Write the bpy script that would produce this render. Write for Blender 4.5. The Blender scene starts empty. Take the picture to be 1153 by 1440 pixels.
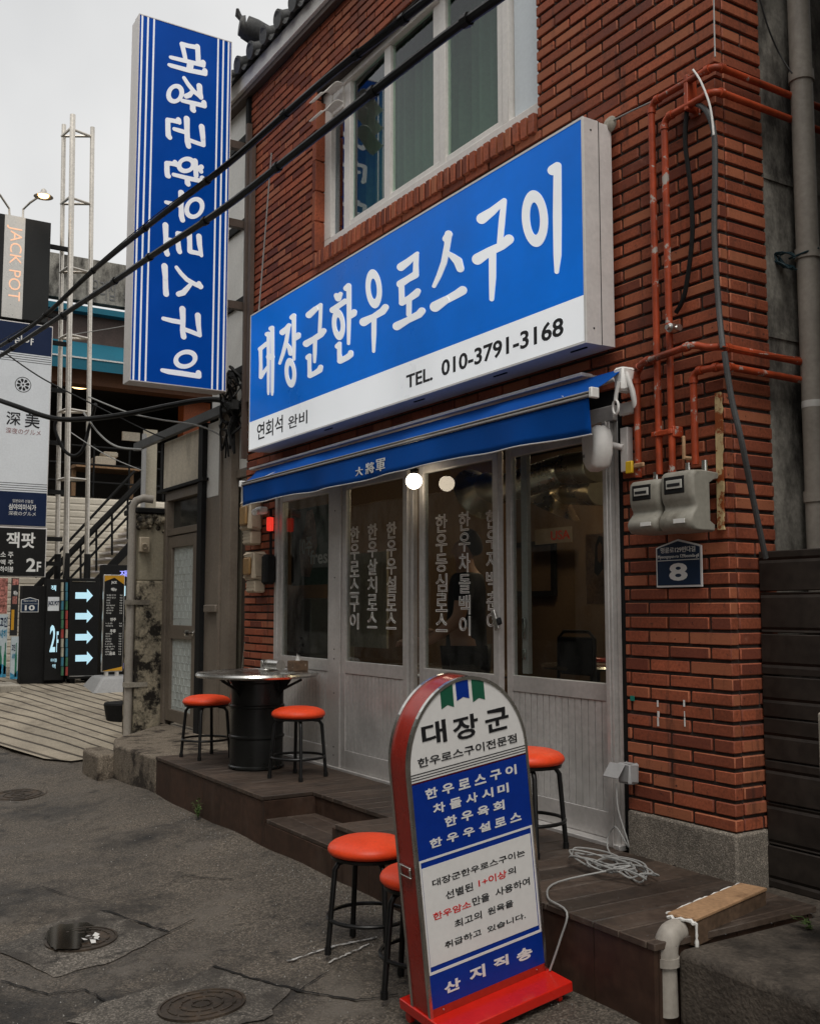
import bpy, math, random
from mathutils import Vector, Matrix
random.seed(7)
S = bpy.context.scene
COL = S.collection
R = math.radians

# ------------------------------------------------------------------ camera
F = 1448.0; YAW = R(58.0); PITCH = R(5.35)
CAM = Vector((3.1092, -3.6005, 1.1709))
cyw, syw, cpt, spt = math.cos(YAW), math.sin(YAW), math.cos(PITCH), math.sin(PITCH)
FW = Vector((-syw*cpt, cyw*cpt, spt)); RT = Vector((cyw, syw, 0)); UP = RT.cross(FW)
cd = bpy.data.cameras.new('camera'); cam = bpy.data.objects.new('camera', cd); COL.objects.link(cam)
cam.matrix_world = Matrix.Translation(CAM) @ Matrix((RT, UP, -FW)).transposed().to_4x4()
cd.sensor_fit = 'VERTICAL'; cd.sensor_height = 36.0; cd.lens = 36.0*F/1440.0
cd.clip_start = 0.05; cd.clip_end = 400
S.camera = cam
S.view_settings.view_transform = 'Standard'; S.view_settings.look = 'None'
S.view_settings.exposure = 0.2; S.view_settings.gamma = 1.0

# ------------------------------------------------------------------ world: overcast sky
SUN_EL, SUN_AZ = R(58), R(118)
w = bpy.data.worlds.new('World'); S.world = w; w.use_nodes = True
nt = w.node_tree; bg = nt.nodes['Background']
sky = nt.nodes.new('ShaderNodeTexSky'); sky.sky_type = 'NISHITA'; sky.sun_disc = False
sky.sun_elevation = SUN_EL; sky.sun_rotation = SUN_AZ; sky.dust_density = 4; sky.air_density = 1.5
tc = nt.nodes.new('ShaderNodeTexCoord')
nz = nt.nodes.new('ShaderNodeTexNoise'); nz.inputs['Scale'].default_value = 1.7; nz.inputs['Detail'].default_value = 5
nt.links.new(tc.outputs['Generated'], nz.inputs['Vector'])
rp = nt.nodes.new('ShaderNodeValToRGB')
rp.color_ramp.elements[0].position = .34; rp.color_ramp.elements[0].color = (.70, .70, .695, 1)
rp.color_ramp.elements[1].position = .60; rp.color_ramp.elements[1].color = (.93, .92, .90, 1)
nt.links.new(nz.outputs['Fac'], rp.inputs['Fac'])
sc_ = nt.nodes.new('ShaderNodeVectorMath'); sc_.operation = 'SCALE'; sc_.inputs['Scale'].default_value = 7.6
nt.links.new(rp.outputs['Color'], sc_.inputs[0])
mx = nt.nodes.new('ShaderNodeMix'); mx.data_type = 'RGBA'; mx.inputs['Factor'].default_value = .93
nt.links.new(sky.outputs['Color'], mx.inputs['A']); nt.links.new(sc_.outputs['Vector'], mx.inputs['B'])
nt.links.new(mx.outputs['Result'], bg.inputs['Color']); bg.inputs['Strength'].default_value = .118
ld = bpy.data.lights.new('sun', 'SUN'); ld.energy = 1.35; ld.angle = R(24); ld.color = (1, .96, .9)
lo = bpy.data.objects.new('sun', ld); COL.objects.link(lo)
lo.rotation_euler = (R(90)-SUN_EL, 0, R(180)-SUN_AZ)

# ------------------------------------------------------------------ helpers: pixels of the survey photograph to points on real planes
def ray(px, py): return FW + RT*((px-576.5)/F) - UP*((py-720)/F)
def at(px, py, ax, v):
    r = ray(px, py); i = 'xyz'.index(ax); return CAM + r*((v-CAM[i])/r[i])
def atd(px, py, d): return CAM + ray(px, py)*d
def sm(a, b, x):
    t = max(0, min(1, (x-a)/(b-a))); return t*t*(3-2*t)
def ground(x, y):
    if y > -.9: z = -.30
    elif y > -1.7: z = -.30 + .135*(y+.9)
    else: z = -.408 - .035*sm(-1.7, -2.6, y)*1.0
    if x < -6.6: z += (-6.6-x)*.084 if x > -12.4 else 5.8*.084
    return z
def atg(px, py, lift=0):
    r = ray(px, py); t = 1.0
    for k in range(4000):
        p = CAM + r*t
        if p.z <= ground(p.x, p.y)+lift: break
        t += .01
    return CAM + r*t

# ------------------------------------------------------------------ materials
def sock(n, name): return n.inputs[name]
def mat(name, col, rough=.6, metal=0., var=.18, scale=3., fine=40., bump=.15, bdist=.004, spec=.35, coat=0., dirt=None, emit=None, island=None, hue=None, agg=None, rvar=.12):
    m = bpy.data.materials.new(name); m.use_nodes = True
    t = m.node_tree; N = t.nodes; L = t.links; b = N['Principled BSDF']
    g = N.new('ShaderNodeNewGeometry')
    n1 = N.new('ShaderNodeTexNoise'); n1.inputs['Scale'].default_value = scale; n1.inputs['Detail'].default_value = 6; n1.inputs['Roughness'].default_value = .65
    n2 = N.new('ShaderNodeTexNoise'); n2.inputs['Scale'].default_value = fine; n2.inputs['Detail'].default_value = 4
    vec = g.outputs['Position']
    L.new(vec, n1.inputs['Vector']); L.new(vec, n2.inputs['Vector'])
    r1 = N.new('ShaderNodeMapRange'); r1.inputs['From Min'].default_value = .3; r1.inputs['From Max'].default_value = .7
    r1.inputs['To Min'].default_value = 1-var; r1.inputs['To Max'].default_value = 1+var
    L.new(n1.outputs['Fac'], r1.inputs['Value'])
    r2 = N.new('ShaderNodeMapRange'); r2.inputs['From Min'].default_value = .3; r2.inputs['From Max'].default_value = .7
    r2.inputs['To Min'].default_value = 1-var*.7; r2.inputs['To Max'].default_value = 1+var*.7
    L.new(n2.outputs['Fac'], r2.inputs['Value'])
    mu = N.new('ShaderNodeMath'); mu.operation = 'MULTIPLY'; L.new(r1.outputs[0], mu.inputs[0]); L.new(r2.outputs[0], mu.inputs[1])
    if island:
        ri = N.new('ShaderNodeMapRange'); ri.inputs['To Min'].default_value = 1-island; ri.inputs['To Max'].default_value = 1+island
        L.new(g.outputs['Random Per Island'], ri.inputs['Value'])
        m2 = N.new('ShaderNodeMath'); m2.operation = 'MULTIPLY'; L.new(mu.outputs[0], m2.inputs[0]); L.new(ri.outputs[0], m2.inputs[1]); mu = m2
    if agg:
        vo = N.new('ShaderNodeTexVoronoi'); vo.inputs['Scale'].default_value = abs(agg); L.new(vec, vo.inputs['Vector'])
        sp = N.new('ShaderNodeSeparateColor'); L.new(vo.outputs['Color'], sp.inputs['Color'])
        pw = N.new('ShaderNodeMath'); pw.operation = 'POWER'; pw.inputs[1].default_value = 2.2; L.new(sp.outputs[0], pw.inputs[0])
        mr = N.new('ShaderNodeMapRange'); mr.inputs['To Min'].default_value = .60 if agg > 0 else .75; mr.inputs['To Max'].default_value = 1.8 if agg > 0 else 1.65; L.new(pw.outputs[0], mr.inputs['Value'])
        m3 = N.new('ShaderNodeMath'); m3.operation = 'MULTIPLY'; L.new(mu.outputs[0], m3.inputs[0]); L.new(mr.outputs[0], m3.inputs[1]); mu = m3
    vm = N.new('ShaderNodeVectorMath'); vm.operation = 'SCALE'; vm.inputs[0].default_value = col[:3]
    L.new(mu.outputs[0], vm.inputs['Scale']); out = vm.outputs['Vector']
    if hue:
        for hc, h0, h1 in hue:
            c1_ = N.new('ShaderNodeMath'); c1_.operation = 'FRACT'; c2_ = N.new('ShaderNodeMath'); c2_.operation = 'MULTIPLY'; c2_.inputs[1].default_value = 17.31
            L.new(g.outputs['Random Per Island'], c2_.inputs[0]); L.new(c2_.outputs[0], c1_.inputs[0])
            r4 = N.new('ShaderNodeMapRange'); r4.inputs['From Min'].default_value = h0; r4.inputs['From Max'].default_value = h1; r4.inputs['To Max'].default_value = .75; L.new(c1_.outputs[0], r4.inputs['Value'])
            mh = N.new('ShaderNodeMix'); mh.data_type = 'RGBA'; L.new(r4.outputs[0], mh.inputs['Factor']); L.new(out, mh.inputs['A']); mh.inputs['B'].default_value = (*hc, 1); out = mh.outputs['Result']
    for d in (dirt if isinstance(dirt, list) else [dirt] if dirt else []):
        dc, lo_, hi_, ds = d[:4]
        n3 = N.new('ShaderNodeTexNoise'); n3.inputs['Scale'].default_value = ds; n3.inputs['Detail'].default_value = 7; n3.inputs['Roughness'].default_value = .7
        v3 = vec
        if len(d) > 4:
            mp = N.new('ShaderNodeMapping'); mp.inputs['Scale'].default_value = d[4]; L.new(vec, mp.inputs['Vector']); v3 = mp.outputs['Vector']
        L.new(v3, n3.inputs['Vector'])
        r3 = N.new('ShaderNodeMapRange'); r3.inputs['From Min'].default_value = lo_; r3.inputs['From Max'].default_value = hi_
        L.new(n3.outputs['Fac'], r3.inputs['Value'])
        mi = N.new('ShaderNodeMix'); mi.data_type = 'RGBA'; L.new(r3.outputs[0], mi.inputs['Factor']); L.new(out, mi.inputs['A']); mi.inputs['B'].default_value = (*dc, 1)
        out = mi.outputs['Result']
    L.new(out, b.inputs['Base Color'])
    rr = N.new('ShaderNodeMapRange'); rr.inputs['From Min'].default_value = .3; rr.inputs['From Max'].default_value = .7; rr.inputs['To Min'].default_value = max(.02, rough-rvar); rr.inputs['To Max'].default_value = min(1, rough+rvar)
    L.new(n1.outputs['Fac'], rr.inputs['Value']); L.new(rr.outputs[0], b.inputs['Roughness'])
    b.inputs['Metallic'].default_value = metal; b.inputs['Specular IOR Level'].default_value = spec
    b.inputs['Coat Weight'].default_value = coat; b.inputs['Coat Roughness'].default_value = .15
    if bump:
        bp = N.new('ShaderNodeBump'); bp.inputs['Strength'].default_value = bump; bp.inputs['Distance'].default_value = bdist
        L.new(n2.outputs['Fac'], bp.inputs['Height']); L.new(bp.outputs['Normal'], b.inputs['Normal'])
    if emit:
        ve = N.new('ShaderNodeVectorMath'); ve.operation = 'SCALE'; ve.inputs[0].default_value = emit[:3]; L.new(mu.outputs[0], ve.inputs['Scale']); L.new(ve.outputs['Vector'], b.inputs['Emission Color'])
        b.inputs['Emission Strength'].default_value = emit[3]
    return m
def glass(name, tint=(.92, .95, .93), refl=1.5, rough=.0, dark=0.):
    m = bpy.data.materials.new(name); m.use_nodes = True; t = m.node_tree; N = t.nodes; L = t.links
    N.remove(N['Principled BSDF']); o = N['Material Output']
    tr = N.new('ShaderNodeBsdfTransparent'); tr.inputs['Color'].default_value = (*tint, 1)
    gl = N.new('ShaderNodeBsdfGlossy'); gl.inputs['Roughness'].default_value = rough; gl.inputs['Color'].default_value = (.95, .97, 1, 1)
    fr = N.new('ShaderNodeFresnel'); fr.inputs['IOR'].default_value = refl
    mx = N.new('ShaderNodeMixShader'); L.new(fr.outputs[0], mx.inputs[0]); L.new(tr.outputs[0], mx.inputs[1]); L.new(gl.outputs[0], mx.inputs[2])
    ge = N.new('ShaderNodeNewGeometry'); inv = N.new('ShaderNodeMath'); inv.operation = 'SUBTRACT'; inv.inputs[0].default_value = 1; L.new(ge.outputs['Backfacing'], inv.inputs[1])
    ml = N.new('ShaderNodeMath'); ml.operation = 'MULTIPLY'; L.new(fr.outputs[0], ml.inputs[0]); L.new(inv.outputs[0], ml.inputs[1]); L.new(ml.outputs[0], mx.inputs[0])
    L.new(mx.outputs[0], o.inputs['Surface']); return m

M = {}
M['brick'] = mat('red_brick', (.285, .074, .034), .75, var=.32, scale=2., fine=70, bump=.45, bdist=.003, island=.24, hue=[((.12, .030, .018), .66, .92), ((.36, .125, .06), .34, .10)], dirt=[((.33, .13, .085), .60, .78, 9.), ((.045, .02, .014), .56, .74, 2.4, (3, 3, .5)), ((.03, .015, .012), .60, .70, 24.)])
M['mortar'] = mat('mortar', (.040, .031, .026), .95, var=.3, bump=.5)
M['plinth'] = mat('washed_concrete', (.20, .175, .145), .9, agg=-170., var=.45, scale=2.5, fine=160, bump=.8, bdist=.006, dirt=[((.05, .04, .03), .58, .75, 2.), ((.42, .4, .36), .62, .66, 120.)])
M['concrete'] = mat('weathered_concrete', (.25, .235, .205), .9, var=.3, scale=2, fine=50, bump=.4, dirt=[((.035, .031, .027), .44, .62, 1.6, (2, 2, .9))])
M['concrete_pale'] = mat('pale_concrete', (.33, .30, .25), .9, var=.25, scale=2.2, fine=60, bump=.4, dirt=[((.07, .055, .04), .5, .75, 2.5)])
M['curb'] = mat('stained_concrete', (.20, .165, .125), .9, var=.35, scale=4, fine=60, bump=.6, bdist=.008, agg=-150., dirt=[((.03, .022, .016), .46, .60, 4.)])
M['asphalt'] = mat('asphalt', (.106, .089, .071), .72, var=.30, scale=1.1, fine=60, bump=1., bdist=.012, spec=.35, agg=135., rvar=.24, dirt=[((.028, .025, .022), .50, .64, .9), ((.125, .108, .09), .55, .68, 2.1), ((.018, .016, .014), .58, .70, 5.)])
M['slab'] = mat('dark_stained_slab', (.085, .070, .056), .85, var=.4, scale=3, fine=60, bump=.7, bdist=.01, spec=.3, dirt=[((.018, .015, .012), .44, .62, 2.2), ((.2, .18, .15), .66, .74, 5.)])
M['deck'] = mat('dark_deck_boards', (.054, .037, .027), .62, var=.35, scale=3, fine=30, bump=.3, island=.32, dirt=[((.12, .095, .078), .54, .72, 3.5, (4, .7, 1)), ((.022, .017, .014), .55, .68, 2.2), ((.24, .21, .18), .66, .69, 70.)])
M['fascia'] = mat('brown_deck_fascia', (.046, .024, .015), .6, var=.35, scale=3, fine=20, bump=.2, island=.2, dirt=[((.085, .055, .04), .55, .75, 4., (1, 1, .25))])
M['alu'] = mat('aluminium_frame', (.58, .56, .54), .42, .45, var=.1, bump=.05)
M['alu_dark'] = mat('grey_kick_panel', (.60, .585, .565), .45, .4, var=.14, scale=2, bump=.05, dirt=[((.30, .285, .265), .58, .80, 2.5)])
M['black'] = mat('black_steel', (.012, .012, .012), .38, .2, var=.2, bump=.1)
M['blackm'] = mat('matt_black', (.010, .010, .010), .7, var=.3, bump=.1, spec=.2)
M['drum'] = mat('black_drum_paint', (.010, .0105, .010), .32, .1, var=.3, scale=5, bump=.12, bdist=.008, fine=9, dirt=[((.06, .05, .042), .62, .74, 9., (1, 1, .4))])
M['chrome'] = mat('stainless', (.62, .61, .58), .25, 1., var=.12, bump=.03)
M['pole'] = mat('stainless_pole', (.62, .58, .52), .38, .9, var=.2, scale=1.2, bump=.03)
M['orange'] = mat('orange_vinyl', (.80, .066, .016), .48, var=.10, scale=7, bump=.2, fine=70, bdist=.002, dirt=[((.45, .05, .02), .62, .78, 14.), ((.20, .05, .03), .66, .72, 40.)])
M['white'] = mat('white_plastic', (.78, .77, .74), .5, var=.06, bump=.03)
M['signgrey'] = mat('sign_case_metal', (.68, .65, .63), .5, .1, var=.08, bump=.03)
M['whiteframe'] = mat('window_frame_white', (.74, .71, .67), .45, var=.08, bump=.03)
M['signblue'] = mat('lit_blue_film', (.0, .11, .57), .35, var=.13, scale=1.1, fine=1.5, bump=0, spec=.12, emit=(0., .13, .50, .36))
M['signwhite'] = mat('lit_white_film', (.72, .73, .74), .35, var=.07, scale=1.1, fine=1.5, bump=0, emit=(.9, .93, .95, .33))
M['bladeblue'] = mat('lit_blade_blue', (.0, .052, .31), .35, var=.12, scale=1., fine=1.4, bump=0, spec=.12, emit=(0., .06, .34, .16))
M['bladewhite'] = mat('lit_blade_white', (.7, .71, .73), .35, var=.03, bump=0, emit=(.9, .93, .97, .25))
M['ink'] = mat('black_lettering', (.012, .012, .014), .45, var=.05, bump=0)
M['bargrey'] = mat('grey_awning_bar', (.36, .35, .34), .45, .2, var=.1, bump=0)
M['canvas'] = mat('blue_canvas', (.001, .062, .30), .85, var=.12, scale=2, fine=200, bump=.25, bdist=.001, spec=.12)
M['boardwhite'] = mat('board_white_film', (.74, .73, .71), .35, var=.04, scale=2, bump=0, coat=.2)
M['boardblue'] = mat('board_blue_film', (.003, .03, .26), .35, var=.08, bump=0, spec=.25)
M['green'] = mat('green_ribbon_film', (.012, .10, .055), .4, var=.06, bump=0)
M['redtext'] = mat('red_lettering', (.6, .02, .02), .4, var=.05, bump=0)
M['boardred'] = mat('board_red_side', (.33, .022, .012), .3, var=.12, bump=.05, coat=.3)
M['basered'] = mat('base_red_paint', (.60, .016, .008), .28, var=.08, bump=.04, coat=.4)
M['pipe'] = mat('orange_gas_pipe', (.38, .058, .018), .5, .0, var=.22, scale=6, bump=.15, dirt=[((.42, .38, .34), .595, .615, 12.), ((.14, .03, .014), .50, .68, 5.)])
M['meter'] = mat('grey_meter_case', (.27, .255, .215), .5, var=.12, bump=.08, dirt=[((.1, .085, .06), .55, .8, 6.)])
M['hose'] = mat('grey_ribbed_hose', (.075, .075, .075), .55, var=.2, bump=.4, fine=120)
M['rust'] = mat('rusty_strip', (.55, .42, .22), .7, var=.2, bump=.4, dirt=[((.26, .06, .012), .48, .55, 18.)])
M['plaque'] = mat('navy_plaque', (.010, .026, .062), .35, var=.08, bump=0)
M['pvc'] = mat('grey_pvc', (.34, .31, .27), .5, var=.15, scale=3, bump=.08, dirt=[((.14, .12, .10), .52, .8, 3., (1, 1, .3))])
M['gate'] = mat('black_gate_boards', (.026, .020, .016), .6, var=.4, scale=2, fine=20, bump=.3)
M['wood'] = mat('plywood', (.36, .215, .115), .7, var=.25, scale=6, fine=60, bump=.2, dirt=[((.12, .06, .03), .55, .75, 7.)])
M['woodside'] = mat('dirty_plywood', (.10, .062, .038), .8, var=.35, scale=6, bump=.4, dirt=[((.35, .3, .25), .64, .7, 14.)])
M['brown'] = mat('brown_aluminium', (.175, .145, .115), .5, .1, var=.15, bump=.06)
M['browndark'] = mat('dark_brown_panel', (.060, .045, .034), .6, var=.2, bump=.1)
M['cream'] = mat('cream_panel', (.56, .50, .40), .75, var=.16, scale=1.8, bump=.1, dirt=[((.2, .165, .12), .5, .8, 2., (2, 2, .5))])
M['polycarb'] = mat('frosted_panel', (.78, .77, .73), .4, var=.08, bump=.03)
M['pillar'] = mat('mouldy_plaster', (.30, .26, .19), .9, var=.35, scale=5, fine=50, bump=.7, bdist=.01, dirt=[((.016, .013, .010), .47, .57, 4.5), ((.33, .3, .23), .62, .7, 7.)])
M['plaster'] = mat('beige_plaster', (.32, .285, .21), .85, var=.16, bump=.2, dirt=[((.15, .08, .03), .62, .75, 3., (4, 4, .4))])
M['tile'] = mat('dark_roof_tile', (.050, .050, .050), .6, var=.4, scale=6, bump=.4, dirt=[((.14, .135, .125), .58, .75, 8.)])
M['cornice'] = mat('white_cornice', (.78, .75, .71), .8, var=.12, bump=.1)
M['soffit'] = mat('brown_eave_strip', (.10, .072, .058), .6, var=.15, bump=.1)
M['rubber'] = mat('black_cable', (.006, .006, .006), .5, var=.2, bump=.1, spec=.25)
M['greywire'] = mat('grey_wire', (.30, .30, .29), .5, var=.1, bump=0)
M['curtain'] = mat('sage_curtain', (.10, .165, .125), .85, var=.12, bump=.1)
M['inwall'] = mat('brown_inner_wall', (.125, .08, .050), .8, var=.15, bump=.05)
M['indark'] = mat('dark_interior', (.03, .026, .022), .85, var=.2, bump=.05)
M['corr'] = mat('beige_siding', (.72, .66, .55), .75, var=.1, bump=.05)
M['teal'] = mat('teal_canvas', (.008, .12, .18), .7, var=.1, bump=.1)
M['signdark'] = mat('charcoal_sign', (.022, .023, .023), .5, var=.1, bump=0, spec=.2)
M['signnavy'] = mat('navy_sign_film', (.010, .020, .058), .4, var=.08, bump=0, spec=.2)
M['signsilver'] = mat('silver_sign_film', (.70, .73, .76), .35, var=.06, scale=1, bump=0)
M['letterwhite'] = mat('white_lettering', (.72, .72, .70), .45, var=.03, bump=0)
M['letteroutline'] = mat('white_vinyl_outline', (.82, .81, .78), .5, var=.03, bump=0)
M['peach'] = mat('lit_peach_lettering', (.8, .5, .35), .5, var=.03, bump=0, emit=(1, .52, .30, .5))
M['silverplate'] = mat('brushed_plate', (.62, .6, .56), .3, .6, var=.1, bump=0)
M['arrow'] = mat('lit_arrow_film', (.4, .55, .62), .4, var=.03, bump=0, emit=(.42, .72, .85, .62))
M['led'] = mat('lit_violet_letters', (.3, .3, .8), .4, var=.03, bump=0, emit=(.30, .32, 1., .8))
M['yellow'] = mat('amber_film', (.55, .28, .02), .5, var=.1, bump=0)
M['greybase'] = mat('grey_plastic_base', (.30, .30, .30), .6, var=.1, bump=.05)
M['iron'] = mat('rusty_manhole_iron', (.060, .047, .036), .55, .4, var=.3, scale=8, bump=.5, dirt=[((.13, .09, .06), .5, .72, 7.)])
M['wet'] = mat('standing_water', (.012, .011, .009), .07, var=.0, bump=0, spec=.45, rvar=0.)
M['patch'] = mat('pale_cement_patch', (.135, .12, .102), .85, var=.4, scale=2, fine=70, bump=1., bdist=.012, spec=.3, agg=135., dirt=[((.055, .048, .041), .44, .58, 2.4), ((.03, .027, .024), .55, .68, 6.)])
M['paint'] = mat('worn_road_paint', (.5, .49, .47), .8, var=.2, bump=.4, dirt=[((.06, .055, .05), .44, .58, 30.)])
M['leaf'] = mat('weed_leaf', (.06, .10, .025), .6, var=.3, bump=0)
M['skin'] = mat('skin', (.40, .22, .15), .55, var=.06, bump=.03)
M['hair'] = mat('black_hair', (.010, .008, .007), .5, var=.2, bump=.3)
M['shirt'] = mat('black_tshirt', (.016, .016, .018), .85, var=.2, bump=.2)
M['foil'] = mat('foil_duct', (.92, .84, .70), .30, 1., var=.1, bump=.0)
M['bulb'] = mat('lit_globe', (.9, .85, .75), .4, var=0, bump=0, emit=(1., .84, .62, 8.))
M['ceilbulb'] = mat('added_lamp_diffuser', (.9, .85, .75), .4, var=0, bump=0, emit=(1., .76, .48, 36.))
M['warmbulb'] = mat('lit_warm_bulb', (.9, .8, .6), .4, var=0, bump=0, emit=(1., .62, .26, 4.))
M['redlamp'] = mat('lit_red_lamp', (.7, .03, .02), .3, var=0, bump=0, emit=(1., .05, .03, .6))
M['meterbeige'] = mat('beige_meter_case', (.45, .38, .28), .55, var=.1, bump=.05)
M['glass'] = glass('door_glass', (.80, .83, .82), 1.45)
M['winglass'] = glass('window_glass', (.80, .92, .88), 1.62)
M['winglass2'] = glass('window_glass_plain', (.86, .95, .90), 1.42)
M['sideglass'] = glass('sidelight_glass', (.5, .6, .65), 2.6)
M['frost'] = mat('patterned_frosted_glass', (.50, .54, .52), .3, var=.1, bump=.3, fine=60)
M['paper'] = mat('white_paper', (.7, .69, .66), .8, var=.05, bump=.05)
M['dial'] = mat('meter_dial', (.45, .44, .40), .4, var=.1, bump=0)

# wavy corrugation for the siding, ribbed ramp
def add_wave(m, axis_vec, scale, strength, dist, groove=None, sharp=.2):
    t = m.node_tree; N = t.nodes; L = t.links; b = N['Principled BSDF']
    g = N.new('ShaderNodeNewGeometry'); d = N.new('ShaderNodeVectorMath'); d.operation = 'DOT_PRODUCT'
    L.new(g.outputs['Position'], d.inputs[0]); d.inputs[1].default_value = axis_vec
    nn = N.new('ShaderNodeTexNoise'); nn.inputs['Scale'].default_value = 2.5
    L.new(g.outputs['Position'], nn.inputs['Vector'])
    ad = N.new('ShaderNodeMath'); ad.operation = 'MULTIPLY_ADD'; ad.inputs[1].default_value = .012 if groove else 0.
    L.new(nn.outputs['Fac'], ad.inputs[0]); L.new(d.outputs['Value'], ad.inputs[2])
    ml = N.new('ShaderNodeMath'); ml.operation = 'MULTIPLY'; ml.inputs[1].default_value = scale; L.new(ad.outputs[0], ml.inputs[0])
    fr = N.new('ShaderNodeMath'); fr.operation = 'PINGPONG'; fr.inputs[1].default_value = .5; L.new(ml.outputs[0], fr.inputs[0])
    mr = N.new('ShaderNodeMapRange'); mr.inputs['From Min'].default_value = 0; mr.inputs['From Max'].default_value = sharp; L.new(fr.outputs[0], mr.inputs['Value'])
    bp = N.new('ShaderNodeBump'); bp.inputs['Strength'].default_value = strength; bp.inputs['Distance'].default_value = dist
    L.new(mr.outputs[0], bp.inputs['Height'])
    old = b.inputs['Normal'].links
    if old: L.new(old[0].from_socket, bp.inputs['Normal'])
    L.new(bp.outputs['Normal'], b.inputs['Normal'])
    if groove:
        src = b.inputs['Base Color'].links[0].from_socket
        mi = N.new('ShaderNodeMix'); mi.data_type = 'RGBA'; L.new(mr.outputs[0], mi.inputs['Factor']); mi.inputs['A'].default_value = (*groove, 1); L.new(src, mi.inputs['B'])
        L.new(mi.outputs['Result'], b.inputs['Base Color'])
add_wave(M['corr'], (0, 0, 1), 9., .6, .02)
add_wave(M['gate'], (0, 0, 1), 6.5, .8, .015, sharp=.08)

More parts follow.
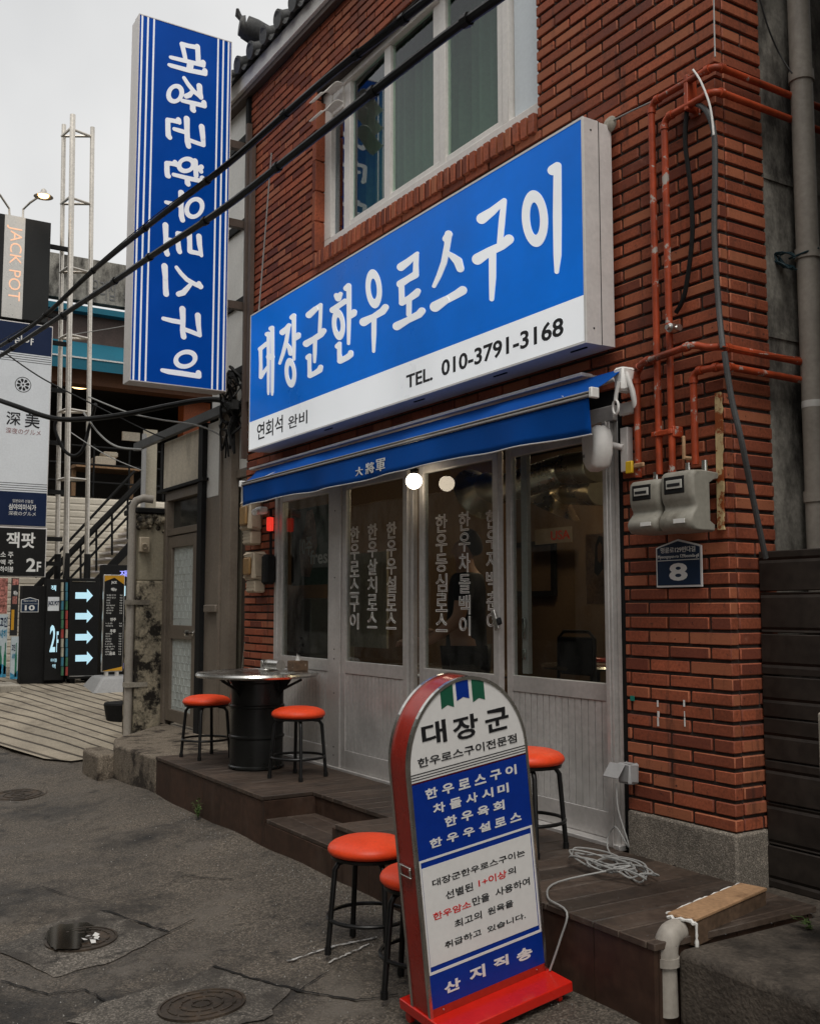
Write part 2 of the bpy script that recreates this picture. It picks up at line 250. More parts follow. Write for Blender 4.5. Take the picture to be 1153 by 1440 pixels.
# ------------------------------------------------------------------ mesh builder
class MB:
    def __init__(s): s.v = []; s.f = []; s.sm = []
    def add(s, vs, fs, smooth=False):
        o = len(s.v); s.v += [tuple(p) for p in vs]
        s.f += [tuple(i+o for i in f) for f in fs]; s.sm += [smooth]*len(fs); return s
    def box(s, x0, x1, y0, y1, z0, z1):
        return s.add([(x0,y0,z0),(x1,y0,z0),(x1,y1,z0),(x0,y1,z0),(x0,y0,z1),(x1,y0,z1),(x1,y1,z1),(x0,y1,z1)],
                     [(0,3,2,1),(4,5,6,7),(0,1,5,4),(1,2,6,5),(2,3,7,6),(3,0,4,7)])
    def cbox(s, x0, x1, y0, y1, z0, z1, c):     # box with chamfered edges
        vs = []; idx = {}
        for i, x in enumerate((x0, x1)):
            for j, y in enumerate((y0, y1)):
                for k, z in enumerate((z0, z1)):
                    sx, sy, sz = (c, -c)[i], (c, -c)[j], (c, -c)[k]
                    for a, p in enumerate(((x, y+sy, z+sz), (x+sx, y, z+sz), (x+sx, y+sy, z))):
                        idx[i, j, k, a] = len(vs); vs.append(p)
        fs = []
        def q(*t): fs.append(tuple(idx[a] for a in t))
        for i in (0, 1):
            q(*[(i,j,k,0) for j,k in ((0,0),(1,0),(1,1),(0,1))]); q(*[(j,i,k,1) for j,k in ((0,0),(1,0),(1,1),(0,1))]); q(*[(j,k,i,2) for j,k in ((0,0),(1,0),(1,1),(0,1))])
        for i in (0, 1):
            for j in (0, 1):
                q((i,j,0,0),(i,j,0,1),(i,j,1,1),(i,j,1,0)); q((i,0,j,0),(i,0,j,2),(i,1,j,2),(i,1,j,0)); q((0,i,j,1),(0,i,j,2),(1,i,j,2),(1,i,j,1))
                for k in (0, 1): q((i,j,k,0),(i,j,k,1),(i,j,k,2))
        return s.add(vs, fs)
    def fbox(s, fr, u0, u1, v0, v1, n0, n1):    # box in a frame
        P = fr.P
        return s.add([P(u0,v0,n0),P(u1,v0,n0),P(u1,v1,n0),P(u0,v1,n0),P(u0,v0,n1),P(u1,v0,n1),P(u1,v1,n1),P(u0,v1,n1)],
                     [(0,3,2,1),(4,5,6,7),(0,1,5,4),(1,2,6,5),(2,3,7,6),(3,0,4,7)])
    def prism(s, fr, pts, n0, n1, smooth=False):
        k = len(pts); vs = [fr.P(u, v, n0) for u, v in pts]+[fr.P(u, v, n1) for u, v in pts]
        s.add(vs, [tuple(range(k))[::-1], tuple(range(k, 2*k))])
        return s.add(vs, [(i, (i+1) % k, k+(i+1) % k, k+i) for i in range(k)], smooth)
    def ring(s, fr, outer, inner, n0, n1):
        k = len(outer); vs = [fr.P(u, v, n0) for u, v in outer]+[fr.P(u, v, n1) for u, v in outer]+[fr.P(u, v, n0) for u, v in inner]+[fr.P(u, v, n1) for u, v in inner]
        fs = []
        for i in range(k):
            j = (i+1) % k
            fs += [(i, j, k+j, k+i), (2*k+j, 2*k+i, 3*k+i, 3*k+j), (k+i, k+j, 3*k+j, 3*k+i), (j, i, 2*k+i, 2*k+j)]
        return s.add(vs, fs)
    def tube(s, pts, r, n=8, closed=False, cap=True):
        pts = [Vector(p) for p in pts]; m = len(pts); rr = r if isinstance(r, (list, tuple)) else [r]*m
        rings = []; prev = None
        for i, p in enumerate(pts):
            a = pts[i-1] if (i or closed) else p; b = pts[(i+1) % m] if (i < m-1 or closed) else p
            t = (b-a).normalized()
            if prev is None:
                x = t.orthogonal().normalized()
            else:
                x = (prev - t*prev.dot(t)); x = x.normalized() if x.length > 1e-6 else t.orthogonal().normalized()
            prev = x; y = t.cross(x)
            rings.append([p+(x*math.cos(2*math.pi*k/n)+y*math.sin(2*math.pi*k/n))*rr[i] for k in range(n)])
        vs = [q for ri in rings for q in ri]; fs = []
        for i in range(m if closed else m-1):
            a, b = i*n, ((i+1) % m)*n
            fs += [(a+k, a+(k+1) % n, b+(k+1) % n, b+k) for k in range(n)]
        s.add(vs, fs, True)
        if cap and not closed: s.add(rings[0], [tuple(range(n))[::-1]]); s.add(rings[-1], [tuple(range(n))])
        return s
    def lathe(s, prof, c, n=32, axis=None):
        c = Vector(c); A = Vector(axis or (0, 0, 1)).normalized(); X = A.orthogonal().normalized(); Y = A.cross(X)
        vs = []
        for r, h in prof: vs += [c+A*h+(X*math.cos(2*math.pi*k/n)+Y*math.sin(2*math.pi*k/n))*r for k in range(n)]
        fs = [(i*n+k, i*n+(k+1) % n, (i+1)*n+(k+1) % n, (i+1)*n+k) for i in range(len(prof)-1) for k in range(n)]
        s.add(vs, fs, True)
        if prof[0][0] > 1e-5: s.add(vs[:n], [tuple(range(n))[::-1]])
        if prof[-1][0] > 1e-5: s.add(vs[-n:], [tuple(range(n))])
        return s
    def sphere(s, c, r, n=16, m=10, sc=(1, 1, 1)):
        c = Vector(c); vs = []; fs = []
        for i in range(m+1):
            th = math.pi*i/m
            for k in range(n):
                a = 2*math.pi*k/n; vs.append(c+Vector((math.sin(th)*math.cos(a)*r*sc[0], math.sin(th)*math.sin(a)*r*sc[1], math.cos(th)*r*sc[2])))
        for i in range(m):
            for k in range(n): fs.append((i*n+k, (i+1)*n+k, (i+1)*n+(k+1) % n, i*n+(k+1) % n))
        return s.add(vs, fs, True)
    def build(s, name, mt, parent=None, bevel=0, origin=None, seg=2):
        me = bpy.data.meshes.new(name)
        if parent is None:
            xs, ys, zs = zip(*s.v); o = origin or Vector(((min(xs)+max(xs))/2, (min(ys)+max(ys))/2, min(zs)))
        else: o = Vector((0, 0, 0))
        me.from_pydata([tuple(Vector(p)-o) for p in s.v], [], s.f)
        for p, q in zip(me.polygons, s.sm): p.use_smooth = q
        me.materials.append(M[mt] if isinstance(mt, str) else mt); me.validate(); me.update(); me.set_sharp_from_angle(angle=R(38))
        ob = bpy.data.objects.new(name, me); COL.objects.link(ob); ob.location = o
        if parent is not None: attach(ob, parent)
        if bevel:
            b = ob.modifiers.new('bevel', 'BEVEL'); b.width = bevel; b.segments = seg; b.limit_method = 'ANGLE'; b.angle_limit = R(40)
        return ob
def origin_of(o):
    v = Vector((0, 0, 0))
    while o is not None: v += Vector(o.get('_o', (0, 0, 0))) if o.parent is None else Vector((0, 0, 0)); o = o.parent
    return v
def attach(ob, parent):
    ob.parent = parent
    if parent.parent is None: ob.matrix_parent_inverse = Matrix.Translation(-parent.location)
    else: ob.matrix_parent_inverse = Matrix.Identity(4)
def empty(name, loc, label=None, cat=None, group=None, kind=None):
    o = bpy.data.objects.new(name, None); COL.objects.link(o); o.location = loc; o.empty_display_size = .2
    return tag(o, label, cat, group, kind)
def tag(o, label=None, cat=None, group=None, kind=None):
    if label: o['label'] = label
    if cat: o['category'] = cat
    if group: o['group'] = group
    if kind: o['kind'] = kind
    return o
def copy_tree(o, parent=None):
    c = o.copy(); COL.objects.link(c)
    if parent is not None: c.parent = parent; c.matrix_parent_inverse = o.matrix_parent_inverse.copy()
    for ch in [x for x in bpy.data.objects if x.parent == o]: copy_tree(ch, c)
    return c
def sub(mb, name, mtl, o):
    f = mb.build(name, mtl, None, origin=Vector((0, 0, 0))); f.parent = o; f.matrix_parent_inverse = Matrix.Translation(-o.location); return f
class Frame:
    def __init__(s, O, U, V, N): s.O, s.U, s.V, s.N = Vector(O), Vector(U), Vector(V), Vector(N)
    def P(s, u, v, n=0): return s.O + s.U*u + s.V*v + s.N*n
    def uv(s, px, py):
        r = ray(px, py); t = (s.O-CAM).dot(s.N)/r.dot(s.N); d = CAM+r*t-s.O; return (d.dot(s.U), d.dot(s.V))
def yframe(y): return Frame((0, y, 0), (1, 0, 0), (0, 0, 1), (0, -1, 0))
def xframe(x): return Frame((x, 0, 0), (0, 1, 0), (0, 0, 1), (1, 0, 0))

# text: glyphs of the default font (it falls back to CJK) cut as thin raised letters
def text_mesh(s, weight=0., outline=0.):
    cu = bpy.data.curves.new('t', 'FONT'); cu.body = s; cu.size = 1; cu.offset = weight; cu.resolution_u = 3
    if outline: cu.fill_mode = 'NONE'; cu.bevel_depth = outline; cu.bevel_resolution = 0
    ob = bpy.data.objects.new('t', cu); COL.objects.link(ob)
    me = bpy.data.meshes.new_from_object(ob.evaluated_get(bpy.context.evaluated_depsgraph_get()))
    bpy.data.objects.remove(ob); bpy.data.curves.remove(cu)
    vs = [v.co.copy() for v in me.vertices]; fs = [tuple(p.vertices) for p in me.polygons]; bpy.data.meshes.remove(me)
    return vs, fs
def put_text(mb, fr, s, u0, v0, u1, v1, weight=.0, n0=.001, n1=.0022, outline=0., rot=0):
    vs, fs = text_mesh(s, weight, outline)
    if rot: vs = [Vector((v.y, -v.x, v.z)) for v in vs]         # quarter turn clockwise
    xs = [v.x for v in vs]; ys = [v.y for v in vs]; x0, x1, y0, y1 = min(xs), max(xs), min(ys), max(ys)
    sx = (u1-u0)/(x1-x0); sy = (v1-v0)/(y1-y0)
    if outline:
        mb.add([fr.P(u0+(v.x-x0)*sx, v0+(v.y-y0)*sy, n0+v.z*min(sx, sy)) for v in vs], fs); return
    k = len(vs)
    mb.add([fr.P(u0+(v.x-x0)*sx, v0+(v.y-y0)*sy, n1) for v in vs], fs)
    ed = {}
    for f in fs:
        for a, b in zip(f, f[1:]+f[:1]): ed[(a, b)] = 1
    rim = [(a, b) for a, b in ed if (b, a) not in ed]
    mb.add([fr.P(u0+(v.x-x0)*sx, v0+(v.y-y0)*sy, n1) for v in vs]+[fr.P(u0+(v.x-x0)*sx, v0+(v.y-y0)*sy, n0) for v in vs], [(b, a, a+k, b+k) for a, b in rim])
def text_px(mb, fr, s, bl, tr, **k):
    a = fr.uv(*bl); b = fr.uv(*tr); put_text(mb, fr, s, a[0], a[1], b[0], b[1], **k)
def crop(ox, oy, sc):
    return lambda x, y: (ox+x*sc, oy+y*sc)

# brush lettering for the two blue signs: centre lines with a radius at each point
def stroke_outline(pts, n=10):
    # sweep a disc of changing radius along the line -> list of convex-ish hull pieces
    out = []
    for (x0, y0, r0), (x1, y1, r1) in zip(pts, pts[1:]):
        a = math.atan2(y1-y0, x1-x0); d = math.hypot(x1-x0, y1-y0)
        if d < 1e-6: continue
        t = math.acos(max(-1, min(1, (r0-r1)/d))) if d > abs(r0-r1) else math.pi/2
        poly = []
        for k in range(n+1):
            b = a+t+(2*math.pi-2*t)*k/n; poly.append((x0+r0*math.cos(b), y0+r0*math.sin(b)))
        for k in range(n+1):
            b = a-t+2*t*k/n; poly.append((x1+r1*math.cos(b), y1+r1*math.sin(b)))
        out.append(poly)
    return out
GL = [  # (crop, strokes, rings)
 ('A', [[(118,800,22),(150,772,20),(185,745,22)], [(122,800,18),(125,950,16),(125,1085,19)], [(126,1083,19),(160,1030,17),(200,972,14)],
        [(189,650,23),(203,640,17)], [(202,640,16),(202,900,15),(202,1225,12),(202,1258,8)], [(212,878,32),(235,878,32)], [(228,592,23),(242,583,20)], [(241,585,20),(245,900,17),(242,1230,14),(241,1265,8)]], []),
 ('A', [[(345,630,29),(385,595,24),(412,560,22)], [(412,558,17),(385,720,19),(350,850,17),(318,945,13)], [(388,740,12),(415,785,21),(428,848,20)],
        [(442,480,24),(462,460,22)], [(462,462,20),(462,700,18),(462,905,13)], [(470,690,26),(503,670,27),(508,652,22)]], [(427,1040,56,150,22,75)]),
 ('A', [[(615,455,32),(680,395,26),(732,350,18)], [(733,352,17),(728,480,18),(720,640,17)], [(585,745,34),(660,700,28),(735,650,30),(762,615,28)], [(675,700,20),(672,850,18),(670,930,13)],
        [(605,885,28),(620,862,18)], [(617,865,20),(618,1000,18),(622,1070,22)], [(622,1070,24),(680,1040,25),(722,1012,28),(732,982,24)]], []),
 ('A', [[(893,258,26),(910,285,32),(934,240,20)], [(855,405,31),(915,360,26),(980,315,27)], [(990,185,27),(1015,158,26)], [(1018,160,24),(1020,400,22),(1015,745,14)], [(1030,465,28),(1065,440,32),(1073,422,26)],
        [(905,772,27),(925,742,18)], [(922,745,20),(922,850,20),(930,920,26)], [(930,920,28),(1000,885,28),(1035,858,28),(1038,835,24)]], [(914,552,64,157,24,75)]),
 ('B', [[(140,787,38),(230,740,26),(310,690,32),(336,655,30)], [(233,740,22),(232,900,21),(230,1052,13)]], [(231,488,72,176,29,93)]),
 ('B', [[(475,292,36),(540,245,30),(624,168,15)], [(612,185,24),(610,280,23),(610,345,26)], [(605,362,32),(540,400,28),(470,445,33)], [(480,440,25),(483,540,24),(485,615,25)], [(485,615,26),(560,570,28),(612,532,32),(628,510,26)],
        [(550,590,23),(548,720,22)], [(440,825,37),(540,770,27),(640,718,32),(665,688,32)]], []),
 ('B', [[(882,38,30),(908,0,32)], [(905,-5,32),(895,90,26),(865,250,26),(820,370,22),(775,465,16)], [(895,160,14),(945,200,28),(990,240,38),(1012,308,32)], [(785,650,46),(880,590,33),(980,535,36),(1030,503,40)]], []),
 ('C', [[(178,625,48),(270,560,36),(380,462,22)], [(378,470,24),(360,640,28),(342,840,26)], [(140,990,50),(250,920,38),(360,870,36),(422,812,44)], [(275,930,32),(275,1150,31),(268,1350,20)]], []),
 ('C', [[(815,190,44),(858,150,34)], [(860,150,34),(858,600,38),(860,950,34),(853,1105,18)]], [(657,625,116,255,47,147)]),
]
CR = {'A': crop(350, 380, 160/1153), 'B': crop(490, 330, 180/1153), 'C': crop(650, 210, 180/1153)}

# ================================================================== GROUND
def gridmesh(poly_fn, xs, ys, lift=0):
    mb = MB(); nx, ny = len(xs), len(ys)
    vs = [(x, y, poly_fn(x, y)+lift) for y in ys for x in xs]
    mb.add(vs, [(j*nx+i, j*nx+i+1, (j+1)*nx+i+1, (j+1)*nx+i) for j in range(ny-1) for i in range(nx-1)], True); return mb
xs = [-60, -40, -25, -16]+[-12.4+.3*k for k in range(20)]+[-6.4+.2*k for k in range(60)]+[6, 8, 14, 30]
ys = [-30, -14, -9]+[-7+.25*k for k in range(16)]+[-3+.1*k for k in range(24)]+[-.6, 0, 2, 6, 14, 40]
def rz(x, y):
    return ground(x, y) + .010*math.sin(3.1*x+1.3*y)*math.sin(2.3*y-.7*x) + .006*math.sin(7*x)*math.sin(6*y+1)
road = gridmesh(rz, xs, ys).build('road', 'asphalt'); tag(road, 'cracked grey asphalt lane in front of the restaurant', 'road', kind='structure')
# ribbed concrete ramp at the left
edge = [atg(0, 1052), atg(19, 1058), atg(62, 1071), atg(100, 1075), atg(131, 1071)]
ra, rb = atg(40.6, 1000), atg(131, 1028.5); gd = (rb-ra); gd.z = 0; gd.normalize(); perp = Vector((-gd.y, gd.x, 0))
M['ramp'] = mat('ribbed_concrete', (.33, .285, .22), .88, var=.25, scale=1.5, fine=60, bump=.4, dirt=[((.12, .095, .07), .5, .7, 1.6)])
add_wave(M['ramp'], tuple(perp), 5.6, 1., .03, groove=(.05, .04, .032), sharp=.12)
mb = MB()
near = [(p.x, p.y) for p in edge]
near = [(near[0][0]-1.2, near[0][1]-4.5)] + near + [(-6.55, -.85)]
pts = []
K = 14
for i in range(len(near)-1):
    for j in range(4):
        t = j/4; pts.append((near[i][0]*(1-t)+near[i+1][0]*t, near[i][1]*(1-t)+near[i+1][1]*t))
pts.append(near[-1])
rows = []
for (x, y) in pts: rows.append([(x+(-13.5-x)*k/K, y+(.55+.55*(y+1))*k/K*1.0) for k in range(K+1)])
vs = [(x, y, ground(x, y)+.03+.003*math.sin(5*x+3*y)*(k > 0)) for r_ in rows for k, (x, y) in enumerate(r_)]
mb.add(vs, [(i*(K+1)+k, i*(K+1)+k+1, (i+1)*(K+1)+k+1, (i+1)*(K+1)+k) for i in range(len(rows)-1) for k in range(K)], True)
# apron up to the side street
apr = [(-6.55, -.85), (-7.2, .3), (-9, 1.2), (-12, 4.5), (-19, 9), (-19, -.5), (-13.3, -.45)]
mb2 = MB()
n_ = 12
for i in range(n_):
    for j in range(8):
        def q(a, b):
            x = -6.55 - 11*a; y0 = -.86+.03*a; y1 = .3+6*a; return (x, y0+(y1-y0)*b, ground(x, 0)+.026)
        mb2.add([q(i/n_, j/8), q((i+1)/n_, j/8), q((i+1)/n_, (j+1)/8), q(i/n_, (j+1)/8)], [(0, 3, 2, 1)])
ramp = mb.build('ribbed_ramp', 'ramp'); tag(ramp, 'pale concrete ramp ribbed with diagonal grooves', 'pavement', kind='structure')
apron = mb2.build('side_street', 'ramp'); tag(apron, 'concrete side street climbing past the corner pillar', 'pavement', kind='structure')
# patched seams on the road: pale cement, cracks, paint
def gpoly(pxs, lift):
    pts = [atg(*p) for p in pxs]; c = sum(pts, Vector())/len(pts)
    ring_ = []
    for i in range(len(pts)):
        a, b = pts[i], pts[(i+1) % len(pts)]
        for k in range(6): ring_.append(a.lerp(b, k/6)+Vector((random.uniform(-.012, .012), random.uniform(-.012, .012), 0)))
    vs = [(c.x, c.y, rz(c.x, c.y)+lift)]
    m_ = 5; n = len(ring_); fs = []
    for j in range(1, m_+1):
        for p in ring_:
            q = c.lerp(p, j/m_); vs.append((q.x, q.y, rz(q.x, q.y)+lift))
    for k in range(n): fs.append((0, 1+k, 1+(k+1) % n))
    for j in range(m_-1):
        for k in range(n): fs.append((1+j*n+k, 1+(j+1)*n+k, 1+(j+1)*n+(k+1) % n, 1+j*n+(k+1) % n))
    return MB().add(vs, fs, True)
tag(gpoly([(0, 1335), (75, 1300), (145, 1285), (238, 1313), (160, 1352), (78, 1372), (0, 1345)], .005).build('cement_patch', 'patch'), 'pale cement patch around the sunken wet manhole', 'road patch', kind='structure')
tag(gpoly([(95, 1440), (150, 1408), (260, 1378), (300, 1360), (412, 1393), (372, 1440), (250, 1470)], .005).build('cement_patch', 'patch'), 'pale cement patch around the round rusty manhole', 'road patch', kind='structure')
def gline(pxs, wdt, lift, mtl, name, label, cat):
    mb = MB(); pts = []
    P0 = [atg(*p) for p in pxs]
    for a, b in zip(P0, P0[1:]):
        for k in range(8): pts.append(a.lerp(b, k/8))
    pts.append(P0[-1]); L_, R_ = [], []
    for i, p in enumerate(pts):
        t = (pts[min(i+1, len(pts)-1)]-pts[max(i-1, 0)]); t.z = 0; t.normalize(); n = Vector((-t.y, t.x, 0)); ww = wdt*random.uniform(.4, 1.2)
        j = random.uniform(-.006, .006)
        for q, S_ in ((p+n*(ww+j), L_), (p-n*(ww-j), R_)): S_.append((q.x, q.y, rz(q.x, q.y)+lift))
    k = len(pts); mb.add(L_+R_, [(i, i+1, k+i+1, k+i) for i in range(k-1)]); return tag(mb.build(name, mtl), label, cat, kind='structure')
M['crack'] = mat('dark_crack', (.010, .009, .008), .95, var=.2, bump=0)
gline([(145, 1284), (200, 1300), (238, 1313)], .008, .009, 'crack', 'road_crack', 'dark seam at the edge of the far cement patch', 'crack')
gline([(300, 1362), (360, 1380), (420, 1396), (500, 1408)], .008, .009, 'crack', 'road_crack', 'dark seam at the edge of the near cement patch', 'crack')
gline([(420, 1396), (460, 1370)], .005, .009, 'crack', 'road_crack', 'short crack branching toward the painted marks', 'crack')
gline([(238, 1313), (272, 1298)], .004, .009, 'crack', 'road_crack', 'short crack right of the far cement patch', 'crack')
gline([(404, 1356), (470, 1334), (530, 1317)], .009, .010, 'paint', 'road_marking', 'longer worn white paint stroke under the stool', 'marking')
gline([(462, 1358), (492, 1342), (520, 1328)], .008, .010, 'paint', 'road_marking', 'shorter worn white paint stroke beside the stool leg', 'marking')
gline([(500, 1408), (560, 1400)], .006, .009, 'crack', 'road_crack', 'dark crack running under the standing sign', 'crack')
gline([(0, 1262), (60, 1250), (130, 1268), (200, 1258), (260, 1232), (330, 1238)], .004, .009, 'crack', 'road_crack', 'long thin wandering crack across the middle of the lane', 'crack')
gline([(150, 1408), (120, 1390), (70, 1396), (0, 1380)], .005, .009, 'crack', 'road_crack', 'thin crack joining the two cement patches', 'crack')
# loose grit
mb = MB()
for k in range(900):
    px = random.uniform(0, 560); py = random.uniform(1090, 1440)
    p = atg(px, py)
    if k > 520: p = Vector((random.uniform(-5, .2), -.93-abs(random.gauss(0, .10)), 0))
    if p.y > -.95 or p.x < -7: continue
    s_ = random.uniform(.0025, .006); z = rz(p.x, p.y)
    mb.add([(p.x-s_, p.y, z), (p.x+s_*.3, p.y+s_, z), (p.x+s_, p.y-s_*.6, z), (p.x, p.y, z+s_*1.3)], [(0, 1, 3), (1, 2, 3), (2, 0, 3)])
M['grit'] = mat('grit', (.26, .25, .23), .9, var=.3, bump=0, island=.5)
tag(mb.build('grit', 'grit'), 'pale loose grit scattered over the asphalt', 'grit', kind='stuff')

# ================================================================== RESTAURANT BUILDING
bld = empty('restaurant_building', (-2.7, 0, -.3), 'red brick restaurant with blue awning, sliding glass doors and tiled eave', 'building')
XL, XR, CO, BL = -5.41, 0.0, .067, .252
OPEN = (-4.79, -.655, -1, 2.30)       # shop front
WIN = (-4.09, -1.285, 4.0, 5.33)       # upstairs window
SILL = (-4.09, -1.285, 3.865, 4.0)
mb = MB(); z = .207; row = 0
def cut(segs, a, b):
    out = []
    for s0, s1 in segs:
        if b <= s0 or a >= s1: out.append((s0, s1)); continue
        if a > s0: out.append((s0, a))
        if b < s1: out.append((b, s1))
    return out
while z < 5.9:
    z1 = z+CO-.0155
    off = (row % 2)*BL/2
    x = XR + off - BL*0 - (BL/2 if row % 2 else 0) 
    # bricks laid from the corner leftwards
    e = XR; first = BL/2 if row % 2 else BL
    zm = (z+z1)/2
    while e > XL+.03:
        s0 = max(XL, e-first+.014); segs = [(s0, e)]
        for h in (OPEN, WIN, SILL):
            if h[2] < zm < h[3]: segs = cut(segs, h[0], h[1])
        if 4 < zm: segs = [(WIN[1]+.0, b) if WIN[1] < a < WIN[1]+.035 else (a, b) for a, b in segs]
        for a, b in segs:
            if b-a > .014:
                j = random.uniform(-.002, .002)
                mb.cbox(a, b-.0005, j, .05, z+random.uniform(-.0015, .0015), z1+random.uniform(-.001, .001), random.uniform(.002, .0045))
        e -= first; first = BL
    z += CO; row += 1
# side returns of the corner pier
z = .207; row = 0
while z < 5.9:
    segs = [(.058, .318)] if row % 2 else [(.058, .178), (.19, .318)]
    if random.random() < .6: segs = [(.058, .318)]
    for a, b in segs: mb.cbox(-.05, random.uniform(-.003, .003), a, b, z, z+CO-.0155, .0045)
    z += CO; row += 1
# vertical reveal bricks left of the window
z = 4.02
while z < 5.2: mb.cbox(-4.14, -4.080, -.004, .083, z, z+.24, .004); z += .252
mb.build('brick_wall', 'brick', bld)
mb = MB(); x = WIN[0]
while x < WIN[1]-.02:
    mb.cbox(x, x+.052, -.022+random.uniform(-.003, .003), .082, 3.872, 3.99+random.uniform(-.002, .002), .004); x += .0722
mb.build('window_sill', 'brick', bld)
mb = MB()
mb.box(XL, OPEN[0]-.01, .012, .10, -.3, 5.9); mb.box(OPEN[1]+.01, -.012, .012, .30, -.3, 5.9)
mb.box(OPEN[0]-.009, OPEN[1]+.009, .013, .11, 2.31, 3.86); mb.box(OPEN[0]-.009, WIN[0]-.02, .013, .11, 3.86, 5.9); mb.box(WIN[1]+.001, OPEN[1]+.009, .0131, .11, 3.86, 5.9)
mb.box(WIN[0]-.019, WIN[1], .008, .14, 3.861, 3.985); mb.box(WIN[0]-.019, WIN[1], .0125, .14, 5.345, 5.9)
mb.build('mortar_bed', 'mortar', bld)
mb = MB(); mb.box(-.655, .008, -.012, .32, -.32, .202); mb.build('plinth', 'plinth', bld, bevel=.012)
mb = MB(); mb.box(-.46, -.36, -.03, -.013, -.02, .05); 
# eave: brown strip, white cornice, giwa tiles
mb = MB(); mb.box(-6.6, 1.0, -.06, .3, 5.90, 5.96); mb.box(-6.6, 1.0, -.068, -.055, 5.878, 5.925); mb.build('eave_strip', 'soffit', bld)
mb = MB(); mb.box(-6.6, 1.0, -.10, .3, 5.927, 6.06); mb.build('cornice', 'cornice', bld)
mb = MB(); sl = R(28); ca, sa = math.cos(sl), math.sin(sl); x = -6.5
TILE_Z = 6.115
while x < 1.0:
    a = Vector((x, -.17, TILE_Z)); d = Vector((0, ca, sa))
    mb.tube([a, a+d*.22, a+d*.23, a+d*.5, a+d*.51, a+d*.8], [.062, .06, .066, .062, .066, .062], 12)
    mb.lathe([(.0, -.012), (.05, -.012), (.052, -.002), (.066, -.002), (.066, -.014), (.078, -.014), (.078, .012)], a, 16, (0, -ca, -sa*.2))
    # drooping end tile between the rolls
    vs = []; n = 8
    for k in range(n+1):
        t = k/n; xx = x+.062+.156*t; dz = -.05*math.sin(math.pi*t)
        vs += [(xx, -.15, TILE_Z-.02+dz), (xx, -.15+.8*ca, TILE_Z-.02+dz+.8*sa), (xx, -.162, TILE_Z-.06-.045*math.sin(math.pi*t))]
    mb.add(vs, [(3*k, 3*k+3, 3*k+4, 3*k+1) for k in range(n)]+[(3*k, 3*k+2, 3*k+5, 3*k+3) for k in range(n)], True)
    x += .29
mb.box(-6.5, 1, .15, .5, 6.061, 6.25)
mb.build('roof_tiles', 'tile', bld)
mb = MB()
for k in range(4): mb.box(-6.55, 1, .36-.02*(k % 2), .60+.02*(k % 2), 6.44+.045*k, 6.477+.045*k)
mb.tube([(-6.6, .48, 6.67), (1, .48, 6.67)], .07, 12)
mb.build('roof_ridge', 'tile', bld)
# ridge-end ornament
mb = MB(); c = Vector((-5.20, -.10, 6.34))
mb.tube([c+Vector((0, .22, .02)), c+Vector((0, .02, .05)), c+Vector((-.02, -.06, .08))], [.10, .115, .105], 14)
mb.lathe([(.06, 0), (.10, .01), (.085, .05), (.0, .055)], c+Vector((-.02, -.06, .08)), 14, (-.25, -1, .1))
mb.tube([c+Vector((-.04, -.08, .15)), c+Vector((-.06, -.11, .20)), c+Vector((-.03, -.13, .24))], [.022, .03, .012], 8)
mb.build('ridge_ornament', 'tile', bld)

# upstairs window
win = MB(); WY = .10
def wx(px, py=200, y=.10): return at(px, py, 'y', y).x
wz1 = 5.42; wzs = at(456, 347, 'y', .08).z; wg = at(495, 311, 'y', .13).z
X_ = [wx(455, 300, .08), wx(465, 300, .08), wx(484), wx(492), wx(540), wx(548.5), wx(607), wx(626), wx(699, 100), wx(721, 100)]
win.box(X_[0]-.03, X_[1], .08, .15, wzs+.045, wz1); win.box(X_[0]-.03, -1.28, .08, .16, wzs-.12, wzs+.045)
for a, b in ((X_[2], X_[3]), (X_[4], X_[5]), (X_[6]+.095, X_[7])): win.box(a, b, .10, .15, wzs+.046, wz1)
win.box(X_[6], X_[6]+.088, .112, .15, wzs+.046, wz1); win.box(X_[8], X_[8]+.055, .10, .15, wzs+.046, wz1); win.box(X_[8]+.067, X_[8]+.13, .085, .15, wzs+.046, wz1)
win.box(X_[3], X_[8], .106, .15, wzs+.046, wg); win.box(X_[1], X_[2], .10, .15, 5.04, 5.12); win.box(X_[0]-.03, X_[9], .079, .149, 5.30, 5.43)
wf = win.build('window', 'whiteframe', bld, bevel=.005)
mb = MB(); mb.box(X_[8]+.142, -1.27, .125, .16, wzs+.046, wz1); mb.build('white_panel', mat('pale_insulating_panel', (.68, .74, .78), .45, var=.05, bump=0), wf)
mb = MB(); mb.box(X_[8]+.055, X_[8]+.142, .148, .16, wzs+.046, wz1); mb.build('frame_gasket', 'blackm', wf)
ph = R(-2.2); fg_ = Frame(((X_[3]+X_[4])/2, .128, 0), (math.cos(ph), math.sin(ph), 0), (0, 0, 1), (math.sin(ph), -math.cos(ph), 0)); hw_ = (X_[4]-X_[3])/2
mb = MB(); mb.fbox(fg_, -hw_, hw_, wg, wz1, -.003, .003); mb.build('glass_pane', 'winglass', wf)
for a, b in ((X_[5], X_[6]), (X_[7], X_[8])): mb = MB(); mb.box(a, b, .125, .131, wg, wz1); mb.build('glass_pane', 'winglass2', wf)
mb = MB(); mb.box(X_[1], X_[2], .122, .128, wzs+.046, 5.04); mb.build('side_pane', 'sideglass', wf)
mb = MB(); vs = []; n = 150
for k in range(n+1):
    x = -4.5+3.0*k/n; y = .34+.03*math.sin(k*1.05)+.015*math.sin(k*.37)
    vs += [(x, y, 4.1), (x, y, 6.2)]
mb.add(vs, [(2*k, 2*k+2, 2*k+3, 2*k+1) for k in range(n)], True); mb.build('curtain', 'curtain', wf)
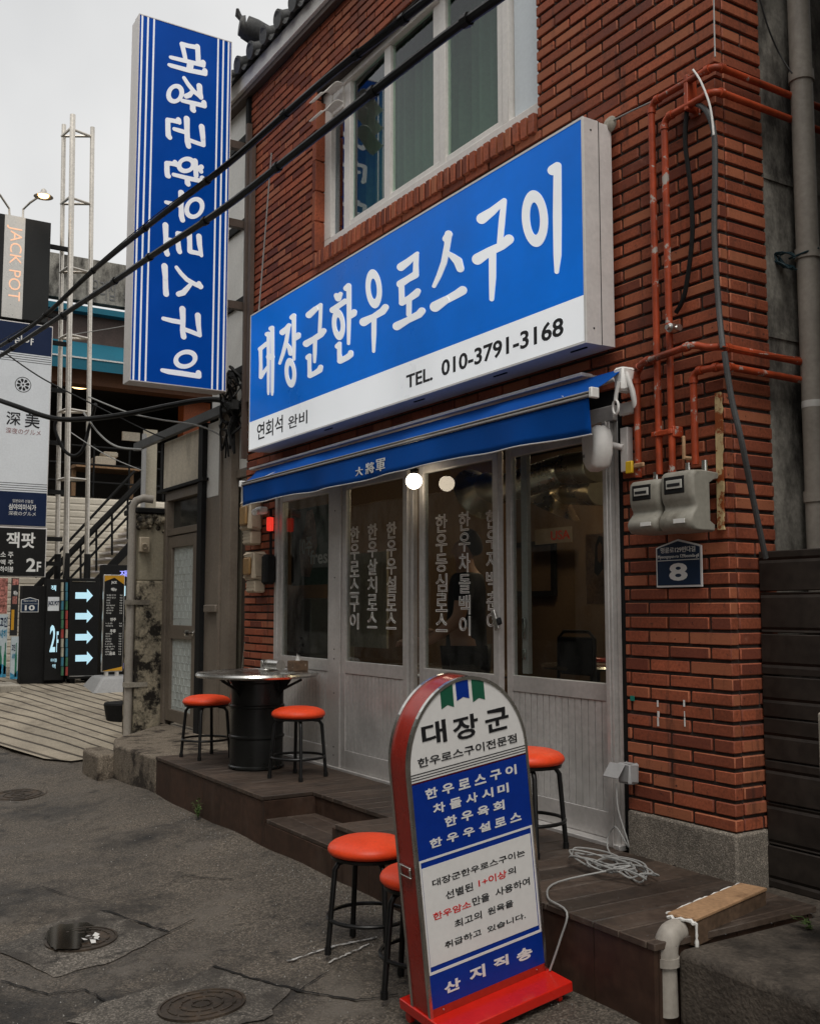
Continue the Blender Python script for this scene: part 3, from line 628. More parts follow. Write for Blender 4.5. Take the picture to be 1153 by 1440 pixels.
# kitchen vent flaps beside the window
mb = MB()
mb.box(X_[1]+.005, X_[2]-.005, .09, .14, 5.121, 5.299)
vt = mb.build('vent_plate', 'whiteframe', wf, bevel=.004)
q = at(462, 165, 'y', .0)
for k in range(3):
    z = q.z-.17+.15*k; vs = []
    for i in range(9):
        t = i/8; yy = .06-.20*t; zz = z+.10-.09*t+.035*math.sin(t*5.2)
        vs += [(q.x-.06, yy, zz), (q.x+.14, yy, zz)]
    vs += [(a, b, c-.006) for a, b, c in vs]
    mb = MB(); mb.add(vs, [(2*i, 2*i+1, 2*i+3, 2*i+2) for i in range(8)]+[(18+2*i, 18+2*i+2, 18+2*i+3, 18+2*i+1) for i in range(8)]+[(16, 17, 35, 34), (0, 18, 19, 1)]+[(2*i, 2*i+2, 18+2*i+2, 18+2*i) for i in range(8)]+[(2*i+1, 18+2*i+1, 18+2*i+3, 2*i+3) for i in range(8)], True)
    mb.build('vent_flap', 'whiteframe', vt)

# shop front: outer frame, four door leaves
DY = .03
mb = MB()
mb.box(-4.79, -4.735, .0, .10, 0, 2.12)                     # left jamb
mb.box(-3.79, -3.63, .0, .09, 0, 2.12)                      # post with rivets
mb.box(-.80, -.745, .0, .10, 0, 2.12); mb.box(-.744, -.715, .03, .10, 0, 2.12); mb.box(-.788, -.758, -.012, -.001, 0, 2.12)
mb.box(-4.79, -.715, .0, .10, 2.121, 2.20)
mb.box(-4.79, -.715, -.01, .10, -.01, .018)
mb.build('door_frame', 'alu', bld, bevel=.004)
mb = MB(); mb.box(-.713, -.66, .03, .12, 0, 2.29); mb.box(-4.79, -.714, .02, .12, 2.205, 2.29); mb.build('jamb_filler', 'blackm', bld)
mb = MB()
for zz in (.1, .16, .55, .8, .87, 1.4, 1.9): mb.lathe([(.006, 0), (.004, .003), (0, .003)], (-3.71, -.0005, zz), 8, (0, -1, 0))
mb.build('rivet', 'blackm', bld)
def leaf(x0, x1, y, stile=.055, rail=(.70, .79), zt=2.12, kick=True, dark=False):
    m_ = MB(); y0, y1 = y-.02, y+.02
    m_.box(x0, x0+stile, y0, y1, .02, zt); m_.box(x1-stile, x1, y0, y1, .02, zt)
    m_.box(x0+stile, x1-stile, y0+.002, y1-.002, zt-.07, zt); m_.box(x0+stile, x1-stile, y0+.002, y1-.002, rail[0], rail[1])
    m_.box(x0+stile, x1-stile, y0+.002, y1-.002, .02, .15)
    d = m_.build('sliding_door', 'alu', bld, bevel=.003)
    m_ = MB(); m_.box(x0+stile, x1-stile, y-.003, y+.003, rail[1], zt-.07); m_.build('glass_pane', 'glass', d)
    m_ = MB(); xx = x0+stile; n = max(3, round((x1-x0-2*stile)/.052)); wd = (x1-x0-2*stile)/n
    for k in range(n): m_.box(xx+k*wd+.0035, xx+(k+1)*wd-.0035, y-.012, y+.002, .152, rail[0]-.002)
    m_.box(xx, x1-stile, y+.0025, y+.006, .15, rail[0]); m_.build('kick_panel', 'alu_dark', d)
    return d
dA = leaf(-4.735, -3.79, .035)
dB = leaf(-3.62, -2.71, .032)
dC = leaf(-2.56, -1.70, .030)
dD = leaf(-1.685, -.80, .075, stile=.05)
mb = MB(); mb.box(-2.70, -2.665, .03, .07, .02, 2.12); mb.box(-2.60, -2.562, .045, .085, .02, 2.12)
mb.box(-1.60, -1.545, .10, .13, .8, 2.12); mb.build('inner_stile', 'alu', bld, bevel=.003)
# outlined dish names on the glass
def column(fr, chars, box, door, c):
    parent_mb = MB()
    (x0, y0), (x1, y1) = c(box[0], box[1]), c(box[2], box[3])
    u0, vt = fr.uv(x0, y0); u1, vb = fr.uv(x1, y1)
    vb = fr.uv((x0+x1)/2, y1)[1]; vt = fr.uv((x0+x1)/2, y0)[1]
    n = len(chars); h = (vt-vb)/n
    for k, ch in enumerate(chars): put_text(parent_mb, fr, ch, u0, vt-(k+1)*h+h*.06, u1, vt-k*h-h*.02, weight=.0, outline=.017, n0=.002)
    parent_mb.build('dish_lettering', 'letteroutline', door)
c7 = crop(360, 680, 240/1153); c8 = crop(580, 640, 320/1153)
fr = yframe(.026)
column(fr, '한우로스구이', (640, 288, 695, 992), dB, c7); column(fr, '한우살치로스', (757, 270, 818, 985), dB, c7); column(fr, '한우우설로스', (884, 257, 948, 993), dB, c7)
fr = yframe(.024)
column(fr, '한우등심로스', (118, 298, 178, 902), dC, c8); column(fr, '한우차돌백이', (235, 285, 295, 920), dC, c8); column(fr, '한우자백춘이', (372, 274, 440, 898), dC, c8)
# padlock hasp on door stile
mb = MB(); p = at(697, 870, 'y', .005)
fr = Frame(p, (.93, 0, .37), (-.37, 0, .93), (0, -1, 0))
mb.fbox(fr, -.018, .018, -.07, .05, 0, .014)
hs = mb.build('hasp', 'chrome', dC, bevel=.004)
mb = MB(); mb.fbox(fr, .022, .05, -.05, -.01, 0, .02); mb.build('padlock', 'ink', hs, bevel=.004)
mb = MB(); mb.box(-1.585, -1.56, .085, .099, 1.0, 1.12); mb.box(-1.585, -1.56, .085, .099, .88, .94); mb.build('door_latch', 'chrome', dD, bevel=.004)

# room behind the glass
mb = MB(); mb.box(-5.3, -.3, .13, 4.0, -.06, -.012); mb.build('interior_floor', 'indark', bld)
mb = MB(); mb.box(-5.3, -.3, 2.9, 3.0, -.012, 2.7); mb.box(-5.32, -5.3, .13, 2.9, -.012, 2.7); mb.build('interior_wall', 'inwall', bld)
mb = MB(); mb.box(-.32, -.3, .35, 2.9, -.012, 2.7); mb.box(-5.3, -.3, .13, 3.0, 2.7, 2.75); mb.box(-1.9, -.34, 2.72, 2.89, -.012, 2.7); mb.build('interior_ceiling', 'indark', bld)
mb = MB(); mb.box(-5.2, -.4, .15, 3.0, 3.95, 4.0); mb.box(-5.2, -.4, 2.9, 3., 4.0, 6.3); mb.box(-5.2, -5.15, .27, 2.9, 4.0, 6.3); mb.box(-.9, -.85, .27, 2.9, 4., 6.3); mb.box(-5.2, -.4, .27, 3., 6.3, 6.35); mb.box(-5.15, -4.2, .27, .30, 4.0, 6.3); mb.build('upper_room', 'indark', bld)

# ------------------------------------------------------------------ things inside
def frame_pic(name, label, x0, x1, z0, z1, y=2.88):
    mb = MB(); t = .05
    mb.box(x0, x0+t, y-.04, y, z0, z1); mb.box(x1-t, x1, y-.04, y, z0, z1); mb.box(x0+t, x1-t, y-.04, y, z0, z0+t); mb.box(x0+t, x1-t, y-.04, y, z1-t, z1)
    e = empty(name, ((x0+x1)/2, y-.02, z0), label, 'picture frame')
    mb.build('frame', 'blackm', e); mb = MB(); mb.box(x0+t, x1-t, y-.02, y-.005, z0+t, z1-t); mb.build('canvas', 'inwall', e); return e
p0 = at(735, 790, 'y', 2.86); p1 = at(772, 835, 'y', 2.86); a = at(690, 760, 'y', 2.86)
frame_pic('picture_frame', 'dark framed picture on the brown wall behind the right door pane', a.x, p1.x+.1, p1.z-.02, a.z-.05)
a = at(490, 705, 'y', 2.86); b = at(548, 800, 'y', 2.86)
frame_pic('picture_frame', 'dark framed board on the wall behind the left lettered pane', a.x, b.x, b.z, a.z)
# foil extraction ducts and hoods
def duct(pts, r):
    mb = MB(); P = []
    for i in range(len(pts)-1):
        a, b = Vector(pts[i]), Vector(pts[i+1]); n = max(2, int((b-a).length/.022))
        for k in range(n): P.append(a.lerp(b, k/n))
    P.append(Vector(pts[-1])); mb.tube(P, [r*(1+.06*(i % 2)) for i in range(len(P))], 20); return mb
def inpx(px, py, y): return at(px, py, 'y', y)
a = inpx(795, 660, .9); b = inpx(700, 690, .9); c_ = inpx(682, 692, .95)
e = empty('extraction_duct', c_, 'shiny foil extraction duct with round hood behind the glass', 'duct')
duct([inpx(840, 655, .8), a, b, inpx(684, 684, .95)], .10).build('pipe', 'foil', e)
mb = MB(); ax = (inpx(664, 702, .95)-inpx(684, 684, .95)).normalized(); mb.lathe([(.09, -.05), (.10, 0), (.2, .09), (.215, .10), (.20, .10), (.09, .01)], inpx(682, 686, .95), 28, ax); mb.build('hood', 'foil', e)
e = empty('extraction_duct', inpx(785, 700, 1.5), 'foil duct ending in a pale hood near the right jamb', 'duct')
duct([inpx(845, 690, 1.3), inpx(800, 690, 1.5), inpx(785, 692, 1.5)], .10).build('pipe', 'foil', e)
mb = MB(); mb.lathe([(.09, -.02), (.10, 0), (.22, .10), (.235, .11), (.22, .11), (.09, .01)], inpx(783, 696, 1.5), 28, (-.5, -.2, -1)); mb.build('hood', 'foil', e)
# pendant lamp under the lintel, lit
def globe(name, p, r, mtl, label, cat, energy, drop=.3, col=(1, .80, .55)):
    e = empty(name, p, label, cat)
    mb = MB(); mb.sphere(p, r, 20, 14); mb.build('globe', mtl, e)
    mb = MB(); mb.lathe([(r*.45, 0), (r*.5, .03), (r*.3, .05), (.004, .055), (.004, drop)], p+Vector((0, 0, r*.85)), 14); mb.build('cord', 'blackm', e)
    return e
globe('pendant_lamp', Vector((-2.445, -.10, 1.985)), .052, 'bulb', 'lit white globe lamp hanging under the awning before the door', 'lamp', 0, .15)
def added_ceiling_lamp(p, label, energy):  # lamps added out of view to light the room and the ducts
    e = empty('added_ceiling_lamp', p, label, 'lamp')
    mb = MB(); mb.lathe([(.16, .0), (.16, -.03), (.13, -.05), (.0, -.055)], p, 24); mb.build('diffuser', 'ceilbulb', e)
added_ceiling_lamp(Vector((-3.6, 2.0, 2.698)), 'lit ceiling lamp over the left dining tables', 12)
added_ceiling_lamp(Vector((-1.9, 1.75, 2.698)), 'lit ceiling lamp near the foil ducts', 20)
# dining tables and chair seen through the panes
def in_table(c, r, label):
    e = empty('dining_table', c, label, 'table')
    mb = MB(); mb.lathe([(.0, .72), (r-.01, .72), (r, .735), (r-.01, .75), (.0, .752)], c, 36); mb.build('tabletop', 'chrome', e)
    mb = MB(); mb.lathe([(.24, 0), (.24, .02), (.04, .05), (.04, .70), (.2, .72)], c, 20); mb.build('leg', 'blackm', e)
c = at(836, 932, 'z', .75); in_table(Vector((c.x, c.y, -.012)), .42, 'round steel rimmed dining table inside the right door')
c = at(655, 946, 'z', .75); in_table(Vector((c.x-.3, c.y+.15, -.012)), .40, 'round dining table inside the middle door pane')
c = at(560, 935, 'z', .75); in_table(Vector((c.x-.05, c.y+.1, -.012)), .42, 'round dining table inside the left lettered pane')
p = at(815, 927, 'z', .76)
mb = MB(); mb.cbox(p.x+.02, p.x+.26, p.y, p.y+.12, .745, .775, .006); tag(mb.build('menu_tray', 'boardred'), 'red tray on the dining table behind the right pane', 'tray')
mb = MB(); q = p+Vector((-.02, .05, -.015)); mb.cbox(q.x-.06, q.x+.04, q.y, q.y+.08, q.z, q.z+.05, .005)
mb.add([(q.x-.05, q.y+.04, q.z+.05), (q.x+.03, q.y+.04, q.z+.05), (q.x-.02, q.y+.05, q.z+.13), (q.x-.01, q.y+.02, q.z+.05)], [(0, 1, 2), (0, 2, 3), (1, 3, 2)])
tag(mb.build('napkin_box', 'paper'), 'white napkin box on the dining table behind the right pane', 'napkin box')
e = empty('dining_chair', at(800, 900, 'y', 1.6), 'black framed chair with padded back behind the right door pane', 'chair')
c = Vector((-2.35, 1.5, 0)); c = at(808, 960, 'y', 1.5); c.z = 0
mb = MB(); mb.tube([c+Vector((-.2, 0, .0)), c+Vector((-.2, .02, .95)), c+Vector((-.14, .02, 1.0)), c+Vector((.14, .02, 1.0)), c+Vector((.2, .02, .95)), c+Vector((.2, 0, 0))], .013, 8); mb.tube([c+Vector((-.2, .4, 0)), c+Vector((-.2, .4, .45)), c+Vector((-.2, 0, .45))], .013, 8); mb.tube([c+Vector((.2, .4, 0)), c+Vector((.2, .4, .45)), c+Vector((.2, 0, .45))], .013, 8)
mb.build('frame', 'black', e); mb = MB(); mb.cbox(c.x-.19, c.x+.19, c.y+.01, c.y+.05, .68, .96, .015); mb.build('backrest', 'blackm', e); mb = MB(); mb.cbox(c.x-.19, c.x+.19, c.y, c.y+.4, .44, .49, .015); mb.build('seat', 'blackm', e)
# drinks poster, beer banner and fridge in the leftmost pane; painted reflection and poster at right
def poster(name, px0, py0, px1, py1, y, label, cat, cols, words=()):
    a = at(px0, py0, 'y', y); b = at(px1, py1, 'y', y)
    e = empty(name, Vector(((a.x+b.x)/2, y, b.z)), label, cat)
    fr = Frame((a.x, y, b.z), (1, 0, 0), (0, 0, 1), (0, -1, 0)); W_, H_ = b.x-a.x, a.z-b.z
    mb = MB(); mb.fbox(fr, 0, W_, 0, H_, -.012, 0); mb.build('sheet', cols, e)
    for s_, x0, y0, x1, y1, m_ in words:
        mb = MB(); put_text(mb, fr, s_, x0*W_, y0*H_, x1*W_, y1*H_, weight=.02); mb.build('lettering', m_, e)
    return e, fr, W_, H_
M['reflsheet'] = mat('dim_reflection', (.16, .13, .10), .7, var=.1, bump=0)
M['postgreen'] = mat('dark_green_poster', (.05, .085, .06), .4, var=.35, scale=4, bump=0)
M['posttan'] = mat('tan_poster', (.30, .18, .12), .5, var=.5, scale=6, bump=0)
e, fr, W_, H_ = poster('drinks_poster', 411, 718, 470, 821, .32, 'dark green drinks poster inside the leftmost pane', 'poster', 'postgreen', [('10주', .2, .38, .5, .62, 'letterwhite'), ('fresh', .45, .26, .98, .44, 'letterwhite')])
mb = MB(); mb.prism(fr, [(W_*.25, H_*.12), (W_*.45, H_*.1), (W_*.62, H_*.5), (W_*.58, H_*.75), (W_*.5, H_*.97), (W_*.36, H_*.95), (W_*.3, H_*.7), (W_*.18, H_*.5)], .0005, .001); mb.build('figure', 'posttan', e)
poster('reflection_banner', 752, 745, 803, 762, 2.7, 'pale banner with red letters on the inner wall', 'poster', 'reflsheet', [('USA', .45, .2, .97, .8, 'boardred')])  # reflection in the pane, put in as a coloured sheet with letters
e, fr, W_, H_ = poster('portrait_poster', 823, 752, 850, 850, 1.6, 'poster of a woman with long dark hair by the right jamb', 'poster', 'posttan')
mb = MB(); mb.prism(fr, [(W_*.45, H_*.45), (W_*.65, H_*.40), (W_*.95, H_*.5), (W_*.97, H_*.95), (W_*.75, H_*.97), (W_*.55, H_*.85)], .0005, .001); mb.build('hair', 'hair', e)
mb = MB(); mb.prism(fr, [(W_*.66, H_*.62), (W_*.8, H_*.58), (W_*.9, H_*.66), (W_*.9, H_*.84), (W_*.78, H_*.88), (W_*.66, H_*.82)], .0012, .0016); mb.build('face', 'skin', e)
mb = MB(); f0 = at(398, 842, 'y', .5); f1 = at(436, 925, 'y', .5)
mb.cbox(f0.x, f1.x, .5, .95, .0, f0.z, .01); fg = tag(mb.build('drinks_fridge', 'meter'), 'grey cabinet with grille seen through the leftmost pane', 'cabinet')
mb = MB()
for k in range(10): mb.box(f0.x+.12, f1.x-.12, .488, .499, .35+.06*k, .375+.06*k)
o = mb.build('grille', 'blackm', fg)
# banner hanging inside the second pane
a = at(489, 780, 'y', .8); b = at(545, 912, 'y', .8)
mb = MB(); mb.box(a.x, b.x, .79, .81, b.z, a.z); tag(mb.build('paper_banner', 'cream'), 'beige paper banner hanging behind the left lettered pane', 'banner')

# person indoors: profile to the left, black T-shirt
def skin_body(name, chains, mt, parent, sub=2):
    vs, es, rs = [], [], []
    for ch in chains:
        prev = None
        for it in ch:
            if isinstance(it, int): idx = it
            else: idx = len(vs); vs.append(it[:3]); rs.append(it[3:] if len(it) > 4 else (it[3], it[3]))
            if prev is not None: es.append((prev, idx))
            prev = idx
    me = bpy.data.meshes.new(name); me.from_pydata(vs, es, []); ob = bpy.data.objects.new(name, me); COL.objects.link(ob)
    sk = ob.modifiers.new('skin', 'SKIN'); ss = ob.modifiers.new('sub', 'SUBSURF'); ss.levels = sub; ss.render_levels = sub
    for i, r_ in enumerate(rs): me.skin_vertices[0].data[i].radius = r_[:2]
    me.skin_vertices[0].data[0].use_root = True
    sk.use_smooth_shade = True; me.materials.append(M[mt])
    bpy.context.view_layer.update()
    m2 = bpy.data.meshes.new_from_object(ob.evaluated_get(bpy.context.evaluated_depsgraph_get()))
    for p in m2.polygons: p.use_smooth = True
    bpy.data.objects.remove(ob); o2 = bpy.data.objects.new(name, m2); COL.objects.link(o2)
    if parent: attach(o2, parent)
    return o2
hp = at(655, 775, 'y', .52); px_, py_ = hp.x, hp.y; hz = hp.z
pe = empty('person', (px_, py_, 0), 'person in a black T-shirt facing left behind the middle glass door', 'person')
TA = R(50); cT, sT = math.cos(TA), math.sin(TA)
def PV(dx, dy, z, *r_): return (px_+dx*cT-dy*sT, py_+dx*sT+dy*cT, z*hz/1.60, *r_)
# local: faces -x; shoulders along y
body = [[PV(0, 0, .95, .15, .13), PV(0, 0, 1.12, .135, .12), PV(.01, 0, 1.32, .16, .15), PV(.01, 0, 1.42, .12, .10), PV(0, 0, 1.48, .058), PV(-.015, 0, 1.55, .075, .07), PV(-.02, 0, 1.62, .085, .08), PV(-.005, 0, 1.68, .075, .07)],
        [2, PV(.01, -.19, 1.38, .062), PV(-.03, -.24, 1.12, .048), PV(-.22, -.22, .98, .038), PV(-.30, -.21, .97, .032), PV(-.36, -.20, .97, .026)],
        [2, PV(.01, .19, 1.38, .062), PV(.04, .24, 1.12, .048), PV(-.16, .26, 1.0, .038), PV(-.26, .25, 1.02, .032)],
        [0, PV(0, -.10, .86, .10), PV(-.01, -.11, .48, .065), PV(.01, -.11, .09, .045), PV(-.14, -.11, .04, .04)],
        [0, PV(0, .10, .86, .10), PV(-.01, .11, .48, .065), PV(.01, .11, .09, .045), PV(-.14, .11, .04, .04)],
        [6, PV(-.085, 0, 1.60, .016), PV(-.108, 0, 1.585, .012)]]
skin_body('body', body, 'skin', pe)
shirt = [[PV(0, 0, .76, .165, .15), PV(0, 0, .92, .165, .15), PV(0, 0, 1.12, .15, .137), PV(.01, 0, 1.32, .178, .165), PV(.01, 0, 1.43, .13, .11)],
         [3, PV(.01, -.19, 1.385, .080), PV(-.015, -.225, 1.22, .070)], [3, PV(.01, .19, 1.385, .080), PV(.03, .225, 1.22, .070)]]
skin_body('shirt', shirt, 'shirt', pe)
trs = [[PV(0, 0, .92, .16, .145), PV(0, -.10, .84, .11), PV(-.01, -.11, .48, .078), PV(.01, -.11, .10, .065)], [0, PV(0, .10, .84, .11), PV(-.01, .11, .48, .078), PV(.01, .11, .10, .065)]]
skin_body('trousers', trs, 'blackm', pe)
hr = [[PV(-.03, 0, 1.725, .05, .05), PV(.02, 0, 1.70, .095, .085), PV(.06, 0, 1.63, .06, .075), PV(.06, 0, 1.56, .04, .06)]]
skin_body('hair', hr, 'hair', pe)
mb = MB(); mb.lathe([(.0, .0), (.022, .004), (.025, .0)], Vector(PV(.0, .075, 1.615)), 10, tuple(Vector((-sT, cT, 0)))); mb.build('ear', 'skin', pe)
for sgn in (-1, 1):
    mb = MB(); hx, hy, hzz = PV(*((-.40, -.20, .97) if sgn < 0 else (-.30, .25, 1.03)))
    for k in range(4):
        L_ = (.055, .065, .062, .048)[k]
        mb.tube([(hx, hy+.02*(k-1.5), hzz), (hx-L_*.6, hy+.022*(k-1.5), hzz-.01), (hx-L_, hy+.022*(k-1.5), hzz-.035)], [.010, .009, .006], 6)
    mb.tube([(hx+.04, hy+.03, hzz), (hx+.01, hy+.06, hzz+.0), (hx-.02, hy+.062, hzz-.02)], [.011, .010, .007], 6)
    mb.sphere((hx+.02, hy, hzz), .042, 10, 8, (1., 1., .5)); mb.build('hand', 'skin', pe)
mb = MB(); fr = Frame(PV(-.172, .07, 1.29), (sT, -cT, 0), (0, 0, 1), (-cT, -sT, 0))
o_ = [(.033*math.cos(t*math.pi/12), .033*math.sin(t*math.pi/12)) for t in range(24)]; i_ = [(.028*math.cos(t*math.pi/12), .028*math.sin(t*math.pi/12)) for t in range(24)]
mb.ring(fr, o_, i_, 0, .004); put_text(mb, fr, '장', -.014, -.016, .014, .016, n0=0, n1=.004); mb.build('shirt_emblem', 'letterwhite', pe)

# ================================================================== DECK
mb = MB(); mbF = MB()
deck = empty('timber_deck', (-2.3, -.45, -.32), 'dark timber deck along the shop front with a cut-out step', 'deck')
x = -5.02; W_ = .138
notch = (-2.93, -2.03, -.55)
while x < .40:
    x1 = min(x+W_-.004, .40)
    mid = (x+x1)/2
    y0 = -.9 if not (notch[0] < mid < notch[1]) else notch[2]
    mb.cbox(x, x1, y0, -.015 if x1 > -.66 else .0, -.026, 0, .003)
    x += W_
mb.build('deck_boards', 'deck', deck)
mbF.box(-5.02, -.0, -.52, -.02, -.04, -.03)
x = -5.02
while x < .39:
    x1 = min(x+.34-.004, .388); mid = (x+x1)/2
    zb = -.42
    for (a, b) in ([(x, x1)] if not (x < notch[1] and x1 > notch[0]) else [(x, min(x1, notch[0]))] if x < notch[0] else [(max(x, notch[1]), x1)] if x1 > notch[1] else []):
        if b-a > .01: mbF.box(a, b, -.892, -.872, zb, -.028)
    x += .34
y = -.87
while y < -.03: mbF.box(.370, .388, y, min(y+.20, -.03), -.42, -.028); y += .204
mbF.box(notch[0], notch[1], notch[2]+.012, notch[2]+.028, -.42, -.028); mbF.box(notch[0]-.02, notch[0]-.001, -.871, notch[2]+.012, -.42, -.028); mbF.box(notch[1]+.001, notch[1]+.02, -.871, notch[2]+.012, -.42, -.028)
mbF.build('deck_fascia', 'fascia', deck)
mb = MB()
for k in range(3): mb.cbox(notch[0]+.004, notch[1]-.004, -.885+.143*k, -.745+.143*k if k < 2 else notch[2]+.01, -.158, -.133, .003)
mb.build('step_boards', 'deck', deck)
mb = MB(); mb.box(notch[0]+.004, notch[1]-.004, -.892, -.874, -.43, -.16); mb.build('step_riser', 'fascia', deck)
mb = MB()
for k in range(40):
    xx = -5.02+.138*k+.067
    for yy in (-.85, -.60, -.35, -.12):
        if notch[0] < xx < notch[1] and yy < notch[2]: continue
        mb.lathe([(.0032, 0), (.0025, .0008), (0, .0008)], (xx+.025, yy, 0), 6)
mb.build('screw', 'hose', deck)
# concrete kerb left of the deck
mb = MB()
c0 = at(131, 1036, 'z', -.005)
mb.add([(-5.03, -.895, -.40), (-5.03, -.895, -.012), (-6.05, -.93, -.02), (-6.1, -.94, -.40), (-5.03, .0, -.4), (-5.03, .0, -.012), (-7.5, .0, -.02), (-7.6, .0, -.4), (-6.5, -.80, -.02), (-6.55, -.82, -.4)],
       [(0, 1, 2, 3), (1, 5, 6, 8, 2), (3, 2, 8, 9), (9, 8, 6, 7), (0, 4, 5, 1)])
tag(mb.build('entrance_slab', 'curb', bevel=.02, seg=3), 'stained concrete entrance slab left of the timber deck', 'slab', kind='structure')
mb = MB(); mb.box(-6.62, -6.06, -1.06, -.86, -.42, -.10); tag(mb.build('kerb_block', 'curb', bevel=.035, seg=3), 'low rough concrete kerb block before the entrance slab', 'kerb', kind='structure')
# slab at the right
mb = MB(); mb.box(.402, 4.5, -.80, .9, -.5, -.03); mb.box(-.0, .40, -.02, .9, -.5, -.04)
tag(mb.build('concrete_slab', 'slab', bevel=.03, seg=3), 'dirty raised concrete slab right of the deck', 'slab', kind='structure')

# ================================================================== MAIN SIGN
SY = -.22
a = at(820, 163, 'y', SY); b = at(824, 481, 'y', SY); c = at(353, 443, 'y', SY)
SX0, SX1, SZ0, SZ1 = c.x, (a.x+b.x)/2, 2.478, 3.643
sg = empty('shop_sign', ((SX0+SX1)/2, -.03, SZ0), 'wide blue and white lit sign box on the brick wall above the awning', 'sign')
mb = MB(); mb.box(SX0, SX1, SY+.004, SY+.10, SZ0, SZ1); mb.box(SX0+.004, SX1-.003, SY+.104, -.028, SZ0+.003, SZ1-.003)
mb.box(SX0, SX1, SY+.0042, SY+.006, SZ0, SZ1)
mb.build('sign_case', 'signgrey', sg, bevel=.003)
t = .012; zb = at(588, 503.5, 'y', SY).z
zb = (at(353, 594, 'y', SY).z+at(822.7, 413, 'y', SY).z)/2
mb = MB(); mb.box(SX0+t, SX1-t, SY-.001, SY+.003, zb, SZ1-t); mb.build('blue_face', 'signblue', sg)
mb = MB(); mb.box(SX0+t, SX1-t, SY-.001, SY+.003, SZ0+t, zb-.0005); mb.build('white_face', 'signwhite', sg)
mb = MB()
for (x0, x1, z0, z1) in ((SX0, SX1, SZ1-t, SZ1), (SX0, SX1, SZ0, SZ0+t), (SX0, SX0+t, SZ0+t, SZ1-t), (SX1-t, SX1, SZ0+t, SZ1-t)): mb.box(x0, x1, SY-.004, SY+.0038, z0, z1)
mb.build('sign_rim', 'white', sg)
fr = yframe(SY); mb = MB(); k = 0
GUV = []
for cr, strokes, rings in GL:
    cv = CR[cr]; cell = []; mb = MB()
    for st in strokes:
        cell.append([(*fr.uv(*cv(x, y)), r_) for x, y, r_ in st])
        for poly in stroke_outline(st):
            k += 1; mb.prism(fr, [fr.uv(*cv(x, y)) for x, y in poly][::-1], .0012, .003+.00012*(k % 30))
    rg = []
    for (x, y, ro, rh, ri, rj) in rings:
        k += 1
        tl = -.06 if cr != 'C' else -.05
        def el(a_, b_): return [fr.uv(*cv(x+a_*math.cos(q)+tl*(-b_*math.sin(q))*-1, y-b_*math.sin(q))) for q in [2*math.pi*i/40 for i in range(40)]]
        o1, i1 = el(ro, rh), el(ri, rj); mb.ring(fr, o1, i1, .0012, .003+.00012*(k % 30)); rg.append((o1, i1))
    mb.build('name_syllable', 'signwhite', sg)
    GUV.append((cell, rg, 7.206 if cr == 'A' else 6.4056))
c5 = crop(320, 140, 560/1153)
for s_, a, b, wt in (('TEL.', (518, 838), (594, 772), .022), ('010-3791-3168', (620, 803), (972, 627), .022), ('연회석', (86, 988), (161, 912), .012), ('완비', (176, 956), (232, 898), .012)):
    mb = MB(); text_px(mb, fr, s_, c5(*a), c5(*b), weight=wt, n0=.0012); mb.build('contact_lettering', 'ink', sg)
mb = MB()
for px, py in ((600, 570), (700, 532), (490, 612), (800, 495)):
    q = at(px, py-6, 'z', SZ0-.001); mb = MB(); mb.box(q.x-.06, q.x+.06, SY+.05, SY+.06, SZ0-.006, SZ0-.0005); mb.build('drain_slot', 'blackm', sg)
mb = MB()
for zz in (SZ0+.08, SZ1-.06): mb.lathe([(.006, 0), (.004, .003), (0, .003)], (SX1, SY+.05, zz), 8, (1, 0, 0))
mb.box(SX1-.002, SX1+.0015, SY+.1005, SY+.1035, SZ0, SZ1); mb.build('case_screw', 'blackm', sg)

# ================================================================== BLADE SIGN
BX = -5.45
fb = xframe(BX)
ys0, ys1, bz0, bz1 = -1.078+.02, -.19, 3.10, 6.38
bs = empty('blade_sign', (BX-.1, -.64, bz0), 'tall blue vertical sign with white stripes projecting from the facade', 'sign')
mb = MB(); mb.box(BX-.11, BX-.004, ys0, ys1, bz0, bz1); mb.box(BX-.21, BX-.114, ys0+.004, ys1-.004, bz0+.004, bz1-.004); mb.build('sign_case', 'signgrey', bs, bevel=.003)
W_ = ys1-ys0; t = .008
mb = MB(); mb.box(BX-.0035, BX, ys0+t, ys1-t, bz0+t, bz1-t); mb.build('blue_face', 'bladeblue', bs)
mb = MB()
for f_ in (.036, .095, .157, .848, .906, .965): mb.box(BX+.0002, BX+.0022, ys0+W_*f_-.0075, ys0+W_*f_+.0075, bz0+t, bz1-t)
mb.build('white_stripe', 'bladewhite', bs)
mb = MB()
for (y0, y1, z0, z1) in ((ys0, ys1, bz1-t, bz1), (ys0, ys1, bz0, bz0+t), (ys0, ys0+t, bz0+t, bz1-t), (ys1-t, ys1, bz0+t, bz1-t)): mb.box(BX-.0035, BX+.004, y0, y1, z0, z1)
mb.build('sign_rim', 'signgrey', bs)
rows_ = [(54.7, 101.6), (104.7, 156), (161, 208), (217, 262), (267, 314), (317, 366), (373, 422), (430, 478), (489, 531)]
mb = MB(); k = 0
gy0, gy1 = ys0+W_*.295, ys0+W_*.735
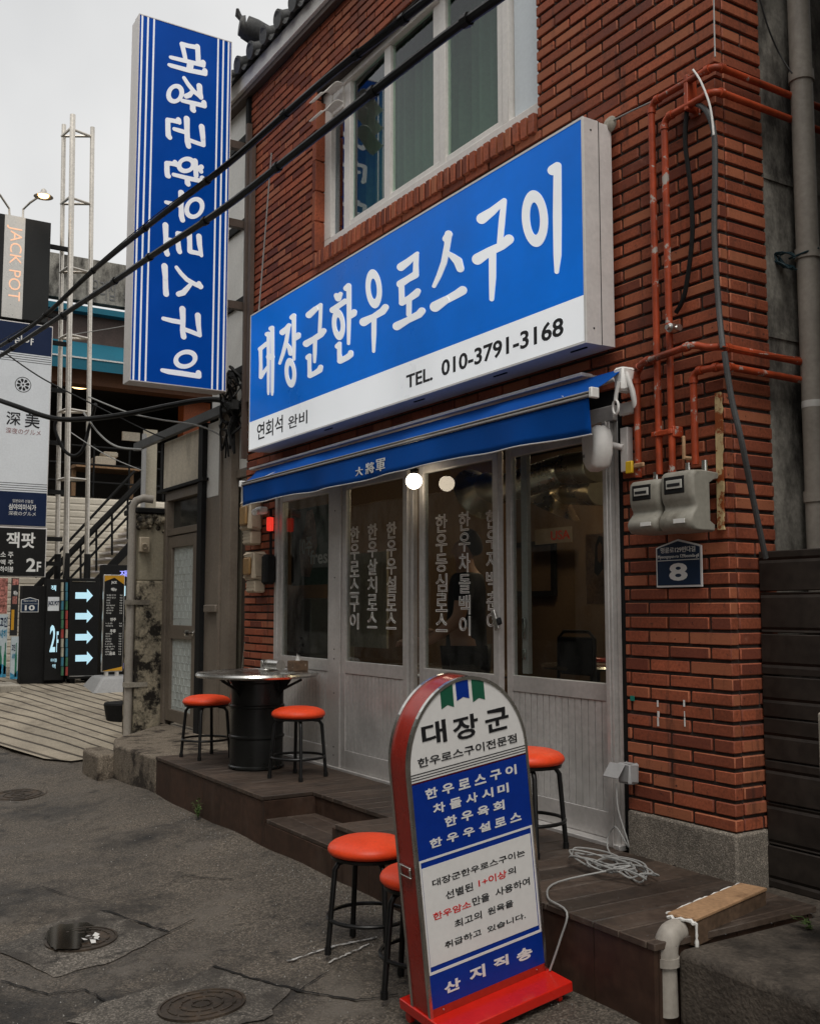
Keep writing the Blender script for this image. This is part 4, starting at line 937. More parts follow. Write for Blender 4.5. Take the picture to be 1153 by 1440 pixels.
for (cell, rg, s_), (r0, r1) in zip(GUV, rows_):
    us = [p[0] for st in cell for p in st]+[p[0] for o1, i1 in rg for p in o1]; vs = [p[1] for st in cell for p in st]+[p[1] for o1, i1 in rg for p in o1]
    u0, u1, v0, v1 = min(us), max(us), min(vs), max(vs)
    zt = fb.uv(257, r0+1)[1]; zb_ = fb.uv(257, r1-1)[1]; rad = .024
    def mp(u, v, q=rad): return (gy0+q+(v-v0)/(v1-v0)*(gy1-gy0-2*q), zt-q-(u-u0)/(u1-u0)*(zt-zb_-2*q))
    mb = MB()
    ravg = sum(p[2] for st in cell for p in st)/sum(len(st) for st in cell)
    for st in cell:
        pts = [(*mp(u, v), rad*(.45+.55*r_/ravg)*.92) for u, v, r_ in st]
        for poly in stroke_outline(pts): k += 1; mb.prism(fb, poly, .0003, .0024+.00012*(k % 30))
    for o1, i1 in rg:
        k += 1; oo = [mp(*p, 0.004) for p in o1]; cx = sum(p[0] for p in oo)/40; cy = sum(p[1] for p in oo)/40
        hw = max(p[0] for p in oo)-cx; hh = max(p[1] for p in oo)-cy; q = rad*1.75
        ii = [(cx+(p[0]-cx)*max(.3, (hw-q)/hw), cy+(p[1]-cy)*max(.3, (hh-q)/hh)) for p in oo]
        mb.ring(fb, oo, ii, .0003, .0024+.00012*(k % 30))
    mb.build('name_syllable', 'bladewhite', bs)
# steel brackets and posts carrying it
mb = MB()
for py in (205, 315, 430):
    z = at(335, py, 'x', BX-.05).z
    mb = MB(); mb.box(BX-.09, BX-.03, ys1+.002, .07, z-.035, z+.035); mb.build('bracket', 'soffit', bs)
mb = MB(); mb.box(-5.40, -5.36, -.06, -.012, 2.5, 5.6); mb.box(-5.33, -5.27, -.05, -.012, 3.0, 5.4); mb.build('mounting_post', 'soffit', bs)

# ================================================================== AWNING
aw = empty('awning', (-2.7, -.1, 2.0), 'blue canvas awning with short valance over the doors', 'awning')
AX0, AX1 = -4.62, -.49
mb = MB(); mb.box(-5.05, -.80, -.13, -.052, 2.350, 2.370); mb.box(-5.05, -.80, -.05, -.02, 2.33, 2.365); mb.build('cassette', 'signgrey', aw, bevel=.004)
mb = MB(); n = 60; vs = []
for k in range(n+1):
    t = k/n; xt = -4.95+t*(4.42); xb = AX0+t*(AX1-AX0)
    w_ = .012*math.sin(9*t)+.008*math.sin(31*t+1)+.005*math.sin(57*t)
    for j in range(6):
        q = j/5; vs.append((xt*(1-q)+xb*q, -.10-.25*q, 2.335-.15*q-.018*math.sin(math.pi*q)+w_*math.sin(math.pi*q)))
fs = [(k*6+j, (k+1)*6+j, (k+1)*6+j+1, k*6+j+1) for k in range(n) for j in range(5)]
mb.add(vs, fs, True); o = mb.build('canopy', 'canvas', aw); sd = o.modifiers.new('thick', 'SOLIDIFY'); sd.thickness = .003
mb = MB(); mb.box(AX0-.005, AX1+.02, -.372, -.345, 2.180, 2.188); mb.box(AX0-.005, AX1+.02, -.376, -.345, 2.160, 2.172); mb.build('front_bar', 'bargrey', aw, bevel=.003)
for x in (AX1+.022, AX0-.03): mb = MB(); mb.cbox(x, x+.023, -.385, -.335, 2.15, 2.20, .004); mb.build('bar_end_cap', 'white', aw)
mb = MB(); vs = []; n = 90
for k in range(n+1):
    t = k/n; x = AX0+t*(AX1-AX0)
    for j in range(6):
        q = j/5; vs.append((x, -.362+.014*q*math.sin(7*t+.5)+.009*q*math.sin(27*t)+.005*q*math.sin(61*t+2)-.008*q, 2.158-.162*q+.007*math.sin(11*t)*q+.003*math.sin(37*t)*q))
mb.add(vs, [(k*6+j, (k+1)*6+j, (k+1)*6+j+1, k*6+j+1) for k in range(n) for j in range(5)], True)
o = mb.build('valance', 'canvas', aw); sd = o.modifiers.new('thick', 'SOLIDIFY'); sd.thickness = .002
mb = MB(); vs6 = vs[5::6]; mb.tube([(x, y, z-.002) for x, y, z in vs6], .004, 6); mb.build('hem', 'letterwhite', o)
cq = crop(340, 500, 520/1153); mb = MB(); fr = yframe(-.378)
for ch, (x0, y0, x1, y1) in zip('大將軍', ((355, 378, 377, 345), (386, 371, 413, 330), (419, 363, 446, 318))): text_px(mb, fr, ch, cq(x0, y0), cq(x1, y1), weight=.006, n0=-.003, n1=.002)
mb.build('valance_lettering', 'letterwhite', o)
mb = MB()
for x in (AX0+.15, AX1-.15): mb = MB(); mb.tube([(x, -.06, 2.31), (x-.25*(1 if x > -2 else -1), -.2, 2.25), (x, -.345, 2.165)], .014, 8); mb.build('folding_arm', 'white', aw)
e0 = at(878, 535, 'y', -.08)
mb = MB(); mb.cbox(e0.x-.03, e0.x+.04, -.13, -.04, e0.z-.06, e0.z+.06, .012); mb.cbox(e0.x-.08, e0.x+.03, -.05, -.015, e0.z-.16, e0.z-.10, .006)
mb.tube([(e0.x+.03, -.1, e0.z+.03), (e0.x+.06, -.09, e0.z-.06), (e0.x+.05, -.06, e0.z-.14)], .014, 8); mb.build('end_bracket', 'white', aw, bevel=.003)
mb = MB(); q = at(866, 555, 'y', -.14); mb.tube([q+Vector((.02, 0, .06)), q, q+Vector((-.005, 0, -.03))], .010, 8)
mb.tube([q+Vector((-.005+.019*math.cos(t), 0, -.062+.034*math.sin(t))) for t in [2*math.pi*k/16 for k in range(16)]], .007, 6, closed=True); mb.build('crank_eye', 'white', aw)

# small box speaker under the awning's end
q = at(840, 634, 'y', -.10)
e = empty('wall_speaker', q, 'white wedge shaped outdoor speaker on a wall bracket below the awning', 'speaker')
fr = Frame(q, Vector((.90, -.35, 0)).normalized(), (0, 0, 1), Vector((-.35, -.90, 0)).normalized())
mb = MB(); pr = [(-.10, .085), (-.055, .115), (.07, .12), (.105, .07), (.10, -.03), (.06, -.095), (-.03, -.105), (-.085, -.055)]
n0, n1 = -.05, .055; m_ = len(pr)
vs = [fr.P(u*.82, v*.85, n0) for u, v in pr]+[fr.P(u, v, -.01) for u, v in pr]+[fr.P(u, v, .03) for u, v in pr]+[fr.P(u*.85, v*.85, n1) for u, v in pr]
mb.add(vs, [tuple(range(m_))[::-1], tuple(range(3*m_, 4*m_))]+[(j*m_+i, j*m_+(i+1) % m_, (j+1)*m_+(i+1) % m_, (j+1)*m_+i) for j in range(3) for i in range(m_)])
mb.build('case', 'white', e, bevel=.012, seg=3)
mb = MB(); mb.fbox(fr, -.055, -.038, -.03, -.015, .056, .058); mb.build('badge', 'ink', e)
mb = MB(); q2 = at(880, 630, 'y', -.02); mb.box(q2.x-.02, q2.x+.03, -.04, -.003, q2.z-.12, q2.z+.10); mb.tube([q+Vector((.05, .03, .03)), q2+Vector((0, -.02, .0))], .016, 8); mb.build('bracket', 'signgrey', e, bevel=.003)

# ================================================================== GAS PIPES, METERS, PLAQUE
def elbowed(pts, r, name, mtl, label, cat, fit=.30, group=None):
    mb = MB(); P = [Vector(p) for p in pts]; out = [P[0]]
    for i in range(1, len(P)-1):
        a, b, c = P[i-1], P[i], P[i+1]; d1 = (a-b).normalized(); d2 = (c-b).normalized(); L_ = min(.045, (a-b).length*.45, (c-b).length*.45)
        for k in range(5):
            t = k/4; out.append((b+d1*L_).lerp(b, t).lerp(b.lerp(b+d2*L_, t), t))
    out.append(P[-1]); mb.tube(out, r, 12)
    o = mb.build(name, mtl); tag(o, label, cat, group)
    for i in range(1, len(P)-1):
        for s_ in (-1, 1):
            d = (P[i+s_]-P[i]).normalized(); c0_ = P[i]+d*.03
            if (P[i+s_]-P[i]).length > .08: sub(MB().tube([c0_, c0_+d*.025], r*1.28, 12), 'fitting', mtl, o)
    return o
PY = -.055
def yp(px, py, y=PY): return at(px, py, 'y', y)
xs1 = yp(925, 400).x; xs2 = yp(940, 400).x
x1 = yp(921, 400).x; x2 = yp(939, 400).x; zt1 = yp(920, 142).z; zt2 = yp(938, 152).z
elbowed([(x1, PY, 1.80), (x1, PY, zt1), (.05, PY, zt1+.005), (.05, 2.4, zt1+.005)], .0165, 'gas_pipe', 'pipe', 'orange gas pipe rising left of its twin and turning the corner on top', 'pipe')
elbowed([(x2, PY, 1.80), (x2, PY, zt2-.045), (.045, PY, zt2-.04), (.045, 2.4, zt2-.04)], .0165, 'gas_pipe', 'pipe', 'orange gas pipe rising right of its twin, lower at the corner', 'pipe')
x3 = yp(896, 600).x; z3 = yp(896, 524).z
gp3 = elbowed([(x3, PY, 1.80), (x3, PY, z3), (x3+.07, PY-.035, z3+.03), (-.08, PY-.045, z3+.045), (-.02, PY-.02, z3+.02), (.055, PY-.02, z3+.01), (.055, 2.4, z3+.01)], .0165, 'gas_pipe', 'pipe', 'orange gas pipe crossing both risers at mid height to the corner', 'pipe')
x4 = yp(976, 600).x; z4 = yp(976, 522).z
gp4 = elbowed([(x4, PY, 1.82), (x4, PY, z4), (.048, PY, z4-.01), (.048, 2.4, z4-.01)], .0165, 'gas_pipe', 'pipe', 'short orange gas pipe by the rusty strip, lowest at the corner', 'pipe')
def clip(q, label):
    mb = MB(); mb.cbox(q.x-.05, q.x+.08, PY-.022, PY-.012, q.z-.012, q.z+.012, .003); mb.cbox(q.x+.055, q.x+.085, PY-.012, -.002, q.z-.025, q.z+.025, .003)
    for dx in (0, x2-x1):
        mb.lathe([(.024, -.01), (.026, 0), (.024, .01)], (q.x-.02+dx, PY, q.z), 12)
    tag(mb.build('pipe_clamp', 'pipe'), label, 'clamp')
q = yp(934, 600); clip(Vector((x1+.02, 0, 1.99)), 'orange clamp joining the two risers above the meters')
mb = MB(); q = yp(966, 118); mb.cbox(q.x-.012, q.x+.012, -.07, -.004, q.z-.13, q.z+.04, .003); mb.cbox(q.x-.03, q.x+.03, -.012, -.003, q.z-.15, q.z-.11, .003); tag(mb.build('pipe_clamp', 'pipe'), 'orange bracket holding the two pipes near the top corner', 'clamp')
mb = MB(); q = yp(953, 462)
mb.tube([q+Vector((-.05, 0, 0)), q+Vector((.02, -.01, 0))], .016, 10); mb.lathe([(.022, 0), (.022, .03), (.012, .035), (.012, .05)], q+Vector((-.01, -.015, 0)), 12, (0, -1, 0)); tag(mb.build('gas_valve', 'chrome'), 'small steel valve on the right orange riser', 'valve')
# meters
def meter(name, x0, x1, z0, z1, label):
    e = empty(name, ((x0+x1)/2, -.03, z0), label, 'meter')
    w_ = x1-x0; h = z1-z0; yb_ = -.03; D = .19
    # side profile (depth, height): dial head, waist, rounded bellows below
    prof = [(0, .98), (.55, 1.0), (.80, .985), (.88, .93), (.90, .86), (.90, .60), (.86, .50), (.80, .43), (.80, .38), (.88, .31), (.96, .25), (1., .17), (.97, .08), (.88, .02), (.70, .0), (.15, .0), (.15, .10), (.30, .16), (.30, .80), (.15, .86), (.0, .88)]
    secs = [(0, .90), (.05, .97), (.13, 1), (.87, 1), (.95, .97), (1, .90)]
    k = len(prof); vs = []
    for t, s_ in secs:
        for d_, pz in prof: vs.append((x0+t*w_, yb_-D*(d_*s_ if d_ > .4 else d_), z0+h*(.5+(pz-.5)*(1-(1-s_)*.4))))
    fs = [(i*k+j, i*k+(j+1) % k, (i+1)*k+(j+1) % k, (i+1)*k+j) for i in range(len(secs)-1) for j in range(k)]
    fs += [tuple(range(k))[::-1], tuple(range((len(secs)-1)*k, len(secs)*k))]
    mb = MB(); mb.add(vs, fs, True); o_ = mb.build('case', 'meter', e, bevel=.004)
    fy = yb_-D*.90
    mb = MB(); fx0, fx1, fz0, fz1 = x0+w_*.16, x0+w_*.78, z0+h*.62, z0+h*.90
    mb.box(fx0, fx1, fy-.003, fy+.01, fz0, fz1); wd = mb.build('dial_window', 'blackm', e, bevel=.003)
    mb = MB(); mb.cbox(fx0+w_*.09, fx1-w_*.05, fy-.008, fy-.0035, fz0+h*.08, fz1-h*.06, .001); mb.build('dial', 'dial', wd)
    mb = MB(); mb.box(fx0+w_*.13, fx1-w_*.10, fy-.0095, fy-.0082, fz0+h*.115, fz0+h*.165); mb.build('counter', 'ink', wd)
    mb = MB(); mb.box(x0+w_*.52, x0+w_*.86, yb_-D-.002, yb_-D+.01, z0+h*.13, z0+h*.20); mb.build('sticker', 'paper', e)
    for t in (.22, .72): mb = MB(); mb.tube([(x0+w_*t, -.055, z1-.01), (x0+w_*t, -.055, z1+.05)], .015, 10); mb.build('pipe_nut', 'chrome', e)
meter('gas_meter', -.412, -.224, 1.512, 1.762, 'left of two grey gas meters, below the yellow tagged valve')
meter('gas_meter', -.212, -.020, 1.508, 1.782, 'right of two grey gas meters, under the twin risers')
mb = MB(); q = yp(890, 657); mb.cbox(q.x-.035, q.x+.01, -.075, -.06, q.z-.03, q.z+.03, .003); tag(mb.build('valve_tag', mat('yellow_tag', (.75, .48, .02), .5, var=.05, bump=0)), 'yellow tag on the valve above the smaller gas meter', 'tag')
mb = MB(); q = yp(902, 655); mb.cbox(q.x-.03, q.x+.04, -.085, -.07, q.z-.012, q.z+.012, .005); mb.tube([(q.x-.01, -.07, q.z), (q.x-.01, PY, q.z)], .01, 8); sub(mb, 'valve_handle', 'wood', gp3)
mb = MB(); q = yp(966, 632); mb.cbox(q.x-.008, q.x+.008, -.085, -.07, q.z-.05, q.z+.06, .004); mb.tube([(q.x, -.075, q.z-.04), (q.x+.05, PY, q.z-.05)], .009, 8); sub(mb, 'valve_handle', 'wood', gp4)
# plaque
def plaque(fr, w_, h, e, lines, num, numbox, my='plaque'):
    pent = lambda g: [(-w_/2+g, g), (w_/2-g, g), (w_/2-g, h*.84-g*.6), (w_/2-g-.02, h*.87-g*.6), (0, h-g), (-w_/2+g+.02, h*.87-g*.6), (-w_/2+g, h*.84-g*.6)]
    mb = MB(); mb.prism(fr, pent(0), 0, .006); mb.build('rim', 'letterwhite', e)
    mb = MB(); mb.prism(fr, pent(.009), .0062, .008); mb.build('panel', my, e)
    mb = MB()
    for s_, u0, v0, u1, v1, wt in lines: put_text(mb, fr, s_, u0*w_, v0*h, u1*w_, v1*h, weight=wt, n0=.008, n1=.0095)
    put_text(mb, fr, num, numbox[0]*w_, numbox[1]*h, numbox[2]*w_, numbox[3]*h, weight=.03, n0=.008, n1=.0095)
    mb.fbox(fr, -w_*.46, w_*.46, h*.555, h*.57, .008, .0092); mb.build('lettering', 'letterwhite', e)
q0 = at(923, 825, 'y', -.012); q1 = at(987, 826, 'y', -.012); w_ = q1.x-q0.x; h = at(955, 758, 'y', -.012).z-(q0.z+q1.z)/2
e = empty('address_plaque', ((q0.x+q1.x)/2, 0, q0.z), 'navy house-shaped address plaque with a large 8 below the gas meters', 'plaque')
plaque(Frame(((q0.x+q1.x)/2, -.006, (q0.z+q1.z)/2), (1, 0, 0), (0, 0, 1), (0, -1, 0)), w_, h, e, [('명륜로129번다길', -.38, .72, .38, .84, .01), ('Myeongnyun-ro 129beonda-gil', -.45, .59, .45, .68, 0)], '8', (-.2, .13, .2, .50))
# grey hoses, rusty strip
def cablepx(pxs, y, r, mtl, name, label, cat, n=8):
    pts = [at(px, py, 'y', y if not isinstance(y, list) else y[i]) for i, (px, py) in enumerate(pxs)]
    P = []
    for i in range(len(pts)-1):
        p0, p1, p2, p3 = pts[max(i-1, 0)], pts[i], pts[i+1], pts[min(i+2, len(pts)-1)]
        for k in range(6):
            t = k/6; P.append(.5*((2*p1)+(p2-p0)*t+(2*p0-5*p1+4*p2-p3)*t*t+(3*p1-p0-3*p2+p3)*t**3))
    P.append(pts[-1]); return tag(MB().tube(P, r, n).build(name, mtl), label, cat)
cablepx([(976, 145), (992, 155), (1003, 185), (1005, 240), (1004, 330), (1010, 430), (1016, 490)], [-.04, -.05, -.05, -.05, -.05, -.06, -.10], .013, 'hose', 'cable_hose', 'long grey ribbed hose hanging from the top clamp by the corner', 'hose')
cablepx([(1018, 495), (1028, 560), (1042, 620), (1058, 700), (1076, 785)], [-.11, -.10, -.07, .02, .12], .013, 'hose', 'cable_hose', 'grey ribbed hose slanting down across the corner bricks', 'hose')
cablepx([(966, 150), (963, 200), (970, 260), (973, 330), (963, 410), (950, 440)], [-.04, -.04, -.03, -.03, -.03, -.03], .011, 'rubber', 'cable_hose', 'black bowed cable hanging behind the right riser', 'hose')
cablepx([(974, 98), (985, 115), (998, 150), (1003, 190)], -.075, .005, 'white', 'white_cable', 'thin white cable looped over the top orange pipe', 'cable')
cablepx([(860, 170), (890, 155), (918, 142), (940, 128)], -.04, .004, 'greywire', 'grey_wire', 'thin grey wire from the wall insulator to the pipes', 'cable')
mb = MB(); q = at(860, 176, 'y', -.02); mb.lathe([(.035, 0), (.045, .012), (.03, .03), (.012, .035)], q, 14, (0, -1, 0)); tag(mb.build('wall_insulator', 'concrete_pale'), 'round pale insulator on the bricks behind the sign corner', 'insulator')
q0 = yp(1009, 552, -.02); q1 = yp(1013, 745, -.02)
mb = MB(); prof = []
n = 24
for k in range(n+1):
    t = k/n; prof.append((q0.x+(q1.x-q0.x)*t+.018+random.uniform(-.006, .004), q0.z+(q1.z-q0.z)*t))
for k in range(n, -1, -1):
    t = k/n; prof.append((q0.x+(q1.x-q0.x)*t-.018, q0.z+(q1.z-q0.z)*t))
mb.prism(Frame((0, -.012, 0), (1, 0, 0), (0, 0, 1), (0, -1, 0)), prof[::-1], 0, .010)
tag(mb.build('rusty_strip', 'rust'), 'rusty cream steel strip fixed upright near the brick corner', 'metal strip')
# socket box by the right jamb and its coiled flex
q = at(877, 1087, 'y', -.05)
e = empty('socket_box', q, 'grey weatherproof socket box on the door jamb edge', 'socket')
mb = MB(); mb.cbox(q.x-.02, q.x+.065, -.075, -.012, q.z-.045, q.z+.05, .008); mb.build('case', 'greybase', e, bevel=.003)
mb = MB(); fr = Frame((q.x-.02, -.077, q.z+.045), (1, 0, 0), Vector((0, -.6, -.8)), Vector((0, -.8, .6))); mb.fbox(fr, -.045, .06, 0, .08, 0, .006); mb.build('lid', 'greybase', e, bevel=.003)
fl = []
a = q+Vector((.0, -.05, -.045)); b = at(880, 1205, 'z', .01)
pts = [a, a+Vector((.02, -.01, -.12)), a+Vector((.075, .0, -.28)), Vector((-.69, -.06, .12)), Vector((-.70, -.10, .02))]
rnd = random.Random(3); cc = at(838, 1222, 'z', .01)
for k in range(90):
    t = k/12*math.pi*1.62; rr_ = .16+.07*math.sin(k*.41)
    pts.append(Vector((cc.x-.10*math.sin(k*.07)+rr_*1.0*math.cos(t)+.03*rnd.uniform(-1, 1)+.1, cc.y+.0+rr_*.75*math.sin(t)*.8, .012+.03*abs(math.sin(k*.55))+.02*abs(math.sin(k*.2)))))
pts += [Vector(at(785, 1240, 'z', .012)), Vector(at(770, 1262, 'z', .012)), Vector((-.06, -.905, .0)), Vector((-.07, -.93, -.1)), Vector((-.10, -.96, -.22))]
P = []
for i in range(len(pts)-1):
    p0, p1, p2, p3 = pts[max(i-1, 0)], pts[i], pts[i+1], pts[min(i+2, len(pts)-1)]
    for k in range(5):
        t = k/5; P.append(.5*((2*p1)+(p2-p0)*t+(2*p0-5*p1+4*p2-p3)*t*t+(3*p1-p0-3*p2+p3)*t**3))
P.append(pts[-1]); tag(MB().tube(P, .0042, 6).build('power_cord', 'greywire'), 'tangled white power cord lying on the deck by the pillar', 'cord')
mb = MB(); q = at(889, 982, 'y', -.004); mb.box(q.x-.012, q.x+.012, -.008, -.002, q.z-.012, q.z+.012); tag(mb.build('green_sticker', mat('teal_sticker', (.01, .2, .15), .5, bump=0)), 'tiny teal sticker on the left edge of the brick pier', 'sticker')
for px in (925, 962):
    mb = MB(); q = at(px, 1000, 'y', -.0035); [mb.box(q.x-.005+random.uniform(-.003, .002), q.x+.005+random.uniform(-.003, .003), -.0040, -.0030, q.z+a_, q.z+b_) for a_, b_ in ((-.07, -.03), (-.028, .0), (.02, .05))]; tag(mb.build('tape_mark', 'paper'), ('left' if px == 925 else 'right')+' one of two torn white tape strips on the brick pier', 'tape')

# ================================================================== RIGHT SIDE: grey wall, downpipe, gate, boxed pipe
gw = empty('concrete_building', (1.5, .32, -.3), 'grey weathered concrete building beyond the brick corner', 'building')
mb = MB(); mb.box(-.35, -.012, .322, 7, -.5, 8); mb.build('wall', 'concrete', gw)
for z in (2.45, 3.22): mb = MB(); mb.box(-.0118, -.004, .322, 6, z-.012, z+.012); mb.build('wall_joint', 'concrete', gw)
DPX = .085; dp = at(1133, 300, 'x', DPX); r_ = .052
mb = MB(); mb.tube([(DPX, dp.y, 1.2), (DPX, dp.y, 7)], r_, 20); o = mb.build('downpipe', 'pvc'); tag(o, 'grey plastic downpipe on the side wall above the board gate', 'pipe')
for py in (105, 350, 690): z = at(1133, py, 'x', DPX).z; sub(MB().tube([(DPX, dp.y, z-.05), (DPX, dp.y, z)], r_*1.14, 20), 'pipe_collar', 'pvc', o)
z = at(1136, 568, 'x', DPX).z; sub(MB().lathe([(r_+.001, -.016), (r_+.0015, 0), (r_+.001, .016)], (DPX, dp.y, z), 20), 'label_band', 'paper', o)
# blue wire tangle tied on the pipe
mb = MB(); c0 = at(1103, 368, 'x', .03); rnd = random.Random(5)
for j in range(5):
    mb.tube([c0+Vector((.05*math.cos(t*1.3+j)+rnd.uniform(-.01, .01), .02*math.sin(t), .05*math.sin(t+j*.7))) for t in [k*.5 for k in range(14)]], .004, 5)
mb.tube([c0+Vector((0, .03, .02)), Vector((DPX+.03, dp.y-.055, c0.z+.03)), Vector((DPX+.058, dp.y, c0.z+.05)), Vector((DPX+.03, dp.y+.06, c0.z+.06)), Vector((DPX, dp.y+.3, c0.z+.08))], .005, 6)
tag(mb.build('wire_tangle', mat('dark_teal_wire', (.01, .035, .045), .5, bump=0)), 'tangle of dark teal wire tied to the grey downpipe', 'wire')
gt = empty('board_gate', (.6, .28, -.05), 'dark horizontal board gate against the concrete wall', 'gate')
mb = MB(); z = -.04
while z < 1.33:
    mb.cbox(.006, .64, .19-.006*random.random(), .225, z, z+.178, .004); z += .184
mb.build('boards', 'gate', gt)
mb = MB(); q = at(1148, 1335, 'z', -.03); mb.cbox(q.x+.035, q.x+.12, q.y, q.y+.08, -.03, .80, .006); tag(mb.build('post', 'concrete_pale'), 'pale timber post standing at the right edge of the slab', 'post')
# boxed-in drain: plywood top, elbow pipe
A_ = at(935, 1290, 'z', .06); B_ = at(1062, 1242, 'z', .06)
q00 = at(938, 1283, 'z', .065); q01 = at(1040, 1241, 'z', .065); q11 = at(1064, 1246, 'z', .065); q10 = at(968, 1290, 'z', .065)
bd = empty('boxed_drain', q00-Vector((0, 0, .09)), 'plywood boxed drain pipe lying on the slab edge by the deck', 'drain box')
U = (q01-q00).normalized(); Vv = Vector((-U.y, U.x, 0))*-1
L_ = (q01-q00).length; wd = .115
fr = Frame(q00, U, Vv, (0, 0, 1))
mb = MB(); mb.fbox(fr, 0, L_, 0, wd, -.012, .0); mb.build('lid', 'wood', bd, bevel=.003)
mb = MB(); mb.fbox(fr, .005, L_-.002, .004, wd-.004, -.10, -.0122); mb.build('side', 'woodside', bd, bevel=.004)
mb = MB(); 
rnd = random.Random(8)
mb.tube([fr.P(L_*k/30, -.003+rnd.uniform(-.002, .002), -.006+rnd.uniform(-.003, .003)) for k in range(31)], [rnd.uniform(.003, .007) for k in range(31)], 6)
mb.tube([fr.P(-.004+rnd.uniform(-.003, .003), wd*k/12, -.014+rnd.uniform(-.006, .004)) for k in range(13)], [rnd.uniform(.004, .010) for k in range(13)], 6)
mb.tube([fr.P(-.003, wd+.002, -.014-.085*k/8) for k in range(9)], [rnd.uniform(.003, .009) for k in range(9)], 6)
mb.build('foam_seal', 'paper', bd)
mb = MB(); s0 = fr.P(.0, wd*.35, -.055); dirv = -U
out = [s0, s0+dirv*.035]
for k in range(1, 7):
    t = k/6*math.pi/2; out.append(s0+dirv*(.035+.05*math.sin(t))+Vector((0, 0, -.05*(1-math.cos(t)))))
e1 = out[-1]; out += [e1+Vector((0, 0, -.03))]
mb.tube(out, .043, 16); mb.tube([e1+Vector((0, 0, -.02)), e1+Vector((0, 0, -.05))], .048, 16); mb.tube([e1+Vector((0, 0, -.05)), e1+Vector((.004, -.0, -.22))], .037, 16, cap=True)
mb.build('elbow_pipe', 'pvc', bd)
mb = MB(); q = at(948, 1226, 'y', -.013); mb.lathe([(.03, 0), (.02, .001), (0, .001)], (q.x, -.0125, q.z), 14, (0, -1, 0)); mb.build('dark_hole', 'blackm', bld)

# ================================================================== FURNITURE ON THE DECK AND THE ROAD
def make_stool():
    e = empty('bar_stool', (0, 0, 0), 'x', 'stool', 'orange round stools around the deck')
    mb = MB(); mb.lathe([(.0, .415), (.165, .415), (.178, .419), (.187, .43), (.188, .441), (.182, .454), (.166, .467), (.135, .479), (.09, .486), (.04, .489), (.0, .49)], (0, 0, 0), 40); mb.build('seat', 'orange', e)
    mb = MB(); mb.lathe([(.0, .40), (.172, .40), (.175, .4145), (.0, .4148)], (0, 0, 0), 32)
    mb.build('seat_pan', 'black', e)
    for k in range(4):
        a = math.pi/4+k*math.pi/2; c, s = math.cos(a), math.sin(a)
        mb = MB(); mb.tube([(.10*c, .10*s, .395), (.145*c, .145*s, .388), (.165*c, .165*s, .36), (.195*c, .195*s, .02)], .0125, 10)
        mb.tube([(.195*c, .195*s, .0), (.195*c, .195*s, .03)], .0155, 10); mb.build('leg', 'black', e)
    mb = MB(); mb.tube([(.185*math.cos(t), .185*math.sin(t), .145) for t in [2*math.pi*k/40 for k in range(40)]], .009, 8, closed=True); mb.build('foot_ring', 'black', e)
    return e
st0 = make_stool()
spots = [(-4.77, -.58, 0, 10, 'orange round stool behind the oil drum table near the brown door'),
         (-3.50, -.39, 0, 25, 'orange round stool right of the oil drum table on the deck'),
         (-.96, -.385, 0, 20, 'orange round stool on the deck right of the standing sign'),
         (-1.03, -1.23, None, 38, 'orange round stool on the asphalt left of the standing sign'),
         (-.49, -1.275, None, 45, 'orange round stool on the asphalt half hidden behind the standing sign')]
for i, (x, y, z, a, lb) in enumerate(spots):
    o = st0 if i == 0 else copy_tree(st0)
    o.location = (x, y, ground(x, y)+.002 if z is None else z); o.rotation_euler = (0, 0, R(a)); o['label'] = lb
# oil drum table
tc_ = Vector((-4.08, -.45, 0))
tb = empty('drum_table', tc_, 'black oil drum table with a round steel rimmed top on the deck', 'table')
mb = MB(); mb.lathe([(.19, .0), (.205, .008), (.205, .022), (.196, .03), (.196, .22), (.206, .228), (.206, .24), (.196, .248), (.196, .44), (.206, .448), (.206, .46), (.196, .468), (.196, .62), (.205, .63), (.205, .645), (.0, .645)], tc_, 44); mb.build('drum', 'drum', tb)
mb = MB()
for a in (0, 1.57, 3.14, 4.71):
    c, s = math.cos(a+.5), math.sin(a+.5); mb.tube([tc_+Vector((.19*c, .19*s, .56)), tc_+Vector((.40*c, .40*s, .655))], .010, 8)
    mb.add([tc_+Vector((.20*c, .20*s, .52)), tc_+Vector((.32*c, .32*s, .66)), tc_+Vector((.20*c, .20*s, .66))], [(0, 1, 2)])
mb.build('support_arm', 'black', tb)
mb = MB(); mb.lathe([(.0, .672), (.425, .672), (.425, .694), (.0, .695)], tc_, 56); mb.build('tabletop', mat('black_table_top', (.015, .014, .014), .12, var=.1, bump=0, coat=.3), tb)
mb = MB(); mb.lathe([(.427, .666), (.445, .668), (.455, .682), (.447, .698), (.43, .700), (.427, .697)], tc_, 56); mb.build('rim', 'chrome', tb)
# things on the table
q = at(418, 943, 'z', .70)
mb = MB(); mb.cbox(q.x-.07, q.x+.05, q.y-.05, q.y+.07, .698, .775, .004); e = tag(mb.build('tissue_box', 'woodside'), 'brown wooden tissue box on the oil drum table', 'tissue box')
mb = MB(); cx, cy = q.x-.01, q.y+.01
for k in range(5):
    a = k*1.25; mb.add([(cx+.03*math.cos(a), cy+.02*math.sin(a), .776), (cx+.03*math.cos(a+1.3), cy+.02*math.sin(a+1.3), .776), (cx+.012*math.cos(a+.6), cy+.012*math.sin(a+.6), .81+.01*(k % 3))], [(0, 1, 2)])
f = mb.build('tissue', 'paper', None, origin=Vector()); f.parent = e; f.matrix_parent_inverse = Matrix.Translation(-e.location)
q = at(385, 944, 'z', .70)
e = empty('gas_burner', q, 'small stainless burner canister lying on the oil drum table', 'burner')
mb = MB(); mb.tube([q+Vector((-.10, 0, .045)), q+Vector((.06, .03, .045))], .042, 18); mb.build('canister', 'chrome', e)
